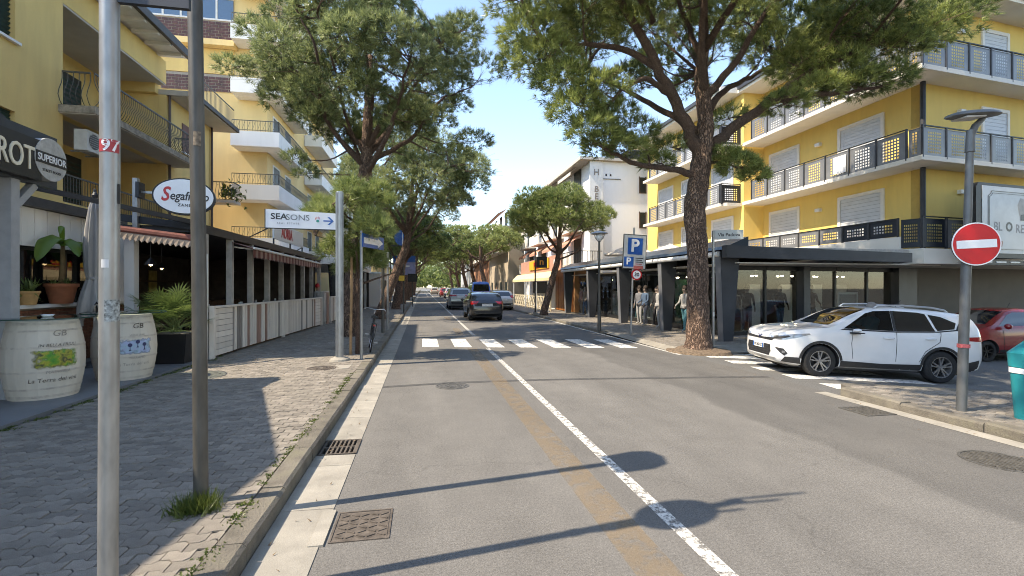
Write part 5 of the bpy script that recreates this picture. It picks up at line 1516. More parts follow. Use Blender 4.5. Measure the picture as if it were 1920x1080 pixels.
        mm = part(t, 'wing_mirror', sp['paint'], lambda b: b.add([(.66 + px * .10, sg * (y0 + .12 + py * .11), 1.10 + pz * .075) for px, py, pz in ((1, -.9, -.4), (1, .7, -.5), (-1, 1, -.7), (-1, -.9, -.8), (.8, -.8, .5), (.7, .7, .5), (-1, .95, .9), (-1, -.9, .9))], [(0, 1, 2, 3), (4, 7, 6, 5), (0, 4, 5, 1), (1, 5, 6, 2), (2, 6, 7, 3), (3, 7, 4, 0)]))
        md = mm.modifiers.new('s', 'SUBSURF'); md.levels = md.render_levels = 2
        part(mm, 'mirror_base', m_plast, lambda b: b.box((.66, sg * (y0 + .06), 1.035), (.14, .17, .035)))
        part(mm, 'mirror_trim', m_plast, lambda b: b.box((.62, sg * (y0 + .125), 1.045), (.16, .17, .02)))
        # roof rail
        part(t, 'roof_rail', m_alu, lambda b: b.tube([(.05, sg * .60, 1.60), (-.05, sg * .605, 1.675), (-.6, sg * .61, 1.705), (-1.25, sg * .61, 1.685), (-1.55, sg * .60, 1.64), (-1.62, sg * .6, 1.59)], .02, 8), True)
    c.decal([(-.60, 0), (.60, 0), (.52, .97), (-.52, .97)], (1.02 + 1, 0, 1.14 + 1.6), (0, 1, 0), Vector((-.79, 0, .42)).normalized(), (-.53, 0, -.85), .004).build('windscreen', m_carglass, t, True)
    c.rear([(-.58, 1.18), (.58, 1.18), (.50, 1.46), (-.50, 1.46)]).build('rear_window', m_tint, t, True)
    c.front([(-.58, .755), (.58, .755), (.66, .80), (.60, .825), (.12, .80), (0, .765), (-.12, .80), (-.60, .825), (-.66, .80)], .010).build('upper_grille', m_plast, t, True)
    gr = c.front([(-.50, .40), (.50, .40), (.56, .52), (.54, .655), (-.54, .655), (-.56, .52)], .008).build('lower_grille', m_plast, t, True)
    for k in range(4): c.front([(-.48, .43 + k * .055), (.48, .43 + k * .055), (.48, .445 + k * .055), (-.48, .445 + k * .055)], .014, step=.15).build('grille_bar', m_dark, gr)
    c.front([(-.62, .30), (.62, .30), (.72, .375), (-.72, .375)], .016, step=.12).build('skid_plate', m_alu, t, True)
    em = c.front([(-.10, .855), (0, .765), (.10, .855), (.06, .86), (0, .81), (-.06, .86)], .018, step=.05).build('nose_badge', mat('badge_blue', (.03, .03, .12), .2, .5), t)
    part(t, 'number_plate', m_plate, lambda b: b.box((2.315, 0, .60), (.02, .50, .115)))
    part(t, 'plate_band', m_signblue, lambda b: (b.box((2.327, -.228, .60), (.004, .04, .113)), b.box((2.327, .228, .60), (.004, .04, .113))))
    letters(t, 'plate_lettering', 'FE 562 RZ', .085, m_signblack, (2.328, 0, .60), (0, 1, 0), (0, 0, 1), bold=.015, extrude=.001)
    part(t, 'underbody', m_plast, lambda b: b.bb(-2.0, 2.05, -.72, .72, .19, .30))
    part(t, 'dashboard', m_cabin, lambda b: b.box((.72, 0, 1.02), (.5, 1.34, .16)))
    for sg in (1, -1):
        part(t, 'seat', m_cabin, lambda b: (b.box((-.1, sg * .37, .72), (.5, .48, .16)), b.box((-.36, sg * .37, 1.02), (.14, .46, .62), ry=-.2), b.box((-.44, sg * .37, 1.42), (.1, .26, .18), ry=-.15)))
    part(t, 'steering_wheel', m_plast, lambda b: b.tube([(.42 + .07 * math.sin(a * .5236), .37 + .18 * math.cos(a * .5236), 1.06 + .16 * math.sin(a * .5236)) for a in range(13)], .016, 6))
    part(t, 'aerial', m_plast, lambda b: b.tube([(-.9, .0, 1.66), (-1.02, 0, 1.83)], .008, 5))
    put_wheels(t, wheel_meshes(RW, .225, m_rim, 10), (XF, XR), .80, RW)
    return t
white_suv()

# ---- simpler cars further away
def simple_car(name, label, spec, loc, rz, scale=1.0, rw=.31, axles=(1.2, -1.25), track=.72, windows=(), screen=None, rearw=None, tails=(), plate=.8, rim=m_rim, sillm=None, heads=(), group=None, extra=None, low=None):
    c = Car(spec)
    t = thing(name, label, 'car', loc, group, local=True, rz=rz)
    t.scale = (scale,) * 3
    hw = max(p[1] for p in spec['plan'])
    c.cut(sum([well(x, rw, hw, .3) for x in axles], []))
    link('body', c.me, t)
    for sg in (1, -1):
        for w in windows: c.side(w, sg, .004).build('side_window', m_tint, t, True)
        for w in tails: c.diag(w, -1, sg, .008, step=.05).build('tail_lamp', m_tail, t, True)
        for w in heads: c.diag(w, 1, sg, .008, step=.05).build('headlight', m_lens, t, True)
        x = axles[0] - .5; zb = tab(spec['belt'], x)
        part(t, 'wing_mirror', spec['paint'], lambda b: b.lathe([(0, -.07), (.07, -.04), (.09, .03), (.05, .08), (0, .09)], 8, (x, sg * (hw + .08), zb + .03)), True)
        L0 = spec['top'][0][0]
        c.side([(axles[0] - rw - .06, .34), (axles[0] - rw - .06, .22), (axles[1] + rw + .06, .22), (axles[1] + rw + .06, .34)], sg, .006).build('sill', m_plast, t)
    if screen: c.decal(screen, (0, 0, 3.0), (1, 0, 0), (0, 1, 0), (0, 0, -1), .005).build('windscreen', m_tint, t, True)
    if rearw: c.rear(rearw).build('rear_window', m_tint, t, True)
    if plate:
        lr = spec['top'][-1][0]
        h = c.bvh.ray_cast(Vector((-5, 0, plate)), Vector((1, 0, 0)))[0]
        part(t, 'number_plate', m_plate, lambda b: b.box((h.x - .01, 0, plate), (.02, .52, .12)))
    if low: c.rear(low, .008).build('rear_bumper_trim', m_plast, t, True)
    part(t, 'underbody', m_plast, lambda b: b.bb(axles[1] - .4, axles[0] + .4, -hw * .8, hw * .8, .17, .3))
    put_wheels(t, wheel_meshes(rw, .2, rim, 7), axles, track, rw)
    if extra: extra(c, t)
    return t

def hatch_spec(pm, L=4.0, W=.87, H=1.42):
    f, r = L / 2, -L / 2
    return dict(paint=pm,
        top=[(f, .60), (f - .05, .72), (f - .25, .80), (f - .7, .90), (f - 1.0, .97), (f - 1.5, 1.25), (f - 1.85, H - .05), (f - 2.2, H), (r + 1.1, H - .02), (r + .55, H - .09), (r + .35, H - .2), (r + .12, .98), (r + .03, .86), (r, .68)],
        plan=[(f, W * .72), (f - .12, W * .86), (f - .4, W * .96), (f - .9, W), (r + .9, W), (r + .3, W * .95), (r + .08, W * .88), (r, W * .80)],
        bot=[(f, .32), (f - .25, .2), (r + .3, .22), (r, .36)], belt=[(f, .85), (f - 1.1, .93), (r + .4, .99), (r, .98)])
def sedan_windows(f, r, H):
    return [[(f - 1.25, .97), (f - 1.75, H - .16), (f - 2.1, H - .10), (f - 2.3, H - .09), (f - 2.3, .97)], [(f - 2.36, .97), (f - 2.36, H - .09), (r + .95, H - .12), (r + .55, 1.08), (r + .62, 1.0)]]

simple_car('black_hatchback', 'black hatchback driving away just past the zebra crossing', hatch_spec(car_paint('black_car_paint', (.010, .010, .012))), (3.42, 28.0, 0), R(91), 1.12,
    windows=sedan_windows(2, -2, 1.42), screen=[(1.0, -.6), (1.0, .6), (.3, .52), (.3, -.52)], rearw=[(-.56, 1.02), (.56, 1.02), (.46, 1.27), (-.46, 1.27)],
    tails=[[(-.26, .82), (-.28, .95), (-.02, .97), (.12, .90), (.0, .80)]], plate=.78, low=[(-.55, .40), (.55, .40), (.6, .52), (-.6, .52)])
def suv2(pm): 
    return dict(paint=pm, top=[(2.2, .68), (2.15, .82), (1.9, .98), (1.1, 1.08), (.4, 1.48), (.0, 1.6), (-.5, 1.63), (-1.5, 1.58), (-1.95, 1.48), (-2.1, 1.15), (-2.18, .9), (-2.2, .7)],
        plan=[(2.2, .68), (2.1, .8), (1.8, .88), (1.2, .91), (-1.2, .91), (-1.9, .88), (-2.1, .82), (-2.2, .74)], bot=[(2.2, .36), (2.0, .24), (-2.0, .26), (-2.2, .42)], belt=[(2.2, .9), (1.0, 1.03), (-2.2, 1.10)])
suvw = [[(.9, 1.08), (.35, 1.42), (0, 1.52), (-.25, 1.53), (-.25, 1.08)], [(-.32, 1.08), (-.32, 1.53), (-1.2, 1.5), (-1.62, 1.3), (-1.55, 1.13)]]
simple_car('silver_suv', 'silver grey SUV ahead of the black hatchback in the left lane', suv2(car_paint('silver_car_paint', (.33, .34, .33), .4)), (3.05, 41.2, 0), R(90), 1.12, rw=.35, axles=(1.3, -1.3), track=.76,
    windows=suvw, screen=[(1.0, -.6), (1.0, .6), (.2, .5), (.2, -.5)], rearw=[(-.62, 1.14), (.62, 1.14), (.52, 1.46), (-.52, 1.46)], tails=[[(-.4, .98), (-.42, 1.1), (.1, 1.1), (.1, 1.0)]], plate=.95, low=[(-.66, .42), (.66, .42), (.7, .62), (-.7, .62)])
simple_car('silver_estate', 'pale silver car parked by the right kerb beside the black hatchback', hatch_spec(car_paint('pale_silver_paint', (.46, .46, .44), .3), 4.2, .88, 1.5), (6.25, 39.4, 0), R(90), 1.08,
    windows=sedan_windows(2.1, -2.1, 1.5), screen=[(1.0, -.6), (1.0, .6), (.3, .52), (.3, -.52)], rearw=[(-.58, 1.05), (.58, 1.05), (.48, 1.34), (-.48, 1.34)], tails=[[(-.18, .9), (-.2, 1.12), (.06, 1.12), (.06, .9)]], plate=.8, low=[(-.55, .40), (.55, .40), (.6, .5), (-.6, .5)])
van_sp = dict(paint=car_paint('blue_van_paint', (.045, .16, .55)), top=[(2.5, .7), (2.45, .95), (2.0, 1.15), (1.75, 1.3), (1.2, 1.95), (.9, 2.12), (.2, 2.2), (-2.2, 2.2), (-2.42, 2.12), (-2.5, 1.3), (-2.52, .6)],
    plan=[(2.5, .7), (2.35, .86), (1.9, .94), (1.3, .96), (-2.2, .96), (-2.52, .90)], bot=[(2.5, .36), (2.2, .25), (-2.3, .28), (-2.52, .4)], belt=[(2.5, 1.0), (1.6, 1.2), (-2.52, 1.25)], tumble=.55)
simple_car('blue_van', 'tall blue van standing in the right lane beyond the silver cars', van_sp, (5.55, 48.5, 0), R(90), 1.08, rw=.34, axles=(1.6, -1.5), track=.80,
    windows=[[(1.55, 1.3), (1.15, 1.8), (.5, 1.85), (.5, 1.3)], [(.4, 1.3), (.4, 1.85), (-.9, 1.85), (-.9, 1.3)], [(-1.0, 1.3), (-1.0, 1.85), (-2.2, 1.85), (-2.2, 1.3)]], rearw=[(-.72, 1.35), (.72, 1.35), (.66, 1.95), (-.66, 1.95)], tails=[[(-.1, .85), (-.1, 1.3), (.06, 1.3), (.06, .85)]], plate=.8)
# small red hatchback parked in the side street
fiat = dict(paint=car_paint('red_car_paint', (.24, .007, .009)), top=[(1.77, .58), (1.73, .74), (1.55, .86), (1.2, .96), (.95, 1.02), (.5, 1.32), (.2, 1.45), (-.2, 1.49), (-.8, 1.46), (-1.2, 1.38), (-1.45, 1.2), (-1.65, .98), (-1.74, .85), (-1.77, .65)],
    plan=[(1.77, .55), (1.7, .68), (1.5, .77), (1.1, .81), (-1.0, .82), (-1.45, .78), (-1.68, .70), (-1.77, .6)], bot=[(1.77, .34), (1.5, .2), (-1.5, .22), (-1.77, .36)], belt=[(1.77, .85), (.9, .95), (-1.0, 1.0), (-1.77, .95)])
def fiat_extra(c, t):
    for sg in (1, -1):
        c.side([(.62, .30), (.66, .9), (.648, .9), (.608, .30)], sg, .003, step=.06).build('door_gap', m_plast, t)
        c.side([(-.58, .30), (-.6, .95), (-.612, .95), (-.592, .30)], sg, .003, step=.06).build('door_gap', m_plast, t)
        y_ = c.bvh.ray_cast(Vector((-.42, sg * 2, .86)), Vector((0, -sg, 0)))[0].y
        part(t, 'door_handle', m_chrome, lambda b: b.tube([(-.32, y_, .86), (-.36, y_ + sg * .03, .86), (-.5, y_ + sg * .03, .86), (-.54, y_, .86)], .012, 6))
    part(t, 'aerial', m_plast, lambda b: b.tube([(-.5, 0, 1.47), (-.6, 0, 1.62)], .006, 5))
simple_car('red_hatchback', 'small red hatchback parked in the side street in front of the grey garage', fiat, (17.15, 11.75, side_z(17)), R(176), 1.03, rw=.3, axles=(1.12, -1.15), track=.68,
    windows=[[(.74, 1.0), (.35, 1.30), (.15, 1.37), (-.5, 1.38), (-.5, 1.01)], [(-.56, 1.02), (-.56, 1.38), (-.95, 1.33), (-1.22, 1.12), (-1.15, 1.06)]], screen=[(.93, -.55), (.93, .55), (.3, .5), (.3, -.5)], heads=[[(-.05, .70), (-.05, .82), (.12, .86), (.14, .74)]], tails=[[(.0, .82), (.0, 1.0), (.12, 1.0), (.12, .82)]], plate=0, rim=m_rimd, extra=fiat_extra)
# parked and moving cars in the distance
far_cols = [('dark_red_paint', (.22, .02, .02)), ('grey_car_paint', (.3, .31, .32)), ('dark_blue_paint', (.02, .03, .08)), ('white_far_paint', (.6, .6, .6)), ('black_far_paint', (.02, .02, .02)), ('sand_paint', (.35, .3, .24))]
far_pos = [(4.1, 92, 'dark red hatchback far down the road in the left lane'), (4.4, 78, 'grey van-like car beyond the silver SUV under the pines'), (6.2, 62, 'dark blue car parked behind the blue van by the right kerb'), (6.2, 72, 'white car parked under the right-hand pines'), (6.2, 84, 'black car parked farther along the right kerb'), (2.9, 120, 'sand coloured car at the far end of the avenue')]
for (nm, cl), (x, y, lb) in zip(far_cols, far_pos):
    simple_car('distant_car', lb, hatch_spec(car_paint(nm, cl), 4.2, .9, 1.55), (x, y, 0), R(90), 1.1, windows=sedan_windows(2.1, -2.1, 1.55), rearw=[(-.58, 1.05), (.58, 1.05), (.48, 1.38), (-.48, 1.38)], tails=[[(-.2, .9), (-.2, 1.05), (.06, 1.05), (.06, .9)]], plate=.8, group='cars in the distance')

# ================================================================ TREES AND PLANTS
m_bark = None
def make_bark(name, c1, c2, sc_=3.0):
    m, N, L, b = custom(name)
    b.inputs['Roughness'].default_value = .95
    tc = N.new('ShaderNodeTexCoord'); mp = N.new('ShaderNodeMapping'); mp.inputs['Scale'].default_value = (1, 1, .28)
    L.new(tc.outputs['Object'], mp.inputs[0])
    vo = N.new('ShaderNodeTexVoronoi'); vo.feature = 'DISTANCE_TO_EDGE'; vo.inputs['Scale'].default_value = sc_ * 4
    ns = N.new('ShaderNodeTexNoise'); ns.inputs['Scale'].default_value = sc_ * 5; ns.inputs['Detail'].default_value = 6
    L.new(mp.outputs[0], ns.inputs['Vector'])
    ad = N.new('ShaderNodeVectorMath'); ad.operation = 'MULTIPLY_ADD'; ad.inputs[1].default_value = (.35, .35, .35)
    L.new(ns.outputs['Color'], ad.inputs[0]); L.new(mp.outputs[0], ad.inputs[2]); L.new(ad.outputs[0], vo.inputs['Vector'])
    r = N.new('ShaderNodeMapRange'); r.inputs[1].default_value = 0; r.inputs[2].default_value = .22; L.new(vo.outputs['Distance'], r.inputs[0])
    mx = N.new('ShaderNodeMix'); mx.data_type = 'RGBA'; mx.inputs[6].default_value = (*c1, 1); mx.inputs[7].default_value = (*c2, 1)
    L.new(r.outputs[0], mx.inputs[0])
    m2 = N.new('ShaderNodeMix'); m2.data_type = 'RGBA'; m2.blend_type = 'MULTIPLY'; m2.inputs[0].default_value = .6
    r2 = N.new('ShaderNodeMapRange'); r2.inputs[1].default_value = .3; r2.inputs[2].default_value = .7; r2.inputs[3].default_value = .6; r2.inputs[4].default_value = 1.25
    L.new(ns.outputs['Fac'], r2.inputs[0]); L.new(mx.outputs[2], m2.inputs[6]); L.new(r2.outputs[0], m2.inputs[7]); L.new(m2.outputs[2], b.inputs['Base Color'])
    bp = N.new('ShaderNodeBump'); bp.inputs['Strength'].default_value = 1.0; bp.inputs['Distance'].default_value = .05
    L.new(r.outputs[0], bp.inputs['Height']); L.new(bp.outputs[0], b.inputs['Normal'])
    return m
m_bark = make_bark('pine_bark', (.075, .045, .031), (.32, .21, .15))
m_bark2 = make_bark('pine_branch_bark', (.10, .06, .043), (.33, .22, .16), 6)
m_pine = leaf_mat('pine_needles', (.07, .105, .028), (.40, .45, .145), .45)  # pale ends raised beyond leaf colour to stand for sunlit glints on the needles
m_pine2 = leaf_mat('pine_needles_grey', (.09, .128, .048), (.41, .455, .20), .45)
m_pineb = leaf_mat('pine_needles_bright', (.09, .14, .035), (.42, .46, .17), .45)

def tufts(centres, normals, n_needles, length, width, spread, tone, rng):
    """needle bundles: each centre gets n thin triangles fanning about its normal"""
    C = np.repeat(centres, n_needles, 0); Nn = np.repeat(normals, n_needles, 0)
    k = len(C)
    d = Nn + rng.normal(0, spread, (k, 3)); d /= np.linalg.norm(d, axis=1, keepdims=True) + 1e-9
    ln = length * rng.uniform(.6, 1.25, (k, 1))
    side = np.cross(d, rng.normal(0, 1, (k, 3))); side /= np.linalg.norm(side, axis=1, keepdims=True) + 1e-9
    w = width * rng.uniform(.7, 1.3, (k, 1))
    base = C + rng.normal(0, length * .12, (k, 3))
    V = np.empty((k * 3, 3)); V[0::3] = base + side * w; V[1::3] = base - side * w; V[2::3] = base + d * ln
    T = np.arange(k * 3).reshape(-1, 3)
    tn = np.repeat(tone, n_needles) + rng.normal(0, .08, k)
    return V, T, np.repeat(np.clip(tn, 0, 1), 3)

def clump_points(c, r, n, rng, low=-.35):
    """points on and in a flattened puff, fuller on its upper outside"""
    p = rng.normal(0, 1, (n * 2, 3)); p /= np.linalg.norm(p, axis=1, keepdims=True)
    p = p[p[:, 2] > low + rng.uniform(-.25, .1, len(p))][:n]
    nrm = p.copy()
    p = p * (rng.uniform(.45, 1.0, (len(p), 1)) ** .5) * np.array(r)
    nrm[:, 2] += .35
    return p + np.array(c), nrm / np.linalg.norm(nrm, axis=1, keepdims=True)

def branch_tube(b, pts, r0, r1, n=6, sub=4, wob=.0):
    q = smooth_path([tuple(p) for p in pts], sub)
    if wob: q = [q[0]] + [tuple(np.array(p) + RNG.normal(0, wob, 3)) for p in q[1:]]
    k = len(q)
    b.tube(q, [r0 + (r1 - r0) * (i / (k - 1)) ** .8 for i in range(k)], n)
    return q

def pine(name, label, base, trunk, limbs, clumps, needle, m_leaf, n_needles=12, seed=1, group=None, per=1.0, twig=.02, bark=None, spread=.55):
    """trunk: [(x,y,z,r)...]; limbs: [(points, r0, r1)]; clumps: [(centre, radii, tufts)] each fed by a twig from the nearest limb"""
    rng = np.random.default_rng(seed)
    t = thing(name, label, 'tree', base, group)
    b = MB(); q = smooth_path(trunk, 5)
    b.tube([p[:3] for p in q], [p[3] * (1 + .05 * math.sin(i * 2.1 + seed)) for i, p in enumerate(q)], 16)
    b.build('trunk', bark or m_bark, t, True)
    lines = [np.array([p[:3] for p in q])]
    for pts, r0, r1 in limbs:
        lb = MB(); qq = branch_tube(lb, pts, r0, r1, 9, 5, wob=r0 * .15)
        lb.build('limb', m_bark2, t, True)
        lines.append(np.array(qq))
    allp = np.concatenate(lines[1:] if len(lines) > 1 else lines)
    tw = MB()
    C = []; Nm = []; T = []
    for c, r, n in clumps:
        c = np.array(c, float)
        j = np.argmin(np.linalg.norm(allp - c, axis=1) + np.maximum(0, allp[:, 2] - c[2]) * .6)
        s = allp[j]; mid = (s + c) / 2 + np.array([0, 0, -.08 * np.linalg.norm(c - s)]) + rng.normal(0, .06 * np.linalg.norm(c - s) + .01, 3)
        qq = branch_tube(tw, [s, mid, c], twig * 1.6 + .010 * np.linalg.norm(c - s), twig * .5, 5, 3)
        for _ in range(6):
            e = c + rng.normal(0, .6, 3) * np.array(r); e[2] = max(e[2], c[2] - r[2] * .3)
            a = qq[rng.integers(len(qq) // 2, len(qq))]
            tw.tube([a, (np.array(a) + e) / 2 + rng.normal(0, .05, 3), e], [twig * .6, twig * .4, twig * .2], 4)
        p, nr = clump_points(c, r, int(n * per), rng)
        C.append(p); Nm.append(nr); T.append(np.clip(rng.normal(.48, .15) + rng.normal(0, .26, len(p)), 0, 1))
    tag(tw.build('twigs', m_bark2, t, fix=False), kind='stuff')
    V, Tr, tn = tufts(np.concatenate(C), np.concatenate(Nm), n_needles, needle[0], needle[1], spread, np.concatenate(T), rng)
    o = link('crown', np_mesh('crown', V, Tr, m_leaf, tn), t)
    return t

def shell_clumps(c, R_, n, r, tuft, rng, zlo=-.25, inner=.45, taper=.85):
    """clump list over an umbrella dome"""
    out = []
    k = 0
    while len(out) < n and k < n * 40:
        k += 1
        d = rng.normal(0, 1, 3); d /= np.linalg.norm(d)
        if d[2] < zlo: continue
        f = rng.uniform(inner, 1.0) ** .5
        p = np.array(c) + d * np.array(R_) * f
        if d[2] < 0: p[:2] = np.array(c)[:2] + (p[:2] - np.array(c)[:2]) * (1 + taper * d[2])
        if any(np.linalg.norm((p - np.array(q[0])) / np.array(r)) < .75 for q in out): continue
        rr = np.array(r) * rng.uniform(.75, 1.25)
        out.append((tuple(p), tuple(rr), tuft))
    return out

# ---- the big umbrella pine by the clothes shop
def big_pine():
    rng = np.random.default_rng(5)
    B = (7.72, 12.45, .1)
    x0, y0 = B[0], B[1]
    trunk = [(x0, y0, -.08, .60), (x0, y0, .10, .44), (x0, y0, .35, .355), (x0 - .02, y0, 1.4, .30), (x0 - .03, y0, 2.9, .285), (x0 - .12, y0, 4.0, .30), (x0 + .0, y0, 4.8, .285), (x0 + .12, y0, 5.7, .27), (x0 + .22, y0, 6.6, .22), (x0 + .15, y0 + .1, 7.8, .19), (x0 + .3, y0 + .2, 9.2, .13), (x0 + .2, y0 + .2, 10.6, .08)]
    P = lambda dx, dy, z: (x0 + dx, y0 + dy, z)
    limbs = [
        ([P(.05, 0, 5.6), P(-.5, -.1, 6.5), P(-1.3, -.3, 7.7), P(-2.2, -.5, 8.9), P(-3.2, -.6, 10.0), P(-4.0, -.8, 10.9)], .20, .06),
        ([P(-1.35, -.3, 7.8), P(-2.4, -.2, 8.3), P(-3.6, -.1, 8.35), P(-4.6, .1, 8.5)], .11, .04),
        ([P(-1.0, -.2, 7.2), P(-1.9, -.5, 7.4), P(-2.7, -.6, 6.9), P(-3.1, -.7, 6.3)], .09, .03),
        ([P(-.05, 0, 5.0), P(-.9, -.1, 5.15), P(-2.0, -.2, 5.2), P(-2.7, -.3, 5.45), P(-3.3, -.3, 5.7)], .11, .035),
        ([P(.15, 0, 5.7), P(.9, -.1, 6.3), P(1.9, -.3, 7.1), P(3.2, -.4, 8.0), P(4.6, -.6, 8.7), P(5.8, -.8, 9.1)], .19, .05),
        ([P(1.9, -.3, 7.1), P(2.9, -.7, 7.25), P(4.0, -1.0, 7.3), P(5.0, -1.2, 7.5)], .10, .035),
        ([P(.25, 0, 6.8), P(1.0, .3, 7.6), P(2.2, .7, 8.3), P(3.6, 1.1, 9.2)], .12, .04),
        ([P(.2, 0, 7.2), P(.9, -.4, 8.2), P(1.5, -.9, 9.4), P(2.2, -1.4, 10.5)], .13, .04),
        ([P(.15, 0, 7.4), P(-.4, -.8, 8.6), P(-.7, -1.6, 9.6), P(-.8, -2.4, 10.4)], .12, .04),
        ([P(.1, 0, 6.2), P(-.7, .6, 7.0), P(-1.6, 1.4, 7.9), P(-2.6, 2.2, 8.9)], .12, .04),
        ([P(.2, 0, 7.0), P(.8, 1.0, 8.0), P(1.4, 2.2, 9.0)], .10, .04),
        ([P(.15, 0, 5.4), P(.7, -.2, 5.35), P(1.1, -.35, 5.2)], .05, .02),
        ([P(.2, .1, 8.2), P(-.3, .2, 9.6), P(-1.0, .1, 11.0)], .10, .04),
    ]
    cl = []
    # dome of puffs, open towards the trunk
    for p, r, n in shell_clumps(P(.3, .2, 9.1), (6.6, 5.2, 3.7), 92, (.95, .95, .62), 190, rng, -.02, .35): cl.append((p, r, n))
    # skirts seen from the street: left side hangs low, right side is a long flat arm
    for dx, dy, z, rx, rz, n in ((-5.6, -.3, 10.2, .9, .7, 200), (-5.3, -.2, 9.3, .9, .65, 200), (-4.9, 0, 8.5, .9, .6, 200), (-4.4, .1, 7.9, .95, .6, 220), (-4.0, -.2, 7.2, .9, .6, 220), (-3.7, -.3, 6.5, .8, .55, 200), (-3.3, -.4, 5.9, .8, .5, 190), (-2.9, -.4, 5.6, .7, .42, 150), (-2.3, -.3, 5.55, .6, .35, 110), (-3.1, -.5, 7.0, .8, .5, 160), (-2.6, -.3, 6.4, .6, .4, 110), (-1.7, .2, 6.2, .6, .4, 80), (-1.1, .4, 5.45, .55, .3, 80), (-.7, .3, 5.9, .5, .3, 60),
        (-1.9, -.2, 8.9, .9, .5, 120), (-3.0, .2, 9.4, 1.0, .6, 170), (-.9, -.4, 9.6, 1.0, .6, 150), (.9, -.6, 9.2, 1.0, .6, 150), (2.1, -.2, 8.7, 1.0, .55, 170), (3.0, -.3, 8.3, .9, .5, 170), (3.9, -.6, 8.1, .9, .5, 200), (3.3, -.6, 7.4, .8, .4, 170), (4.3, -.9, 7.5, .9, .4, 200), (5.1, -1.0, 7.7, .8, .42, 180), (2.4, -.5, 7.0, .7, .35, 120), (5.4, -.9, 8.6, 1.0, .5, 210), (6.3, -1.0, 8.9, .8, .45, 170), (6.9, -1.1, 9.4, .7, .45, 150), (7.2, -1.2, 9.9, .6, .4, 120), (4.6, -.7, 9.2, 1.1, .6, 210),
        (1.05, -.3, 5.25, .55, .34, 150), (.7, -.2, 5.55, .4, .25, 80), (1.5, -.4, 5.0, .4, .22, 80), (1.3, .5, 6.9, .6, .35, 60)):
        cl.append((P(dx, dy, z), (rx, rx, rz), n))
    # unseen crown over the road, filled out above the picture to shade the SUV
    for k in range(72):
        cl.append((P(rng.uniform(-7.4, .8), rng.uniform(-9.0, -2.8), rng.uniform(9.7, 11.6)), (.95, .95, .6), 170))
    limbs += [([P(.2, .1, 8.8), P(-.8, -1.6, 9.7), P(-2.0, -3.6, 10.3), P(-3.0, -5.4, 10.8)], .12, .04), ([P(.2, .1, 8.6), P(.3, -1.8, 9.6), P(.0, -3.8, 10.2), P(-.6, -5.6, 10.6)], .11, .04), ([P(-1.6, -.4, 9.0), P(-3.2, -1.6, 9.9), P(-4.6, -3.0, 10.4), P(-5.4, -4.4, 10.8)], .09, .04)]
    pit = part(None, 'tree_pit', mat('needle_soil', (.17, .125, .085), .95, var=.35, scale=14, bump=.8, bscale=60), lambda b: b.lathe([(.92, -.06), (.86, .055), (.66, .085), (.45, .14), (0, .2)], 24, (x0 + .05, y0 + .1, 0))); pit['kind'] = 'structure'
    return pine('umbrella_pine', 'large umbrella pine with thick fissured trunk beside the clothes shop', B, trunk, limbs, cl, (.21, .0095), m_pine, 16, 21, per=1.1)
big_pine()

def dome_pine(name, label, base, th, lean, R_, cz, ncl, r, tuft, needle, m_leaf, seed, tr=.3, nn=12, nl=8, per=1.0, group=None, extra=(), zlo=-.2, fork=None, twig=.02):
    rng = np.random.default_rng(seed)
    x, y, z = base
    cx, cy = x + lean[0], y + lean[1]
    fz = fork or th
    trunk = [(x, y, z - .1, tr * 1.35), (x, y, z + .3, tr * 1.05), (x + lean[0] * .25, y + lean[1] * .25, z + fz * .35, tr * .95), (x + lean[0] * .6, y + lean[1] * .6, z + fz * .75, tr * .85), (x + lean[0] * .8, y + lean[1] * .8, z + fz, tr * .75), (cx, cy, cz + R_[2] * .3, tr * .3)]
    cl = shell_clumps((cx, cy, cz), R_, ncl, r, tuft, rng, zlo) + list(extra)
    limbs = []
    f = np.array([x + lean[0] * .8, y + lean[1] * .8, z + fz])
    for k in range(nl):
        a = 2 * math.pi * (k + rng.uniform(-.3, .3)) / nl
        e = np.array([cx + math.cos(a) * R_[0] * .75, cy + math.sin(a) * R_[1] * .75, cz + rng.uniform(-.1, .45) * R_[2]])
        s = f + np.array([0, 0, rng.uniform(-.5, .8) * tr * 3])
        m1 = s * .65 + e * .35 + np.array([0, 0, -.05 * R_[2]]); m2 = s * .3 + e * .7 + np.array([0, 0, .08 * R_[2]])
        w_ = rng.normal(0, .07 * R_[0], (2, 3)); limbs.append(([s, m1 + w_[0], m2 + w_[1], e], tr * rng.uniform(.2, .42), tr * .08))
    return pine(name, label, base, trunk, limbs, cl, needle, m_leaf, nn, seed, group, per, twig)

# big pine on the left pavement, its crown against the tower
LX, LY = -2.55, 17.4
ex = [((LX - 3.5, LY - .4, 9.0), (.6, .6, .3), 80), ((LX - 1.6, LY - .5, 6.1), (.4, .4, .25), 50), ((LX - 1.2, LY - .6, 5.6), (.4, .4, .25), 50), ((LX + 4.4, LY + .5, 7.3), (.8, .8, .35), 120), ((LX + 3.6, LY + .2, 6.6), (.8, .8, .4), 120), ((LX + 2.4, LY, 6.2), (.7, .7, .3), 80),]
dome_pine('umbrella_pine', 'tall round headed umbrella pine on the left pavement in front of the tower', (LX, LY, .14), 6.9, (.75, .1), (4.1, 3.9, 3.3), 9.0, 110, (.72, .72, .55), 120, (.20, .0095), m_pine2, 31, .28, 17, 13, 1.0, extra=ex, zlo=-.6, fork=6.0, twig=.013)
dome_pine('umbrella_pine', 'dense dark pine leaning over the road behind the first left pine', (-2.2, 26.5, .14), 6.0, (1.7, .5), (3.9, 3.6, 2.9), 7.2, 60, (.9, .9, .65), 140, (.23, .0105), m_pine2, 32, .26, 14, 9, 1.0, zlo=-.5, fork=4.2)
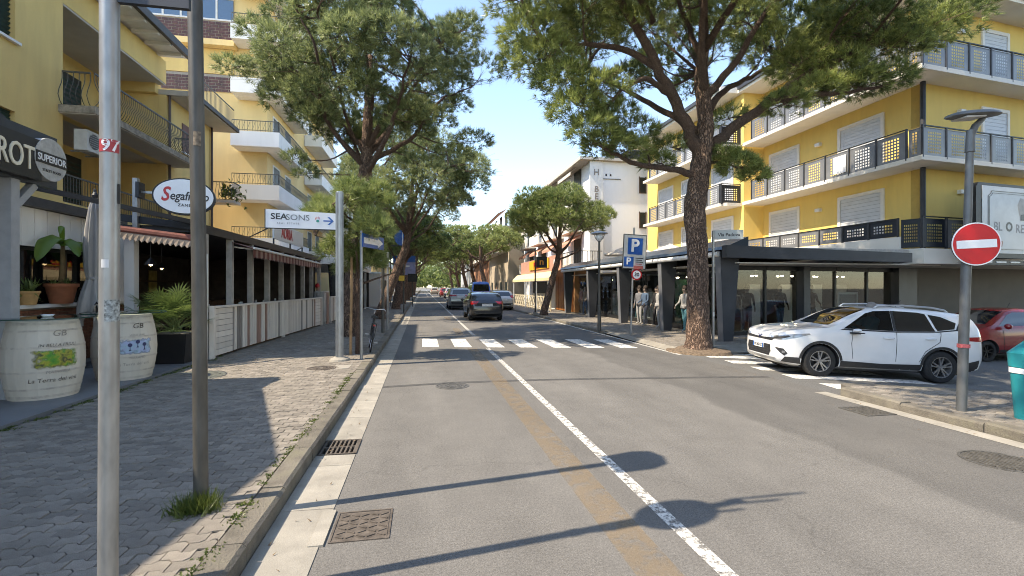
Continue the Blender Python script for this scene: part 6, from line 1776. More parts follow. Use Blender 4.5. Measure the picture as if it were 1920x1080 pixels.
# young staked pine
YX, YY = -1.62, 12.75
def young():
    rng = np.random.default_rng(9)
    cl = shell_clumps((YX - .12, YY, 3.2), (1.25, 1.2, 1.25), 34, (.30, .30, .26), 60, rng, -.75, .25)
    limbs = []
    for k in range(9):
        a = k * 2.4; z0 = 1.9 + k * .22
        limbs.append(([(YX, YY, z0), (YX + .5 * math.cos(a), YY + .5 * math.sin(a), z0 + .18), (YX + 1.0 * math.cos(a), YY + 1.0 * math.sin(a), z0 + .35)], .035, .012))
    t = pine('young_pine', 'young staked pine with loose bright needles behind the white arrow sign', (YX, YY, .14), [(YX, YY, .1, .07), (YX + .02, YY, 1.2, .065), (YX, YY, 2.4, .055), (YX - .05, YY, 3.6, .035), (YX - .1, YY, 4.3, .015)], limbs, cl, (.20, .0065), m_pineb, 16, 41, twig=.012, bark=m_bark2, spread=.65)
    part(t, 'stake', mat('stake_wood', (.36, .23, .12), .8, var=.2, scale=6), lambda b: (b.tube([(YX - .16, YY - .12, .1), (YX - .13, YY - .12, 2.6)], .035, 8)))
    return t
young()
# pine by the pizzeria
dome_pine('umbrella_pine', 'small leaning pine with bright clipped crown by the pizzeria fence', (7.35, 28.6, .1), 4.6, (1.15, .2), (3.15, 2.9, 2.0), 5.9, 44, (.85, .85, .62), 165, (.20, .0125), m_pineb, 51, .22, 12, 9, 1.0, zlo=-.35, fork=3.6)
# rows further down the avenue
rows = [(7.6, 56, 8.4, 4.6, 9.0, 'broad pale pine in the right row beyond the blue van'), (7.6, 67, 8.2, 4.4, 9.2, 'second pine of the right row past the blue van'), (7.5, 80, 8.8, 5.0, 9.6, 'third pine of the right row far down the avenue'), (7.5, 96, 8.6, 5.0, 9.6, 'fourth pine of the right row far down the avenue'), (7.4, 116, 9.0, 5.4, 9.8, 'farthest pine of the right row'),
        (-2.0, 38, 7.0, 3.3, 7.4, 'pine with low crown behind the round blue sign'), (-2.0, 50, 7.2, 4.0, 8.0, 'pine beside the white kiosk on the left'), (-1.9, 64, 7.8, 4.4, 8.6, 'second pine past the white kiosk on the left'), (-1.9, 82, 8.4, 4.8, 9.0, 'third pine past the white kiosk on the left'), (-1.8, 104, 8.6, 5.2, 9.4, 'farthest pine of the left row')]
for i, (x, y, h, rr, top, lb) in enumerate(rows):
    rz = 2.6 if x > 0 else 2.1
    dome_pine('avenue_pine', lb, (x, y, .1), h * .7, (-1.0 if x > 0 else .6, 0), (rr, rr, rz), top - rz * .9, 34, (rr * .27, rr * .27, .62), 110, (.30, .030), (m_pineb if i in (0, 1) else m_pine), 60 + i, .32, 9, 7, 1.0, group='pines lining the avenue', zlo=-.4, fork=h * .48, twig=.03)
# greenery closing the far end of the street
def far_wood():
    rng = np.random.default_rng(3)
    n = 3600
    c = np.stack([rng.uniform(-16, 24, n), rng.uniform(150, 230, n), rng.uniform(2.0, 9.5, n)], 1)
    c = c[(np.abs(c[:, 0] - 3) > 1.6) | (c[:, 2] > 3.0)]
    nr = rng.normal(0, 1, (len(c), 3)); nr[:, 2] = np.abs(nr[:, 2])
    V, T, tn = tufts(c, nr / np.linalg.norm(nr, axis=1, keepdims=True), 8, 1.3, .22, .8, np.clip(rng.normal(.4, .2, len(c)), 0, 1), rng)
    o = link('far_wood', np_mesh('far_wood', V, T, m_pine, tn)); tag(o, 'distant mass of green pines closing the end of the avenue', 'trees', kind='stuff')
far_wood()

# ---- grass, weeds and moss
def blades(name, label, cat, pts, h, n, m, kind=None, w=.006, lean=.5):
    rng = np.random.default_rng(len(pts) + 3)
    P = np.array(pts)
    C = P[rng.integers(0, len(P), n)] + rng.normal(0, .03, (n, 3)) * np.array([1, 1, 0])
    N_ = rng.normal(0, lean, (n, 3)); N_[:, 2] = 1; N_ /= np.linalg.norm(N_, axis=1, keepdims=True)
    V, T, tn = tufts(C, N_, 3, h, w, .3, rng.random(n), rng)
    V[:, 2] = np.maximum(V[:, 2], P[:, 2].min() - .005)
    o = link(name, np_mesh(name, V, T, m, tn)); tag(o, label, cat, kind=kind)
    return o
rg = np.random.default_rng(8)
blades('grass_tuft', 'tuft of bright grass growing at the foot of the dark pole', 'grass', [(-1.69 + rg.normal(0, .06), 4.03 + rg.normal(0, .045), .146) for _ in range(60)], .13, 300, m_grass, w=.0045)
blades('kerb_moss', 'moss and weeds in the joint behind the kerb', 'moss', [(-1.352 + rg.normal(0, .012), 2.6 + rg.random() * 7.5, .148) for _ in range(70)], .022, 900, m_grass, kind='stuff', w=.006, lean=1.2)
blades('terrace_weeds', 'weeds in the joint along the grey terrace edge', 'weeds', [(-4.88 + rg.normal(0, .05), 4.5 + rg.random() * 8.5, .146) for _ in range(90)], .03, 1300, m_grass, kind='stuff', w=.006, lean=1.2)

# ---- potted plants on the terrace
m_terra_pot = mat('terracotta', (.36, .13, .06), .8, var=.12, scale=6)
m_ochre_pot = mat('ochre_pot', (.50, .30, .12), .8, var=.12, scale=6)
m_banana = leaf_mat('banana_leaf', (.10, .19, .02), (.22, .33, .05), .5)
m_palm = leaf_mat('palm_leaf', (.045, .085, .02), (.19, .25, .07), .35)
m_soil = mat('soil', (.05, .035, .025), .95, var=.3)
def pot(t, c, r, h, m):
    part(t, 'pot', m, lambda b: b.lathe([(r * .68, 0), (r * .95, h * .82), (r * 1.06, h * .84), (r * 1.06, h), (r * .93, h), (r * .9, h * .9), (r * .6, h * .1)], 20, c), 40)
    part(t, 'soil', m_soil, lambda b: b.lathe([(r * .9, 0), (0, .01)], 16, (c[0], c[1], c[2] + h * .86)))
def banana():
    c = (-7.5, 11.72, 1.5)
    t = thing('banana_plant', 'banana plant with drooping leaves in a terracotta pot on the ledge', 'plant', c)
    pot(t, c, .27, .42, m_terra_pot)
    part(t, 'stem', mat('banana_stem', (.20, .14, .07), .7, var=.2, scale=8), lambda b: b.tube([(c[0], c[1], c[2] + .3), (c[0] + .01, c[1] + .02, c[2] + .8), (c[0], c[1] + .04, c[2] + 1.22)], [.06, .05, .035], 8), True)
    top = np.array([c[0], c[1] + .04, c[2] + 1.2])
    for dx, dy, rise, ln, w in ((.25, -1.0, .34, 1.15, .17), (.15, 1.0, .22, .85, .13), (.15, -.3, .5, .45, .05), (.6, -.5, .25, .8, .13), (.5, .5, .2, .6, .12)):
        d = np.array([dx, dy, 0]); d /= np.linalg.norm(d); sd = np.array([-d[1], d[0], 0])
        V = []; F = []
        n = 12
        for i in range(n + 1):
            s = i / n
            p = top + d * ln * s + np.array([0, 0, rise * math.sin(min(1, s * 1.5) * 1.6) - .62 * ln * s ** 2.6])
            ww = w * math.sin(math.pi * min(1, s * .92 + .08)) ** .6 * (.25 if s < .15 else 1)
            dr = .5 * ww
            V += [p + sd * ww + np.array([0, 0, -dr]), p, p - sd * ww + np.array([0, 0, -dr])]
        for i in range(n):
            for k in (0, 1):
                a = 3 * i + k; F += [(a, a + 1, a + 4), (a, a + 4, a + 3)]
        link('leaf', np_mesh('leaf', V, F, m_banana, RNG.random() * .6 + .2 * np.ones(len(V))), t)
    blades_ = [(c[0] + .1 * math.cos(k), c[1] + .2 * math.sin(k), c[2] + .4) for k in range(8)]
    rng = np.random.default_rng(2)
    V, T, tn = tufts(np.array(blades_), np.tile([0, 0, 1.0], (8, 1)), 8, .16, .012, .6, rng.random(8), rng)
    link('undergrowth', np_mesh('undergrowth', V, T, m_palm, tn), t)
banana()
def small_pot():
    c = (-7.5, 10.85, 1.5)
    t = thing('potted_plant', 'small plant in an ochre pot on the white ledge', 'plant', c)
    pot(t, c, .17, .27, m_ochre_pot)
    rng = np.random.default_rng(4)
    V, T, tn = tufts(np.tile([c[0], c[1], c[2] + .25], (20, 1)) + rng.normal(0, .05, (20, 3)), np.tile([0, 0, 1.0], (20, 1)), 6, .22, .02, .5, rng.random(20), rng)
    link('leaves', np_mesh('leaves', V, T, m_palm, tn), t)
small_pot()
def fan_palm():
    c = np.array([-5.42, 11.85, .17])
    t = thing('fan_palm', 'bushy fan palm with spiky leaves in a square black planter', 'plant', tuple(c))
    part(t, 'planter', mat('black_planter', (.012, .012, .013), .45, var=.15), lambda b: b.prism([(-.36, 0), (.36, 0), (.40, .66), (-.40, .66)], (c[0], c[1] - .36, c[2]), (1, 0, 0), (0, 0, 1), (0, .72, 0)))
    part(t, 'soil', mat('bark_mulch', (.30, .27, .22), .95, var=.3, scale=20), lambda b: b.bb(c[0] - .37, c[0] + .37, c[1] - .34, c[1] + .34, c[2] + .62, c[2] + .675))
    rng = np.random.default_rng(12)
    st = MB(); V = []; T = []; tn = []
    hub0 = c + np.array([0, 0, .72])
    for k in range(46):
        a = rng.uniform(0, 2 * math.pi); el = rng.uniform(-.05, 1.35)
        d = np.array([math.cos(a) * math.cos(el), math.sin(a) * math.cos(el), math.sin(el)])
        ln = rng.uniform(.35, .85) * (1.0 if el > .4 else .7)
        hub = hub0 + d * ln + np.array([0, 0, .05])
        st.tube([hub0 + rng.normal(0, .05, 3), hub0 + d * ln * .5 + np.array([0, 0, .06]), hub], [.012, .009, .007], 4)
        s1 = np.cross(d, [0, 0, 1.0]); s1 /= np.linalg.norm(s1) + 1e-6; up = np.cross(s1, d)
        tone = rng.uniform(.1, .95)
        for j in range(17):
            b_ = -1.75 + 3.5 * j / 16
            q = d * math.cos(b_) + s1 * math.sin(b_) + up * .15 + np.array([0, 0, -.12 * abs(b_)])
            q /= np.linalg.norm(q); L_ = .40 * rng.uniform(.8, 1.1)
            w = np.cross(q, up); w /= np.linalg.norm(w) + 1e-6
            m1 = hub + q * L_ * .55; i = len(V)
            V += [hub, m1 + w * .015, m1 - w * .015, hub + q * L_ + np.array([0, 0, -.04])]
            T += [(i, i + 1, i + 2), (i + 1, i + 3, i + 2)]; tn += [tone] * 4
    st.build('leaf_stalks', mat('palm_stalk', (.16, .2, .06), .7), t, fix=False)
    link('fronds', np_mesh('fronds', V, T, m_palm, tn), t)
    # dry straw-coloured leaves hanging to the left
    V = []; T = []
    for k in range(26):
        a = math.pi + rng.normal(-.3, .5); q = np.array([math.cos(a), math.sin(a) * .6, rng.uniform(-.15, .35)]); w = np.array([0, .012, .012]); L_ = rng.uniform(.4, .95)
        p0 = hub0 + np.array([-.15, -.1, .12]); i = len(V)
        V += [p0 + w, p0 - w, p0 + q * L_ + np.array([0, 0, -.12])]; T.append((i, i + 1, i + 2))
    link('dry_fronds', np_mesh('dry_fronds', V, T, mat('straw', (.42, .36, .2), .9, var=.2)), t)
fan_palm()

# ================================================================ POLES, SIGNS, LAMPS
def pole(t, p, z0, z1, r, m, n=14, name='pole'):
    return part(t, name, m, lambda b: b.tube([(p[0], p[1], z0), (p[0], p[1], z1)], r, n), 40)

def wrap(b, c, r, a0, a1, z0, z1, n=8, off=.0015):
    """thin sticker wrapped on a pole of radius r"""
    vs = []
    for i in range(n + 1):
        a = a0 + (a1 - a0) * i / n
        for z in (z0, z1): vs.append((c[0] + (r + off) * math.cos(a), c[1] + (r + off) * math.sin(a), z))
    b.add(vs, [(2 * i, 2 * i + 2, 2 * i + 3, 2 * i + 1) for i in range(n)])

def sticker_pole():
    p = (-1.70, 3.02); r = .046
    t = thing('sign_pole', 'galvanised sign pole plastered with stickers standing nearest the barrels', 'pole', (*p, .14))
    part(t, 'pole', m_galv, lambda b: b.tube([(p[0] - .01, p[1], .1), (p[0] + .0, p[1], 2.5), (p[0] - .005, p[1], 5.5)], r, 20), 40)
    fa = math.atan2(-p[1], -p[0])
    s1 = part(t, 'sticker', mat('sticker_red_white', (.40, .04, .05), .5), lambda b: wrap(b, p, r, fa - 1.3, fa + 1.0, 2.588, 2.657))
    def num(b):
        me = text_mesh('97', .09, m_signw, bold=.02, extrude=0.0, sx=.95)
        vs = [(p[0] + (r + .003) * math.cos(fa + .05 + v.co.x / r), p[1] + (r + .003) * math.sin(fa + .05 + v.co.x / r), 2.622 + v.co.y) for v in me.vertices]
        b.add(vs, [tuple(f.vertices) for f in me.polygons])
    part(t, 'sticker_number', m_signw, num)
    part(t, 'sticker', m_plate, lambda b: wrap(b, p, r, fa - .9, fa - .1, 1.955, 2.0))
    part(t, 'sticker', mat('sticker_grey', (.30, .33, .33), .6, var=.5, scale=60, bump=.1), lambda b: wrap(b, p, r, fa - .55, fa + 1.1, 1.66, 1.78))
    part(t, 'sticker', m_plast, lambda b: wrap(b, p, r, fa + .75, fa + 1.2, 2.31, 2.42))
    part(t, 'collar', m_galv, lambda b: b.tube([(p[0], p[1], 3.5), (p[0], p[1], 3.58)], r + .008, 16))
    part(t, 'small_board', m_dark, lambda b: b.bb(p[0] + .04, p[0] + .40, p[1] - .015, p[1] + .015, 3.425, 3.72))
    part(t, 'oval_board', m_signw, lambda b: b.prism([(.23 * math.cos(a * .35), .48 * math.sin(a * .35)) for a in range(18)], (p[0] + .05, p[1], 4.6), (0, 1, 0), (0, 0, 1), (.02, 0, 0)))
    for k, z in enumerate((4.62, 5.05, 5.3)): part(t, 'direction_board', m_signw, lambda b: b.bb(p[0] + .03, p[0] + .55 + .1 * k, p[1] - .05 + .05 * k, p[1] - .03 + .05 * k, z, z + .13))
sticker_pole()
def dark_pole():
    p = (-1.73, 4.17)
    t = thing('dark_pole', 'weathered dark grey pole with grass at its foot on the brick pavement', 'pole', (*p, .14))
    part(t, 'pole', m_dsteel, lambda b: b.tube([(p[0] + .015, p[1], .1), (p[0] + .0, p[1], 2.0), (p[0] - .045, p[1], 5.3)], .052, 18), 40)
    part(t, 'patch', mat('peeled_paint', (.22, .17, .12), .8, var=.4, scale=30), lambda b: wrap(b, (p[0] - .002, p[1]), .053, -2.2, -.9, 2.95, 3.06))
    part(t, 'rounded_board', m_signw, lambda b: b.prism([(-.25, -.42), (.22, -.42), (.26, .1), (.2, .34), (0, .43), (-.2, .34), (-.27, .1)], (p[0] + .04, p[1], 4.9), (0, 1, 0), (0, 0, 1), (.02, 0, 0)))
dark_pole()

def seasons():
    p = (-1.88, 11.66)
    t = thing('direction_sign', 'white arrow direction sign with dark lettering on a ribbed aluminium post', 'sign', (*p, .14))
    part(t, 'post', m_alu, lambda b: (b.tube([(p[0], p[1], .12), (p[0], p[1], 4.05)], .082, 16),))
    for k in range(6):
        a = -2.6 + k * .42
        part(t, 'post_rib', m_galv, lambda b: b.bar((p[0] + .088 * math.cos(a), p[1] + .088 * math.sin(a), .2), (p[0] + .088 * math.cos(a), p[1] + .088 * math.sin(a), 4.03), .018))
    part(t, 'footing', m_gutter, lambda b: b.lathe([(.24, 0), (.22, .05), (.12, .09)], 16, (p[0], p[1], .14)))
    u = Vector((.995, .10, 0)); n = Vector((.10, -.995, 0)); o = Vector((p[0] - .09, p[1] - .02, 0)) - u * 1.46
    pl = part(t, 'panel', m_signw, lambda b: b.prism([(0, 3.17), (1.46, 3.17), (1.46, 3.54), (0, 3.58)], o, u, (0, 0, 1), n * .03))
    part(pl, 'panel_edge', m_black, lambda b: (b.prism([(0, 3.15), (1.46, 3.15), (1.46, 3.168), (0, 3.168)], o, u, (0, 0, 1), n * .034), b.prism([(-.018, 3.15), (-.001, 3.15), (-.001, 3.58), (-.018, 3.58)], o, u, (0, 0, 1), n * .034)))
    up = (0, 0, 1)
    letters(t, 'lettering', 'SEA', .185, m_signblack, o + u * .27 + Vector((0, 0, 3.42)) + n * .031, u, up, bold=.022, extrude=.002, sx=1.12)
    letters(t, 'lettering', 'SONS', .185, mat('grey_lettering', (.10, .11, .12), .5), o + u * .66 + Vector((0, 0, 3.41)) + n * .031, u, up, bold=.0, extrude=.002, sx=1.08)
    letters(t, 'lettering', 'REAL ESTATE', .055, MATS['grey_lettering'], o + u * .46 + Vector((0, 0, 3.275)) + n * .031, u, up, extrude=.002, space=1.5)
    for k, (dx, dz, m_) in enumerate(((.0, .0, (.02, .25, .2)), (-.045, .055, (.5, .1, .08)), (-.02, .075, (.55, .2, .1)), (.01, .08, (.5, .1, .15)), (.04, .065, (.45, .15, .3)))):
        part(pl, 'hand_emblem', mat('emblem_%d' % k, m_, .5), lambda b: b.prism([((.035 if not k else .008) * math.cos(a * .785), (.03 if not k else .028) * math.sin(a * .785)) for a in range(8)], o + u * (1.08 + dx) + Vector((0, 0, 3.35 + dz)) + n * .031, u, up, n * .003))
    part(pl, 'arrow', m_signblue, lambda b: b.prism([(1.20, 3.345), (1.36, 3.345), (1.285, 3.27), (1.33, 3.27), (1.425, 3.36), (1.33, 3.45), (1.285, 3.45), (1.36, 3.375), (1.20, 3.375)], o + n * .031, u, up, n * .003))
seasons()
def one_way():
    p = (-1.42, 11.82)
    t = thing('one_way_sign', 'blue one way sign with white arrow on a thin galvanised pole', 'sign', (*p, .14))
    pole(t, p, .1, 3.18, .036, m_galv)
    u = Vector((.33, .944, 0)); n = Vector((.944, -.33, 0)); o = Vector((p[0], p[1], 0)) + n * .04
    pl = part(t, 'plate', m_signblue, lambda b: b.prism([(-.05, 2.80), (1.15, 2.80), (1.15, 3.12), (-.05, 3.12)], o, u, (0, 0, 1), n * .02))
    part(pl, 'arrow', m_signw, lambda b: b.prism([(.02, 2.89), (.78, 2.89), (.78, 2.84), (1.1, 2.96), (.78, 3.08), (.78, 3.03), (.02, 3.03)], o + n * .021, u, (0, 0, 1), n * .003))
    part(t, 'clamp', m_galv, lambda b: (b.tube([(p[0], p[1], 2.9), (p[0], p[1], 2.94)], .045, 12), b.tube([(p[0], p[1], 2.0), (p[0], p[1], 2.04)], .045, 12)))
one_way()
for i, (x, y, h) in enumerate(((-1.44, 18.4, 3.3), (-1.36, 19.7, 3.2))):
    t = thing('bare_pole', ['thicker bare grey pole of the pair beyond the bicycle', 'thinner bare grey pole of the pair beyond the bicycle'][i], 'pole', (x, y, .14))
    pole(t, (x, y), .1, h, .06 if i == 0 else .042, m_dsteel if i == 0 else m_galv)
    part(t, 'cap', m_galv, lambda b: b.lathe([(.065, 0), (.05, .03), (0, .04)], 10, (x, y, h)))
def round_blue():
    p = (-1.22, 32.6)
    t = thing('round_blue_sign', 'round blue traffic sign on a thin dark pole by the left kerb', 'sign', (*p, .14))
    pole(t, p, .1, 5.2, .05, m_dsteel)
    pl = part(t, 'disc', m_signblue, lambda b: b.tube([(p[0] - .08, p[1] - .06, 5.1), (p[0] - .08, p[1] - .09, 5.1)], .52, 28))
    part(pl, 'divider', m_signw, lambda b: b.bb(p[0] - .1, p[0] - .06, p[1] - .096, p[1] - .091, 4.66, 5.54))
    part(t, 'yellow_plate', mat('yellow_plate', (.7, .45, .03), .5), lambda b: b.bb(p[0] - .32, p[0] + .05, p[1] - .08, p[1] - .06, 2.25, 2.6))
round_blue()
def info_board():
    t = thing('information_board', 'lilac information board hung in a dark frame on the left pavement', 'sign', (-1.2, 43, .14))
    part(t, 'frame', m_dsteel, lambda b: (b.bb(-2.75, -2.68, 42.9, 43.0, .12, 5.5), b.bb(-.88, -.8, 42.9, 43.0, .12, 5.5), b.bb(-2.68, -.88, 42.9, 43.0, 5.4, 5.5)))
    pn = part(t, 'panel', mat('lilac_panel', (.30, .33, .55), .5, var=.15, scale=2), lambda b: b.bb(-2.5, -.6, 42.84, 42.89, 2.9, 4.55))
    part(pn, 'header', m_signblue, lambda b: b.bb(-2.5, -.6, 42.825, 42.839, 4.0, 4.55))
    part(pn, 'text_line', m_signw, lambda b: (b.bb(-2.3, -1.1, 42.82, 42.838, 3.6, 3.72),))
    part(t, 'side_box', m_black, lambda b: b.bb(-1.25, -.45, 42.7, 42.82, 2.3, 3.0))
info_board()

def parking_sign():
    p = (7.45, 16.3)
    t = thing('parking_sign', 'large blue and white parking board on a pole before the shop columns', 'sign', (*p, .11))
    part(t, 'pole', m_galv, lambda b: b.tube([(p[0] - .03, p[1], .08), (p[0] + .1, p[1], 4.0)], .036, 12), 40)
    a = -.03; u = Vector((math.cos(a), math.sin(a), 0)); n = Vector((math.sin(a), -math.cos(a), 0)); o = Vector((p[0] + .09, p[1] - .04, 3.12)); up = Vector((-.04, 0, 1)).normalized() * -1 * -1
    up = Vector((.05, 0, 1)).normalized(); u = Vector((1, -.03, -.05)).normalized()
    R_ = lambda b, x0, x1, z0, z1, d, th=.004: b.prism([(x0, z0), (x1, z0), (x1, z1), (x0, z1)], o + n * d, u, up, n * th)
    pn = part(t, 'panel', mat('pale_grey_panel', (.52, .52, .50), .5, var=.05), lambda b: R_(b, -.42, .42, -.60, .60, 0, .03))
    part(pn, 'panel_rim', m_dsteel, lambda b: (R_(b, -.44, .44, .60, .625, -.002, .036), R_(b, -.44, .44, -.625, -.60, -.002, .036), R_(b, -.445, -.42, -.6, .6, -.002, .036), R_(b, .42, .445, -.6, .6, -.002, .036)))
    part(pn, 'blue_square', m_signblue, lambda b: R_(b, -.27, .29, -.10, .50, .031))
    letters(t, 'lettering', 'P', .62, m_signw, o + up * .20 + n * .037, u, up, bold=.03, extrude=.002)
    part(pn, 'small_blue_square', m_signblue, lambda b: R_(b, -.39, -.03, -.55, -.19, .031))
    letters(t, 'lettering', 'P', .34, m_signw, o - u * .22 - up * .36 + n * .037, u, up, bold=.03, extrude=.002)
    for k in range(5): part(pn, 'text_line', m_signblack if k < 3 else m_signred, lambda b: R_(b, .04, .34 - .05 * (k % 2), -.24 - k * .07, -.215 - k * .07, .031))
    ring = part(t, 'speed_disc', m_signred, lambda b: b.tube([o + u * .12 - up * .82, o + u * .12 - up * .82 + n * .02], .20, 24))
    part(ring, 'disc_face', m_signw, lambda b: b.tube([o + u * .12 - up * .82 + n * .0205, o + u * .12 - up * .82 + n * .024], .15, 24))
    letters(t, 'lettering', '30', .19, m_signblack, o + u * .12 - up * .82 + n * .027, u, up, bold=.02, extrude=.002)
    part(t, 'red_strip', mat('faded_red_strip', (.45, .12, .1), .6), lambda b: R_(b, -.02, .34, -.62, -.50, .034))
parking_sign()
def street_lamp(name, label, p, h, m, head):
    t = thing(name, label, 'street lamp', (*p, .11))
    part(t, 'pole', m, lambda b: b.tube([(p[0], p[1], .08), (p[0], p[1], 1.1), (p[0], p[1], 1.12), (p[0], p[1], h)], [.075, .07, .05, .042], 12), 40)
    head(t, p, h)
    return t
def disc_head(t, p, h):
    part(t, 'lamp_shade', m_galv, lambda b: b.lathe([(.0, .10), (.1, .09), (.32, .03), (.36, -.02), (.33, -.03), (.0, -.02)], 20, (p[0], p[1], h)), 40)
    part(t, 'lamp_bowl', m_signw, lambda b: b.lathe([(.12, 0), (.16, -.12), (.1, -.24), (.04, -.28)], 14, (p[0], p[1], h - .03)), True)
    for k in range(4):
        a = k * math.pi / 2 + .4
        part(t, 'shade_arm', m_galv, lambda b: b.tube([(p[0] + .04 * math.cos(a), p[1] + .04 * math.sin(a), h - .35), (p[0] + .22 * math.cos(a), p[1] + .22 * math.sin(a), h - .18), (p[0] + .3 * math.cos(a), p[1] + .3 * math.sin(a), h - .02)], .012, 5))
street_lamp('street_lamp', 'slim street lamp with round dish head by the parking sign', (6.98, 18.3), 4.0, m_dsteel, disc_head)
def black_sign_pole():
    p = (6.95, 29.3)
    t = thing('bar_sign_pole', 'thin black pole with a square black and orange sign before the pizzeria', 'sign', (*p, .11))
    pole(t, p, .08, 4.3, .045, m_black)
    bx = part(t, 'sign_box', m_black, lambda b: b.bb(p[0] + .06, p[0] + .75, p[1] - .06, p[1] + .02, 3.05, 3.75))
    letters(t, 'lettering', 'n', .6, mat('orange_letters', (.75, .3, .03), .5), (p[0] + .40, p[1] - .065, 3.42), (1, 0, 0), (0, 0, 1), bold=.02, extrude=.003)
    part(t, 'footing', m_gutter, lambda b: b.bb(p[0] - .12, p[0] + .12, p[1] - .12, p[1] + .12, .08, .26))
black_sign_pole()
def street_name():
    p = (8.28, 12.6)
    t = thing('street_name_sign', 'grey street name plate on a thin pole in front of the shop corner', 'sign', (*p, .11))
    pole(t, p, .0, 3.48, .036, m_galv)
    u = Vector((.93, -.37, 0)).normalized(); n = Vector((-.37, -.93, 0)).normalized(); o = Vector((p[0] + .03, p[1] - .01, 3.22))
    pl = part(t, 'plate', mat('grey_plate', (.42, .44, .42), .5, var=.05), lambda b: b.prism([(0, 0), (.78, 0), (.78, .27), (0, .27)], o, u, (0, 0, 1), n * .025))
    letters(t, 'lettering', 'Via Padova', .135, m_signblack, o + u * .39 + Vector((0, 0, .13)) + n * .027, u, (0, 0, 1), bold=.015, extrude=.002)
    part(t, 'sticker', m_plate, lambda b: wrap(b, p, .037, -2.4, -.9, 1.0, 1.12))
street_name()
def no_entry():
    p = Vector((7.40, 5.44, 0))
    t = thing('no_entry_lamp_post', 'leaning grey lamp post carrying a round red no entry sign', 'street lamp', (p.x, p.y, .11))
    m_lp = mat('grey_lamp_paint', (.13, .135, .135), .5, .3, var=.12, scale=5)
    L0 = Vector((7.40, 5.44, .08)); L1 = Vector((7.56, 5.44, 4.05))
    part(t, 'pole', m_lp, lambda b: b.tube([L0, L0.lerp(L1, .62), L0.lerp(L1, .622), L0.lerp(L1, .92), L0.lerp(L1, .922), L1], [.060, .058, .048, .045, .058, .045], 16), 40)
    hd = Vector((7.58, 5.44, 4.08))
    ar = part(t, 'bracket', m_lp, lambda b: b.tube([hd - Vector((.02, 0, .12)), hd + Vector((.06, 0, .03)), hd + Vector((.20, .0, .15))], [.05, .045, .035], 10), 40)
    def head(b):
        prof = [(-.36, .0), (-.26, .055), (0, .085), (.25, .085), (.44, .05), (.50, .0), (.42, -.03), (.1, -.045), (-.2, -.03)]
        for k in range(9):
            w = [.02, .13, .17, .18, .17, .13, .02]
        n = 7; vs = []; fs = []
        xs = np.linspace(-.40, .46, 11)
        for x in xs:
            s = math.sqrt(max(.02, 1 - ((x - .03) / .46) ** 2)); w = .17 * s
            ring = [(x, w * math.cos(a * 2 * math.pi / 10), (.075 if math.sin(a * 2 * math.pi / 10) > 0 else .03) * s * math.sin(a * 2 * math.pi / 10) + .10 * (x + .1)) for a in range(10)]
            vs += [hd + Vector((q[0], q[1], q[2] + .16)) for q in ring]
        for i in range(len(xs) - 1):
            for k in range(10): fs.append((i * 10 + k, i * 10 + (k + 1) % 10, (i + 1) * 10 + (k + 1) % 10, (i + 1) * 10 + k))
        fs.append(tuple(range(10))); fs.append(tuple(len(vs) - 10 + k for k in range(10)))
        b.add(vs, fs)
    lh = part(t, 'lamp_head', m_lp, head, 50)
    part(lh, 'lamp_glass', mat('lamp_cover', (.45, .44, .42), .3, var=.1), lambda b: b.box(hd + Vector((-.08, -.02, .125)), (.34, .2, .02), ry=-.1))
    c = L0.lerp(L1, .595) + Vector((.02, -.09, 0))
    ndir = Vector((-.36, -.93, 0)).normalized(); uu = Vector((.93, -.36, 0)).normalized(); ti = .045
    u = (uu + Vector((0, 0, ti))).normalized(); up = (Vector((0, 0, 1)) - uu * ti).normalized()
    disc = lambda b, r, d0, d1: b.prism([(r * math.cos(k * math.pi / 20), r * math.sin(k * math.pi / 20)) for k in range(40)], c + ndir * d0, u, up, ndir * (d1 - d0))
    rim = part(t, 'sign_back', m_dark, lambda b: disc(b, .297, 0, .018))
    part(rim, 'white_rim', m_signw, lambda b: disc(b, .297, .0182, .022))
    part(rim, 'red_face', mat('no_entry_red', (.55, .006, .014), .4, var=.05, scale=2), lambda b: disc(b, .281, .0222, .025))
    part(rim, 'white_bar', m_signw, lambda b: b.prism([(-.24, -.056), (.24, -.056), (.24, .056), (-.24, .056)], c + ndir * .0252, u, up, ndir * .003))
    part(t, 'tape', mat('red_tape', (.55, .12, .12), .6, var=.3, scale=40), lambda b: (b.tube([L0.lerp(L1, .232), L0.lerp(L1, .245)], .072, 14),))
    part(t, 'clamp', m_galv, lambda b: (b.tube([L0.lerp(L1, .55), L0.lerp(L1, .562)], .075, 14), b.tube([L0.lerp(L1, .62), L0.lerp(L1, .632)], .072, 14)))
no_entry()
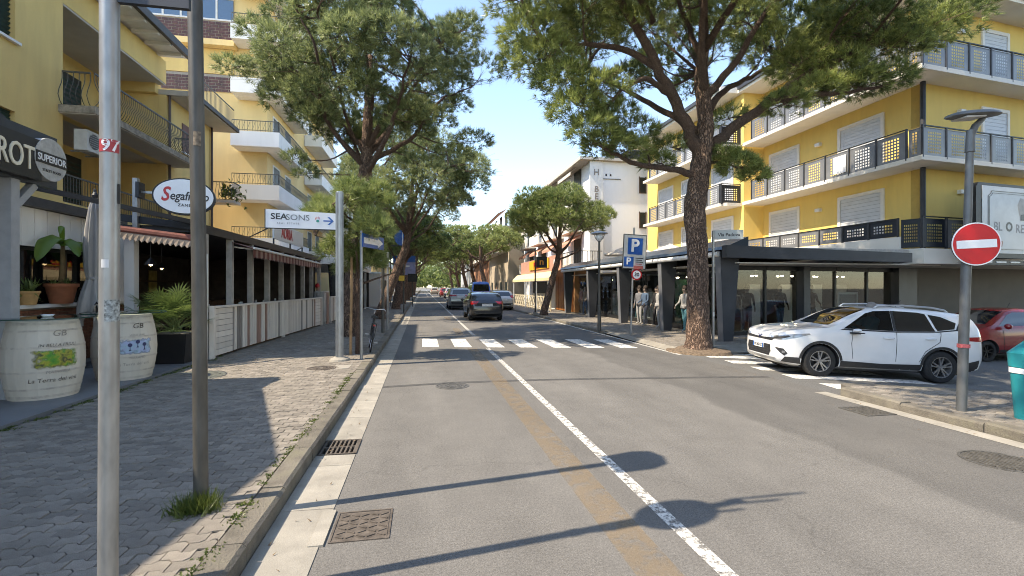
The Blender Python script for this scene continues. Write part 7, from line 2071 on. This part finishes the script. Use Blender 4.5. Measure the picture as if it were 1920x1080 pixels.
def bin_():
    c = (7.93, 4.82)
    t = thing('litter_bin', 'turquoise plastic litter bin with white band at the kerb corner', 'bin', (*c, .11))
    m_teal = mat('turquoise_plastic', (.015, .25, .28), .4, var=.08, scale=5)
    def rr(b, w, d, z0, z1, w2=None, d2=None):
        w2 = w2 or w; d2 = d2 or d; vs = []; n = 20
        for W, D, z in ((w, d, z0), (w2, d2, z1)):
            for k in range(n):
                a = 2 * math.pi * k / n; cx, sy = math.cos(a), math.sin(a)
                vs.append((c[0] + W * math.copysign(abs(cx) ** .45, cx), c[1] + D * math.copysign(abs(sy) ** .45, sy), z))
        b.add(vs, [(k, (k + 1) % n, n + (k + 1) % n, n + k) for k in range(n)] + [tuple(range(n))[::-1], tuple(range(n, 2 * n))])
    part(t, 'body', m_teal, lambda b: rr(b, .25, .25, .10, .80, .29, .29), 40)
    part(t, 'band', m_signw, lambda b: rr(b, .295, .295, .72, .79), 40)
    part(t, 'lid', m_teal, lambda b: rr(b, .30, .30, .80, .98, .31, .31), 40)
    part(t, 'lid_top', m_teal, lambda b: rr(b, .31, .31, .98, 1.14, .18, .18), 40)
bin_()

# ================================================================ BARRELS, PARASOL, TABLES
m_barrel = mat('painted_barrel', (.62, .57, .48), .7, var=.06, scale=3, bump=.15, bscale=12, stretch=(1, 1, .2), rand=.05, grime=(.36, .30, .22), gscale=2.2, gamt=.35)
m_hoop = mat('painted_hoop', (.55, .50, .42), .6, var=.12, scale=8, grime=(.25, .2, .16), gscale=6, gamt=.7)
m_gltop = glass_mat('table_glass', (.80, .86, .84), .08)
def splash(name, cols, sc_=5.0):
    """water-colour print that fades out at its edge"""
    m, N, L, b = custom(name)
    tc = N.new('ShaderNodeTexCoord'); ns = N.new('ShaderNodeTexNoise'); ns.inputs['Scale'].default_value = sc_; ns.inputs['Detail'].default_value = 4
    L.new(tc.outputs['Object'], ns.inputs['Vector'])
    cr = N.new('ShaderNodeValToRGB'); e = cr.color_ramp.elements
    e[0].position = .3; e[0].color = (*cols[0], 1); e[1].position = .72; e[1].color = (*cols[-1], 1)
    for i, c in enumerate(cols[1:-1]):
        q = cr.color_ramp.elements.new(.3 + .42 * (i + 1) / (len(cols) - 1)); q.color = (*c, 1)
    L.new(ns.outputs['Fac'], cr.inputs[0]); L.new(cr.outputs[0], b.inputs['Base Color'])
    at = N.new('ShaderNodeAttribute'); at.attribute_name = 'tone'
    n2 = N.new('ShaderNodeTexNoise'); n2.inputs['Scale'].default_value = 16; L.new(tc.outputs['Object'], n2.inputs['Vector'])
    ad = N.new('ShaderNodeMath'); ad.operation = 'MULTIPLY_ADD'; ad.inputs[1].default_value = .8; L.new(n2.outputs['Fac'], ad.inputs[0]); L.new(at.outputs['Fac'], ad.inputs[2])
    mr = N.new('ShaderNodeMapRange'); mr.inputs[1].default_value = .62; mr.inputs[2].default_value = .95; L.new(ad.outputs[0], mr.inputs[0])
    tr = N.new('ShaderNodeBsdfTransparent'); ms = N.new('ShaderNodeMixShader'); out = N['Material Output']
    L.new(mr.outputs[0], ms.inputs[0]); L.new(tr.outputs[0], ms.inputs[1]); L.new(b.outputs[0], ms.inputs[2]); L.new(ms.outputs[0], out.inputs[0])
    return m
m_sp1 = splash('green_yellow_print', [(.02, .20, .03), (.10, .28, .02), (.35, .33, .03), (.03, .05, .02), (.30, .22, .05)], 9)
m_sp2 = splash('blue_print', [(.22, .36, .52), (.34, .40, .60), (.30, .45, .55), (.36, .36, .55)], 6)
def barrel(c, label, print_m, lines, dots, a0):
    H = 1.16
    rad = lambda z: .395 + .085 * math.sin(math.pi * min(1, max(0, z / H)))
    t = thing('barrel_table', label, 'barrel', c, 'barrel tables on the terrace')
    ns = 22
    for k in range(ns):
        a, e = 2 * math.pi * k / ns, 2 * math.pi * (k + 1) / ns - .002
        vs = []
        zs = [H * i / 8 for i in range(9)]
        for z in zs:
            for q in (a, (a + e) / 2, e):
                vs.append((c[0] + rad(z) * math.cos(q), c[1] + rad(z) * math.sin(q), c[2] + z))
        b = MB(); b.add(vs, [(3 * i + j, 3 * i + j + 1, 3 * i + j + 4, 3 * i + j + 3) for i in range(8) for j in (0, 1)])
        b.build('stave', m_barrel, t, True)
    part(t, 'liner', m_hoop, lambda b: b.lathe([(rad(H * i / 8) - .006, H * i / 8) for i in range(9)], 24, c))
    for z in (.03, .15, .40, .76, 1.0, 1.10):
        w = .035 if z in (.03, 1.10) else .028
        part(t, 'hoop', m_hoop, lambda b: b.lathe([(rad(z) - .004, z), (rad(z) + .005, z), (rad(z + w) + .005, z + w), (rad(z + w) - .004, z + w)], 32, c, close=True), 40)
    part(t, 'barrel_head', m_barrel, lambda b: b.lathe([(.40, H - .02), (0, H - .02)], 24, c))
    part(t, 'glass_top', m_gltop, lambda b: b.lathe([(.0, H + .025), (.62, H + .025), (.62, H + .037), (0, H + .037)], 40, c), 40)
    part(t, 'glass_rim', mat('glass_edge', (.02, .06, .05), .2), lambda b: b.lathe([(.615, H + .022), (.625, H + .022), (.625, H + .04), (.615, H + .04)], 40, c, close=True))
    # printed picture on the side towards the pavement
    V = []; T = []; tn = []
    nu, nv = 16, 10
    for j in range(nv + 1):
        for i in range(nu + 1):
            u, v = i / nu * 2 - 1, j / nv * 2 - 1
            z = .60 + v * .155; a = a0 + u * .62
            V.append((c[0] + (rad(z) + .007) * math.cos(a), c[1] + (rad(z) + .007) * math.sin(a), c[2] + z))
            tn.append(max(0, .62 - .62 * max(abs(u), abs(v)) ** 4))
    for j in range(nv):
        for i in range(nu):
            a_ = j * (nu + 1) + i; T += [(a_, a_ + 1, a_ + nu + 2), (a_, a_ + nu + 2, a_ + nu + 1)]
    o = link('print', np_mesh('print', V, T, print_m, tn), t)
    if dots:
        for du, dz in ((-.18, 0), (.05, .05), (.27, .0)):
            a = a0 + du
            def dot(b, a=a, dz=dz):
                q = Vector((math.cos(a), math.sin(a), 0)); s_ = Vector((-q.y, q.x, 0)); p_ = Vector((c[0], c[1], c[2] + .63 + dz)) + q * (rad(.63) + .008)
                b.prism([(.034 * math.cos(k * .628), .034 * math.sin(k * .628)) for k in range(10)], p_, s_, (0, 0, 1), q * .002)
                b.prism([(-.02, -.10), (.02, -.10), (.005, -.075), (.005, -.03), (-.005, -.03), (-.005, -.075)], p_, s_, (0, 0, 1), q * .002)
            part(t, 'print_glass', mat('ink_blue', (.03, .04, .12), .6), dot)
    for body, z, sz, m_, da in lines:
        me = text_mesh(body, sz, m_, extrude=0.0, shear=.15)
        b = MB()
        b.add([(c[0] + (rad(z) + .009) * math.cos(a0 + da + v.co.x / rad(z)), c[1] + (rad(z) + .009) * math.sin(a0 + da + v.co.x / rad(z)), c[2] + z + v.co.y) for v in me.vertices], [tuple(f.vertices) for f in me.polygons])
        b.build('hand_lettering', m_, t, fix=False)
m_ink = mat('brush_ink', (.10, .085, .07), .8); m_inkl = mat('pale_ink', (.36, .32, .27), .8)
barrel((-5.68, 8.52, .192), 'white painted barrel table with green and yellow splash print', m_sp1, [('IN BELLA FRIULI', .80, .062, m_ink, .05), ('MALVASIA', .405, .062, m_inkl, .05), ("La Terra dei vini", .29, .085, m_ink, -.05), ('GB', .97, .13, m_inkl, .1)], False, -.70)
barrel((-5.36, 9.95, .192), 'white painted barrel table with pale blue print of wine glasses', m_sp2, [('WINE BAR', .80, .05, m_inkl, .05), ('TERRANO', .40, .055, m_inkl, .05), ('La Terra dei vini', .29, .075, m_inkl, -.05), ('GB', .96, .13, m_ink, .1)], True, -.75)
ash = thing('glass_ashtray', 'round clear glass ashtray on the nearer barrel table', 'ashtray', (-5.7, 8.62, 1.39), local=True)
part(ash, 'dish', mat('clear_glass_white', (.7, .75, .75), .1, var=0), lambda b: b.lathe([(.06, 0), (.085, .035), (.078, .035), (.055, .008), (0, .008)], 16), True)

def parasol():
    c = (-6.78, 11.55, .192)
    t = thing('folded_parasol', 'folded grey canvas parasol tied at the waist on the terrace', 'parasol', c)
    part(t, 'pole', m_alu, lambda b: b.tube([(c[0], c[1], .19), (c[0], c[1], 3.85)], .03, 10))
    part(t, 'base', m_dark, lambda b: b.lathe([(.38, 0), (.36, .06), (.06, .10), (.05, .35)], 20, c))
    m_cv = mat('grey_canvas', (.30, .29, .275), .9, var=.12, scale=4, bump=.25, bscale=14, stretch=(1, 1, .3))
    def cloth(b):
        prof = [(3.72, .04), (3.5, .09), (3.1, .13), (2.7, .155), (2.3, .15), (2.1, .13), (2.02, .12), (1.95, .14), (1.75, .19), (1.5, .24), (1.3, .26), (1.22, .25)]
        n = 40; vs = []; fs = []
        for j, (z, r) in enumerate(prof):
            for k in range(n):
                a = 2 * math.pi * k / n
                f = 1 + .24 * math.cos(8 * a + .25 * j) + .07 * math.cos(13 * a + j * .6)
                zz = z + (.10 * math.cos(8 * a + 1) + .16 * math.cos(2 * a + 2) if j >= len(prof) - 2 else 0)
                vs.append((c[0] + r * f * math.cos(a), c[1] + r * f * math.sin(a), zz))
        for j in range(len(prof) - 1):
            for k in range(n): fs.append((j * n + k, (j + 1) * n + k, (j + 1) * n + (k + 1) % n, j * n + (k + 1) % n))
        b.add(vs, fs)
    part(t, 'canopy', m_cv, cloth, True)
    part(t, 'tie', m_cv, lambda b: b.lathe([(.13, 0), (.145, .025), (.13, .05)], 20, (c[0], c[1], 2.0)))
    part(t, 'finial', m_black, lambda b: b.lathe([(.05, 0), (.06, .06), (.03, .12), (.03, .18), (0, .2)], 10, (c[0], c[1], 3.72)))
    for k in range(6):
        a = k * math.pi / 3; part(t, 'rib', m_alu, lambda b: b.bar((c[0] + .03 * math.cos(a), c[1] + .03 * math.sin(a), 3.6), (c[0] + .10 * math.cos(a), c[1] + .10 * math.sin(a), 1.35), .015))
parasol()
def bar_table(x, y, k):
    t = thing('restaurant_table', ['dark table with glasses beside the first veranda post', 'dark table with glasses by the second veranda post', 'dark table with glasses midway along the fence', 'dark table with glasses near the gate opening'][k], 'table', (x, y, .19), 'tables in the veranda', local=True)
    part(t, 'top', m_wood, lambda b: b.box((0, 0, .98), (.8, .8, .05))); part(t, 'pedestal', m_black, lambda b: b.lathe([(.24, 0), (.22, .03), (.04, .05), (.04, .95)], 12))
    for dx, dy in ((-.15, .1), (.2, -.18), (.12, .2)):
        part(t, 'glass', MATS['clear_glass_white'], lambda b: b.lathe([(.03, 0), (.008, .01), (.008, .07), (.04, .12), (.035, .19)], 10, (dx, dy, 1.006)))
    return t
for k, y in enumerate((13.9, 16.3, 18.6, 20.9)): bar_table(-5.75, y, k)
def chair(x, y, rz, lb):
    t = thing('bar_stool', lb, 'stool', (x, y, .19), 'stools in the veranda', local=True, rz=rz)
    part(t, 'seat', m_wood, lambda b: b.box((0, 0, .72), (.38, .38, .05))); part(t, 'backrest', m_wood, lambda b: b.box((-.18, 0, .98), (.03, .36, .26)))
    for sx in (-1, 1):
        for sy in (-1, 1): part(t, 'leg', m_black, lambda b: b.bar((sx * .2, sy * .18, 0), (sx * .15, sy * .15, .72), .03))
for i, (y, lb) in enumerate(((14.5, 'dark stool between the first two veranda tables'), (15.6, 'dark stool pulled up to the second veranda table'), (17.9, 'dark stool near the middle veranda table'), (20.2, 'dark stool at the last veranda table by the gate'))): chair(-6.3, y, .3 * i, lb)

# ================================================================ BICYCLE
def bicycle():
    t = thing('bicycle', 'dark city bicycle leaning by the young pine stake', 'bicycle', (-1.40, 13.45, .15), local=True, rz=R(97))
    t.rotation_euler = (R(8), 0, R(97))
    for nm, x in (('front_wheel', .55), ('rear_wheel', -.52)):
        ring = lambda b, r, w: b.tube([(x + r * math.cos(a * math.pi / 14), 0, .34 + r * math.sin(a * math.pi / 14)) for a in range(29)], w, 6, cap=False)
        w = part(t, nm, m_tyre, lambda b: ring(b, .325, .02))
        part(w, 'rim', m_alu, lambda b: ring(b, .30, .01))
        part(w, 'spokes', m_alu, lambda b: [b.bar((x, 0, .34), (x + .3 * math.cos(k * .45), 0, .34 + .3 * math.sin(k * .45)), .004) for k in range(14)])
        part(t, 'mudguard', m_black, lambda b: b.tube([(x + .365 * math.cos(a), 0, .34 + .365 * math.sin(a)) for a in np.linspace(.3, 3.0, 12)], .022, 6))
    m_fr = mat('bike_frame', (.03, .035, .04), .4, .3)
    part(t, 'frame', m_fr, lambda b: (b.tube([(-.52, 0, .34), (-.08, 0, .32), (.36, 0, .82)], .018, 8), b.tube([(-.08, 0, .32), (-.2, 0, .85)], .018, 8), b.tube([(-.52, 0, .34), (-.17, 0, .72)], .012, 6), b.tube([(.34, 0, .98), (.40, 0, .72), (.55, 0, .34)], .018, 8), b.tube([(-.15, 0, .62), (.38, 0, .76)], .018, 8)))
    part(t, 'handlebar', m_alu, lambda b: (b.tube([(.34, 0, .95), (.32, 0, 1.08)], .014, 6), b.tube([(.12, -.28, 1.08), (.28, -.24, 1.12), (.34, 0, 1.08), (.28, .24, 1.12), (.12, .28, 1.08)], .013, 6)))
    part(t, 'saddle', m_black, lambda b: b.prism([(-.32, -.09), (-.30, .09), (-.1, .03), (-.06, 0), (-.1, -.03)], (0, 0, .88), (1, 0, 0), (0, 1, 0), (0, 0, .06)))
    part(t, 'crank', m_alu, lambda b: (b.tube([(-.08, -.03, .32), (-.08, -.045, .32)], .09, 14), b.bar((-.08, -.08, .32), (.05, -.08, .2), .02), b.box((.05, -.13, .2), (.08, .1, .02)), b.box((-.21, .13, .44), (.08, .1, .02)), b.bar((-.08, .08, .32), (-.21, .08, .44), .02)))
    part(t, 'carrier', m_black, lambda b: (b.box((-.55, 0, .76), (.36, .13, .015)), b.bar((-.66, .06, .76), (-.52, .04, .34), .012), b.bar((-.66, -.06, .76), (-.52, -.04, .34), .012)))
    part(t, 'tail_lamp', m_tail, lambda b: b.box((-.74, 0, .72), (.02, .06, .04)))
bicycle()

# ================================================================ PEOPLE AND MANNEQUINS
def figure_mesh(J, name):
    """one continuous skinned body from joints: {name: (x, y, z, rx, ry)} with bones; facing +x"""
    bones = [('pelvis', 'belly'), ('belly', 'chest'), ('chest', 'neck'), ('neck', 'jaw'), ('jaw', 'brow'), ('brow', 'crown'), ('jaw', 'nose')]
    for s_ in 'LR':
        bones += [('chest', 'sho' + s_), ('sho' + s_, 'elb' + s_), ('elb' + s_, 'wri' + s_), ('wri' + s_, 'palm' + s_), ('pelvis', 'hip' + s_), ('hip' + s_, 'knee' + s_), ('knee' + s_, 'ank' + s_), ('ank' + s_, 'toe' + s_)]
        bones += [('palm' + s_, 'f%d%s' % (k, s_)) for k in range(4)] + [('wri' + s_, 'thumb' + s_)]
    names = list(J)
    idx = {n: i for i, n in enumerate(names)}
    me = bpy.data.meshes.new('tmp_fig')
    me.from_pydata([J[n][:3] for n in names], [(idx[a], idx[b]) for a, b in bones if a in idx and b in idx], [])
    o = bpy.data.objects.new('tmp_fig', me); COL.objects.link(o)
    md = o.modifiers.new('skin', 'SKIN'); md.use_smooth_shade = True
    sv = me.skin_vertices[0].data
    for n in names:
        sv[idx[n]].radius = J[n][3:5]; sv[idx[n]].use_root = n == 'pelvis'
    ss = o.modifiers.new('sub', 'SUBSURF'); ss.levels = ss.render_levels = 2
    bpy.context.view_layer.update()
    out = bpy.data.meshes.new_from_object(o.evaluated_get(bpy.context.evaluated_depsgraph_get()))
    out.name = name
    bpy.data.objects.remove(o)
    return out
def standing(arm=0.0, stride=.12):
    J = dict(pelvis=(0, 0, .95, .15, .11), belly=(.01, 0, 1.1, .14, .10), chest=(.0, 0, 1.33, .17, .115), neck=(.0, 0, 1.50, .055, .055), jaw=(.025, 0, 1.59, .062, .066), brow=(.012, 0, 1.68, .075, .085), crown=(.0, 0, 1.755, .055, .06), nose=(.11, 0, 1.635, .014, .014))
    for s_, g in (('L', 1), ('R', -1)):
        st = stride * g
        J.update({'sho' + s_: (0, g * .19, 1.42, .06, .06), 'elb' + s_: (-.02 + arm * .1, g * .25, 1.14, .042, .042), 'wri' + s_: (.05 + arm * .25, g * .26, .91 + arm * .2, .03, .026), 'palm' + s_: (.07 + arm * .3, g * .26, .84 + arm * .2, .034, .018),
                  'hip' + s_: (0, g * .095, .88, .092, .092), 'knee' + s_: (.03 + st * .5, g * .10, .50, .062, .062), 'ank' + s_: (-.02 + st, g * .11, .09, .042, .042), 'toe' + s_: (.13 + st, g * .13, .035, .042, .026)})
        for k in range(4): J['f%d%s' % (k, s_)] = (.055 + arm * .3 + k * .017, g * .255, .755 + arm * .2 + (.012 if k in (0, 3) else 0), .009, .009)
        J['thumb' + s_] = (.115 + arm * .3, g * .235, .83 + arm * .2, .011, .011)
    return J
FIG = [figure_mesh(standing(0, .05), 'body'), figure_mesh(standing(.6, .16), 'body'), figure_mesh(standing(.25, -.1), 'body')]
m_skin = mat('skin', (.42, .24, .16), .6, var=.05); m_mskin = mat('mannequin_skin', (.20, .15, .12), .45, var=.03); m_hair = mat('dark_hair', (.03, .02, .015), .8, var=.3, scale=30); m_shoe = mat('shoe', (.38, .36, .33), .7)
def figure(name, label, cat, loc, rz, k, skin, top, legs, hair=None, headless=False, group=None, sleeve=.88, scale=1.0):
    me = FIG[k].copy()
    me.materials.clear()
    for m_ in (skin, top, legs, m_shoe): me.materials.append(m_)
    for p in me.polygons:
        c = p.center
        if c.z < .085: p.material_index = 3
        elif c.z < .98 and abs(c.y) < .205: p.material_index = 2
        elif c.z < 1.475 and (c.z > .98 or abs(c.y) >= .205) and not (abs(c.y) > .2 and c.z < sleeve): p.material_index = 1
        else: p.material_index = 0
    if name == 'mannequin': me.name = 'mannequin_body'
    t = thing(name, label, cat, loc, group, local=True, rz=rz)
    t.scale = (scale,) * 3
    link('body', me, t)
    part(t, 'hem', top, lambda b: b.lathe([(.165, .90), (.175, .93), (.16, 1.0), (.15, 1.05)], 14), True)
    if hair:
        part(t, 'hair', hair, lambda b: b.lathe([(.096, 1.62), (.108, 1.68), (.10, 1.745), (.06, 1.80), (0, 1.815)], 14, (-.012, 0, 0)), True)
    return t
cl = {k: mat('cloth_' + k, v, .9, var=.18, scale=9) for k, v in dict(black=(.015, .015, .017), grey=(.16, .16, .17), denim=(.07, .11, .17), teal=(.10, .26, .29), sand=(.22, .17, .12), rose=(.24, .14, .11), white=(.34, .33, .31), brown=(.12, .07, .05)).items()}
md_ = [((9.85, 28.9, .115), 3.3, 0, 'rose', 'sand', 'mannequin in rose jacket and sand trousers outside the shop'), ((9.85, 28.2, .115), 3.2, 2, 'sand', 'denim', 'mannequin in sand top and blue jeans outside the shop'), ((9.9, 27.3, .115), 3.0, 1, 'grey', 'grey', 'mannequin all in grey by the middle shop column'),
       ((9.95, 20.9, .115), 3.6, 0, 'grey', 'white', 'mannequin in grey coat and white trousers by the shop door'), ((9.9, 20.2, .115), 3.3, 1, 'denim', 'grey', 'mannequin in denim jacket and grey jeans by the shop door'), ((10.15, 19.6, .115), 3.3, 2, 'black', 'black', 'mannequin all in black behind the leaning column'), ((9.9, 18.95, .115), 3.0, 0, 'white', 'white', 'mannequin in long white outfit against the leaning column'),
       ((10.0, 17.05, .115), 3.4, 1, 'white', 'teal', 'mannequin in pale top and teal trousers at the shop corner'), ((11.9, 16.0, .16), 4.4, 0, 'black', 'grey', 'mannequin in black coat inside the side window'), ((13.5, 16.25, .16), 4.6, 2, 'black', 'denim', 'mannequin in black coat and jeans inside the side window'), ((15.0, 16.4, .16), 4.5, 1, 'brown', 'black', 'mannequin in brown top inside the side window behind the SUV'), ((11.2, 23.8, .16), 3.3, 1, 'black', 'teal', 'mannequin in black top and teal trousers behind the glass')]
for loc, rz, k, a, b_, lb in md_:
    figure('mannequin', lb, 'mannequin', loc, rz, k, m_mskin, cl[a], cl[b_], m_hair if k != 2 else None, group='mannequins dressed outside and inside the clothes shop', sleeve=1.0)
figure('person', 'person in pale shirt and reddish cap standing at the veranda gate', 'person', (-4.85, 23.9, .17), -.4, 1, m_skin, cl['white'], cl['brown'], m_signred, scale=1.02)
figure('person', 'person in dark top walking far along the left pavement', 'person', (-2.6, 58, .15), 1.4, 2, m_skin, cl['black'], cl['denim'], m_hair)
figure('person', 'person in white shirt walking under the right-hand pines', 'person', (8.0, 52, .12), -1.5, 1, m_skin, cl['white'], cl['black'], m_hair)
# the driver of the SUV
def driver():
    J = dict(pelvis=(0, 0, .0, .15, .13), belly=(-.04, 0, .17, .14, .11), chest=(-.09, 0, .40, .17, .12), neck=(-.08, 0, .57, .055, .055), jaw=(-.05, 0, .66, .062, .068), brow=(-.065, 0, .75, .075, .088), crown=(-.075, 0, .82, .055, .06), nose=(.035, 0, .705, .014, .014))
    for s_, g in (('L', 1), ('R', -1)):
        J.update({'sho' + s_: (-.08, g * .19, .49, .062, .062), 'elb' + s_: (.14, g * .25, .27, .045, .045), 'wri' + s_: (.38, g * .17, .37, .032, .028), 'palm' + s_: (.45, g * .165, .40, .035, .02), 'hip' + s_: (.05, g * .10, -.01, .09, .09), 'knee' + s_: (.48, g * .13, .06, .065, .065), 'ank' + s_: (.78, g * .12, -.28, .04, .04), 'toe' + s_: (.92, g * .12, -.30, .04, .026)})
        for k in range(4): J['f%d%s' % (k, s_)] = (.505 - .008 * k, g * (.15 - .02 * (k % 2)), .425 - .02 * k, .009, .009)
        J['thumb' + s_] = (.46, g * .12, .43, .010, .010)
    me = figure_mesh(J, 'driver_body')
    me.materials.clear()
    for m_ in (m_skin, mat('turquoise_shirt', (.14, .36, .42), .9, var=.1), cl['denim']): me.materials.append(m_)
    for p in me.polygons:
        c = p.center
        p.material_index = 2 if c.z < .06 or (c.x > .25 and c.z < .18) else 1 if (c.z < .55 and c.x < .22) else 0
    s = .95; rz = R(167.5)
    o = Vector((-.02, .37, .80)) * s
    loc = Matrix.Rotation(rz, 4, 'Z') @ Matrix.Rotation(-.048, 4, 'Y') @ o.to_4d()
    t = thing('person', 'driver in turquoise shirt at the wheel of the white SUV', 'person', Vector((9.60, 9.26, -.105)) + loc.to_3d(), local=True, rz=rz)
    link('body', me, t)
    part(t, 'hair', mat('grey_hair', (.22, .2, .18), .8), lambda b: b.lathe([(.09, .715), (.105, .76), (.095, .81), (.055, .86), (0, .872)], 14, (-.085, 0, 0)), True)
driver()

# ================================================================ SMALL THINGS
def litter():
    rng = np.random.default_rng(6)
    V = []; T = []
    def scatter(n, x0, x1, y0, y1, z):
        for _ in range(n):
            p = np.array([rng.uniform(x0, x1), rng.uniform(y0, y1), z]); a = rng.uniform(0, 6.3); L_ = rng.uniform(.008, .026)
            d = np.array([math.cos(a), math.sin(a), 0]) * L_; s = np.array([-d[1], d[0], 0]) * .35
            i = len(V); V.extend([p - d + s, p - d - s, p + d + np.array([0, 0, .012])]); T.append((i, i + 1, i + 2))
    scatter(500, 7.2, 9.4, 13.2, 22, .121); scatter(160, 7.2, 10, 3.2, 6.6, .126); scatter(160, -1.3, -.72, 3, 20, .017); scatter(260, -4.8, -1.4, 6, 22, .155); scatter(120, 6.3, 7.0, 3, 17, .008)
    o = link('leaf_litter', np_mesh('leaf_litter', V, T, mat('dry_litter', (.20, .13, .07), .9, var=.4, scale=3))); tag(o, 'dry pine needles and leaf scraps scattered on pavements', 'litter', kind='stuff')
litter()
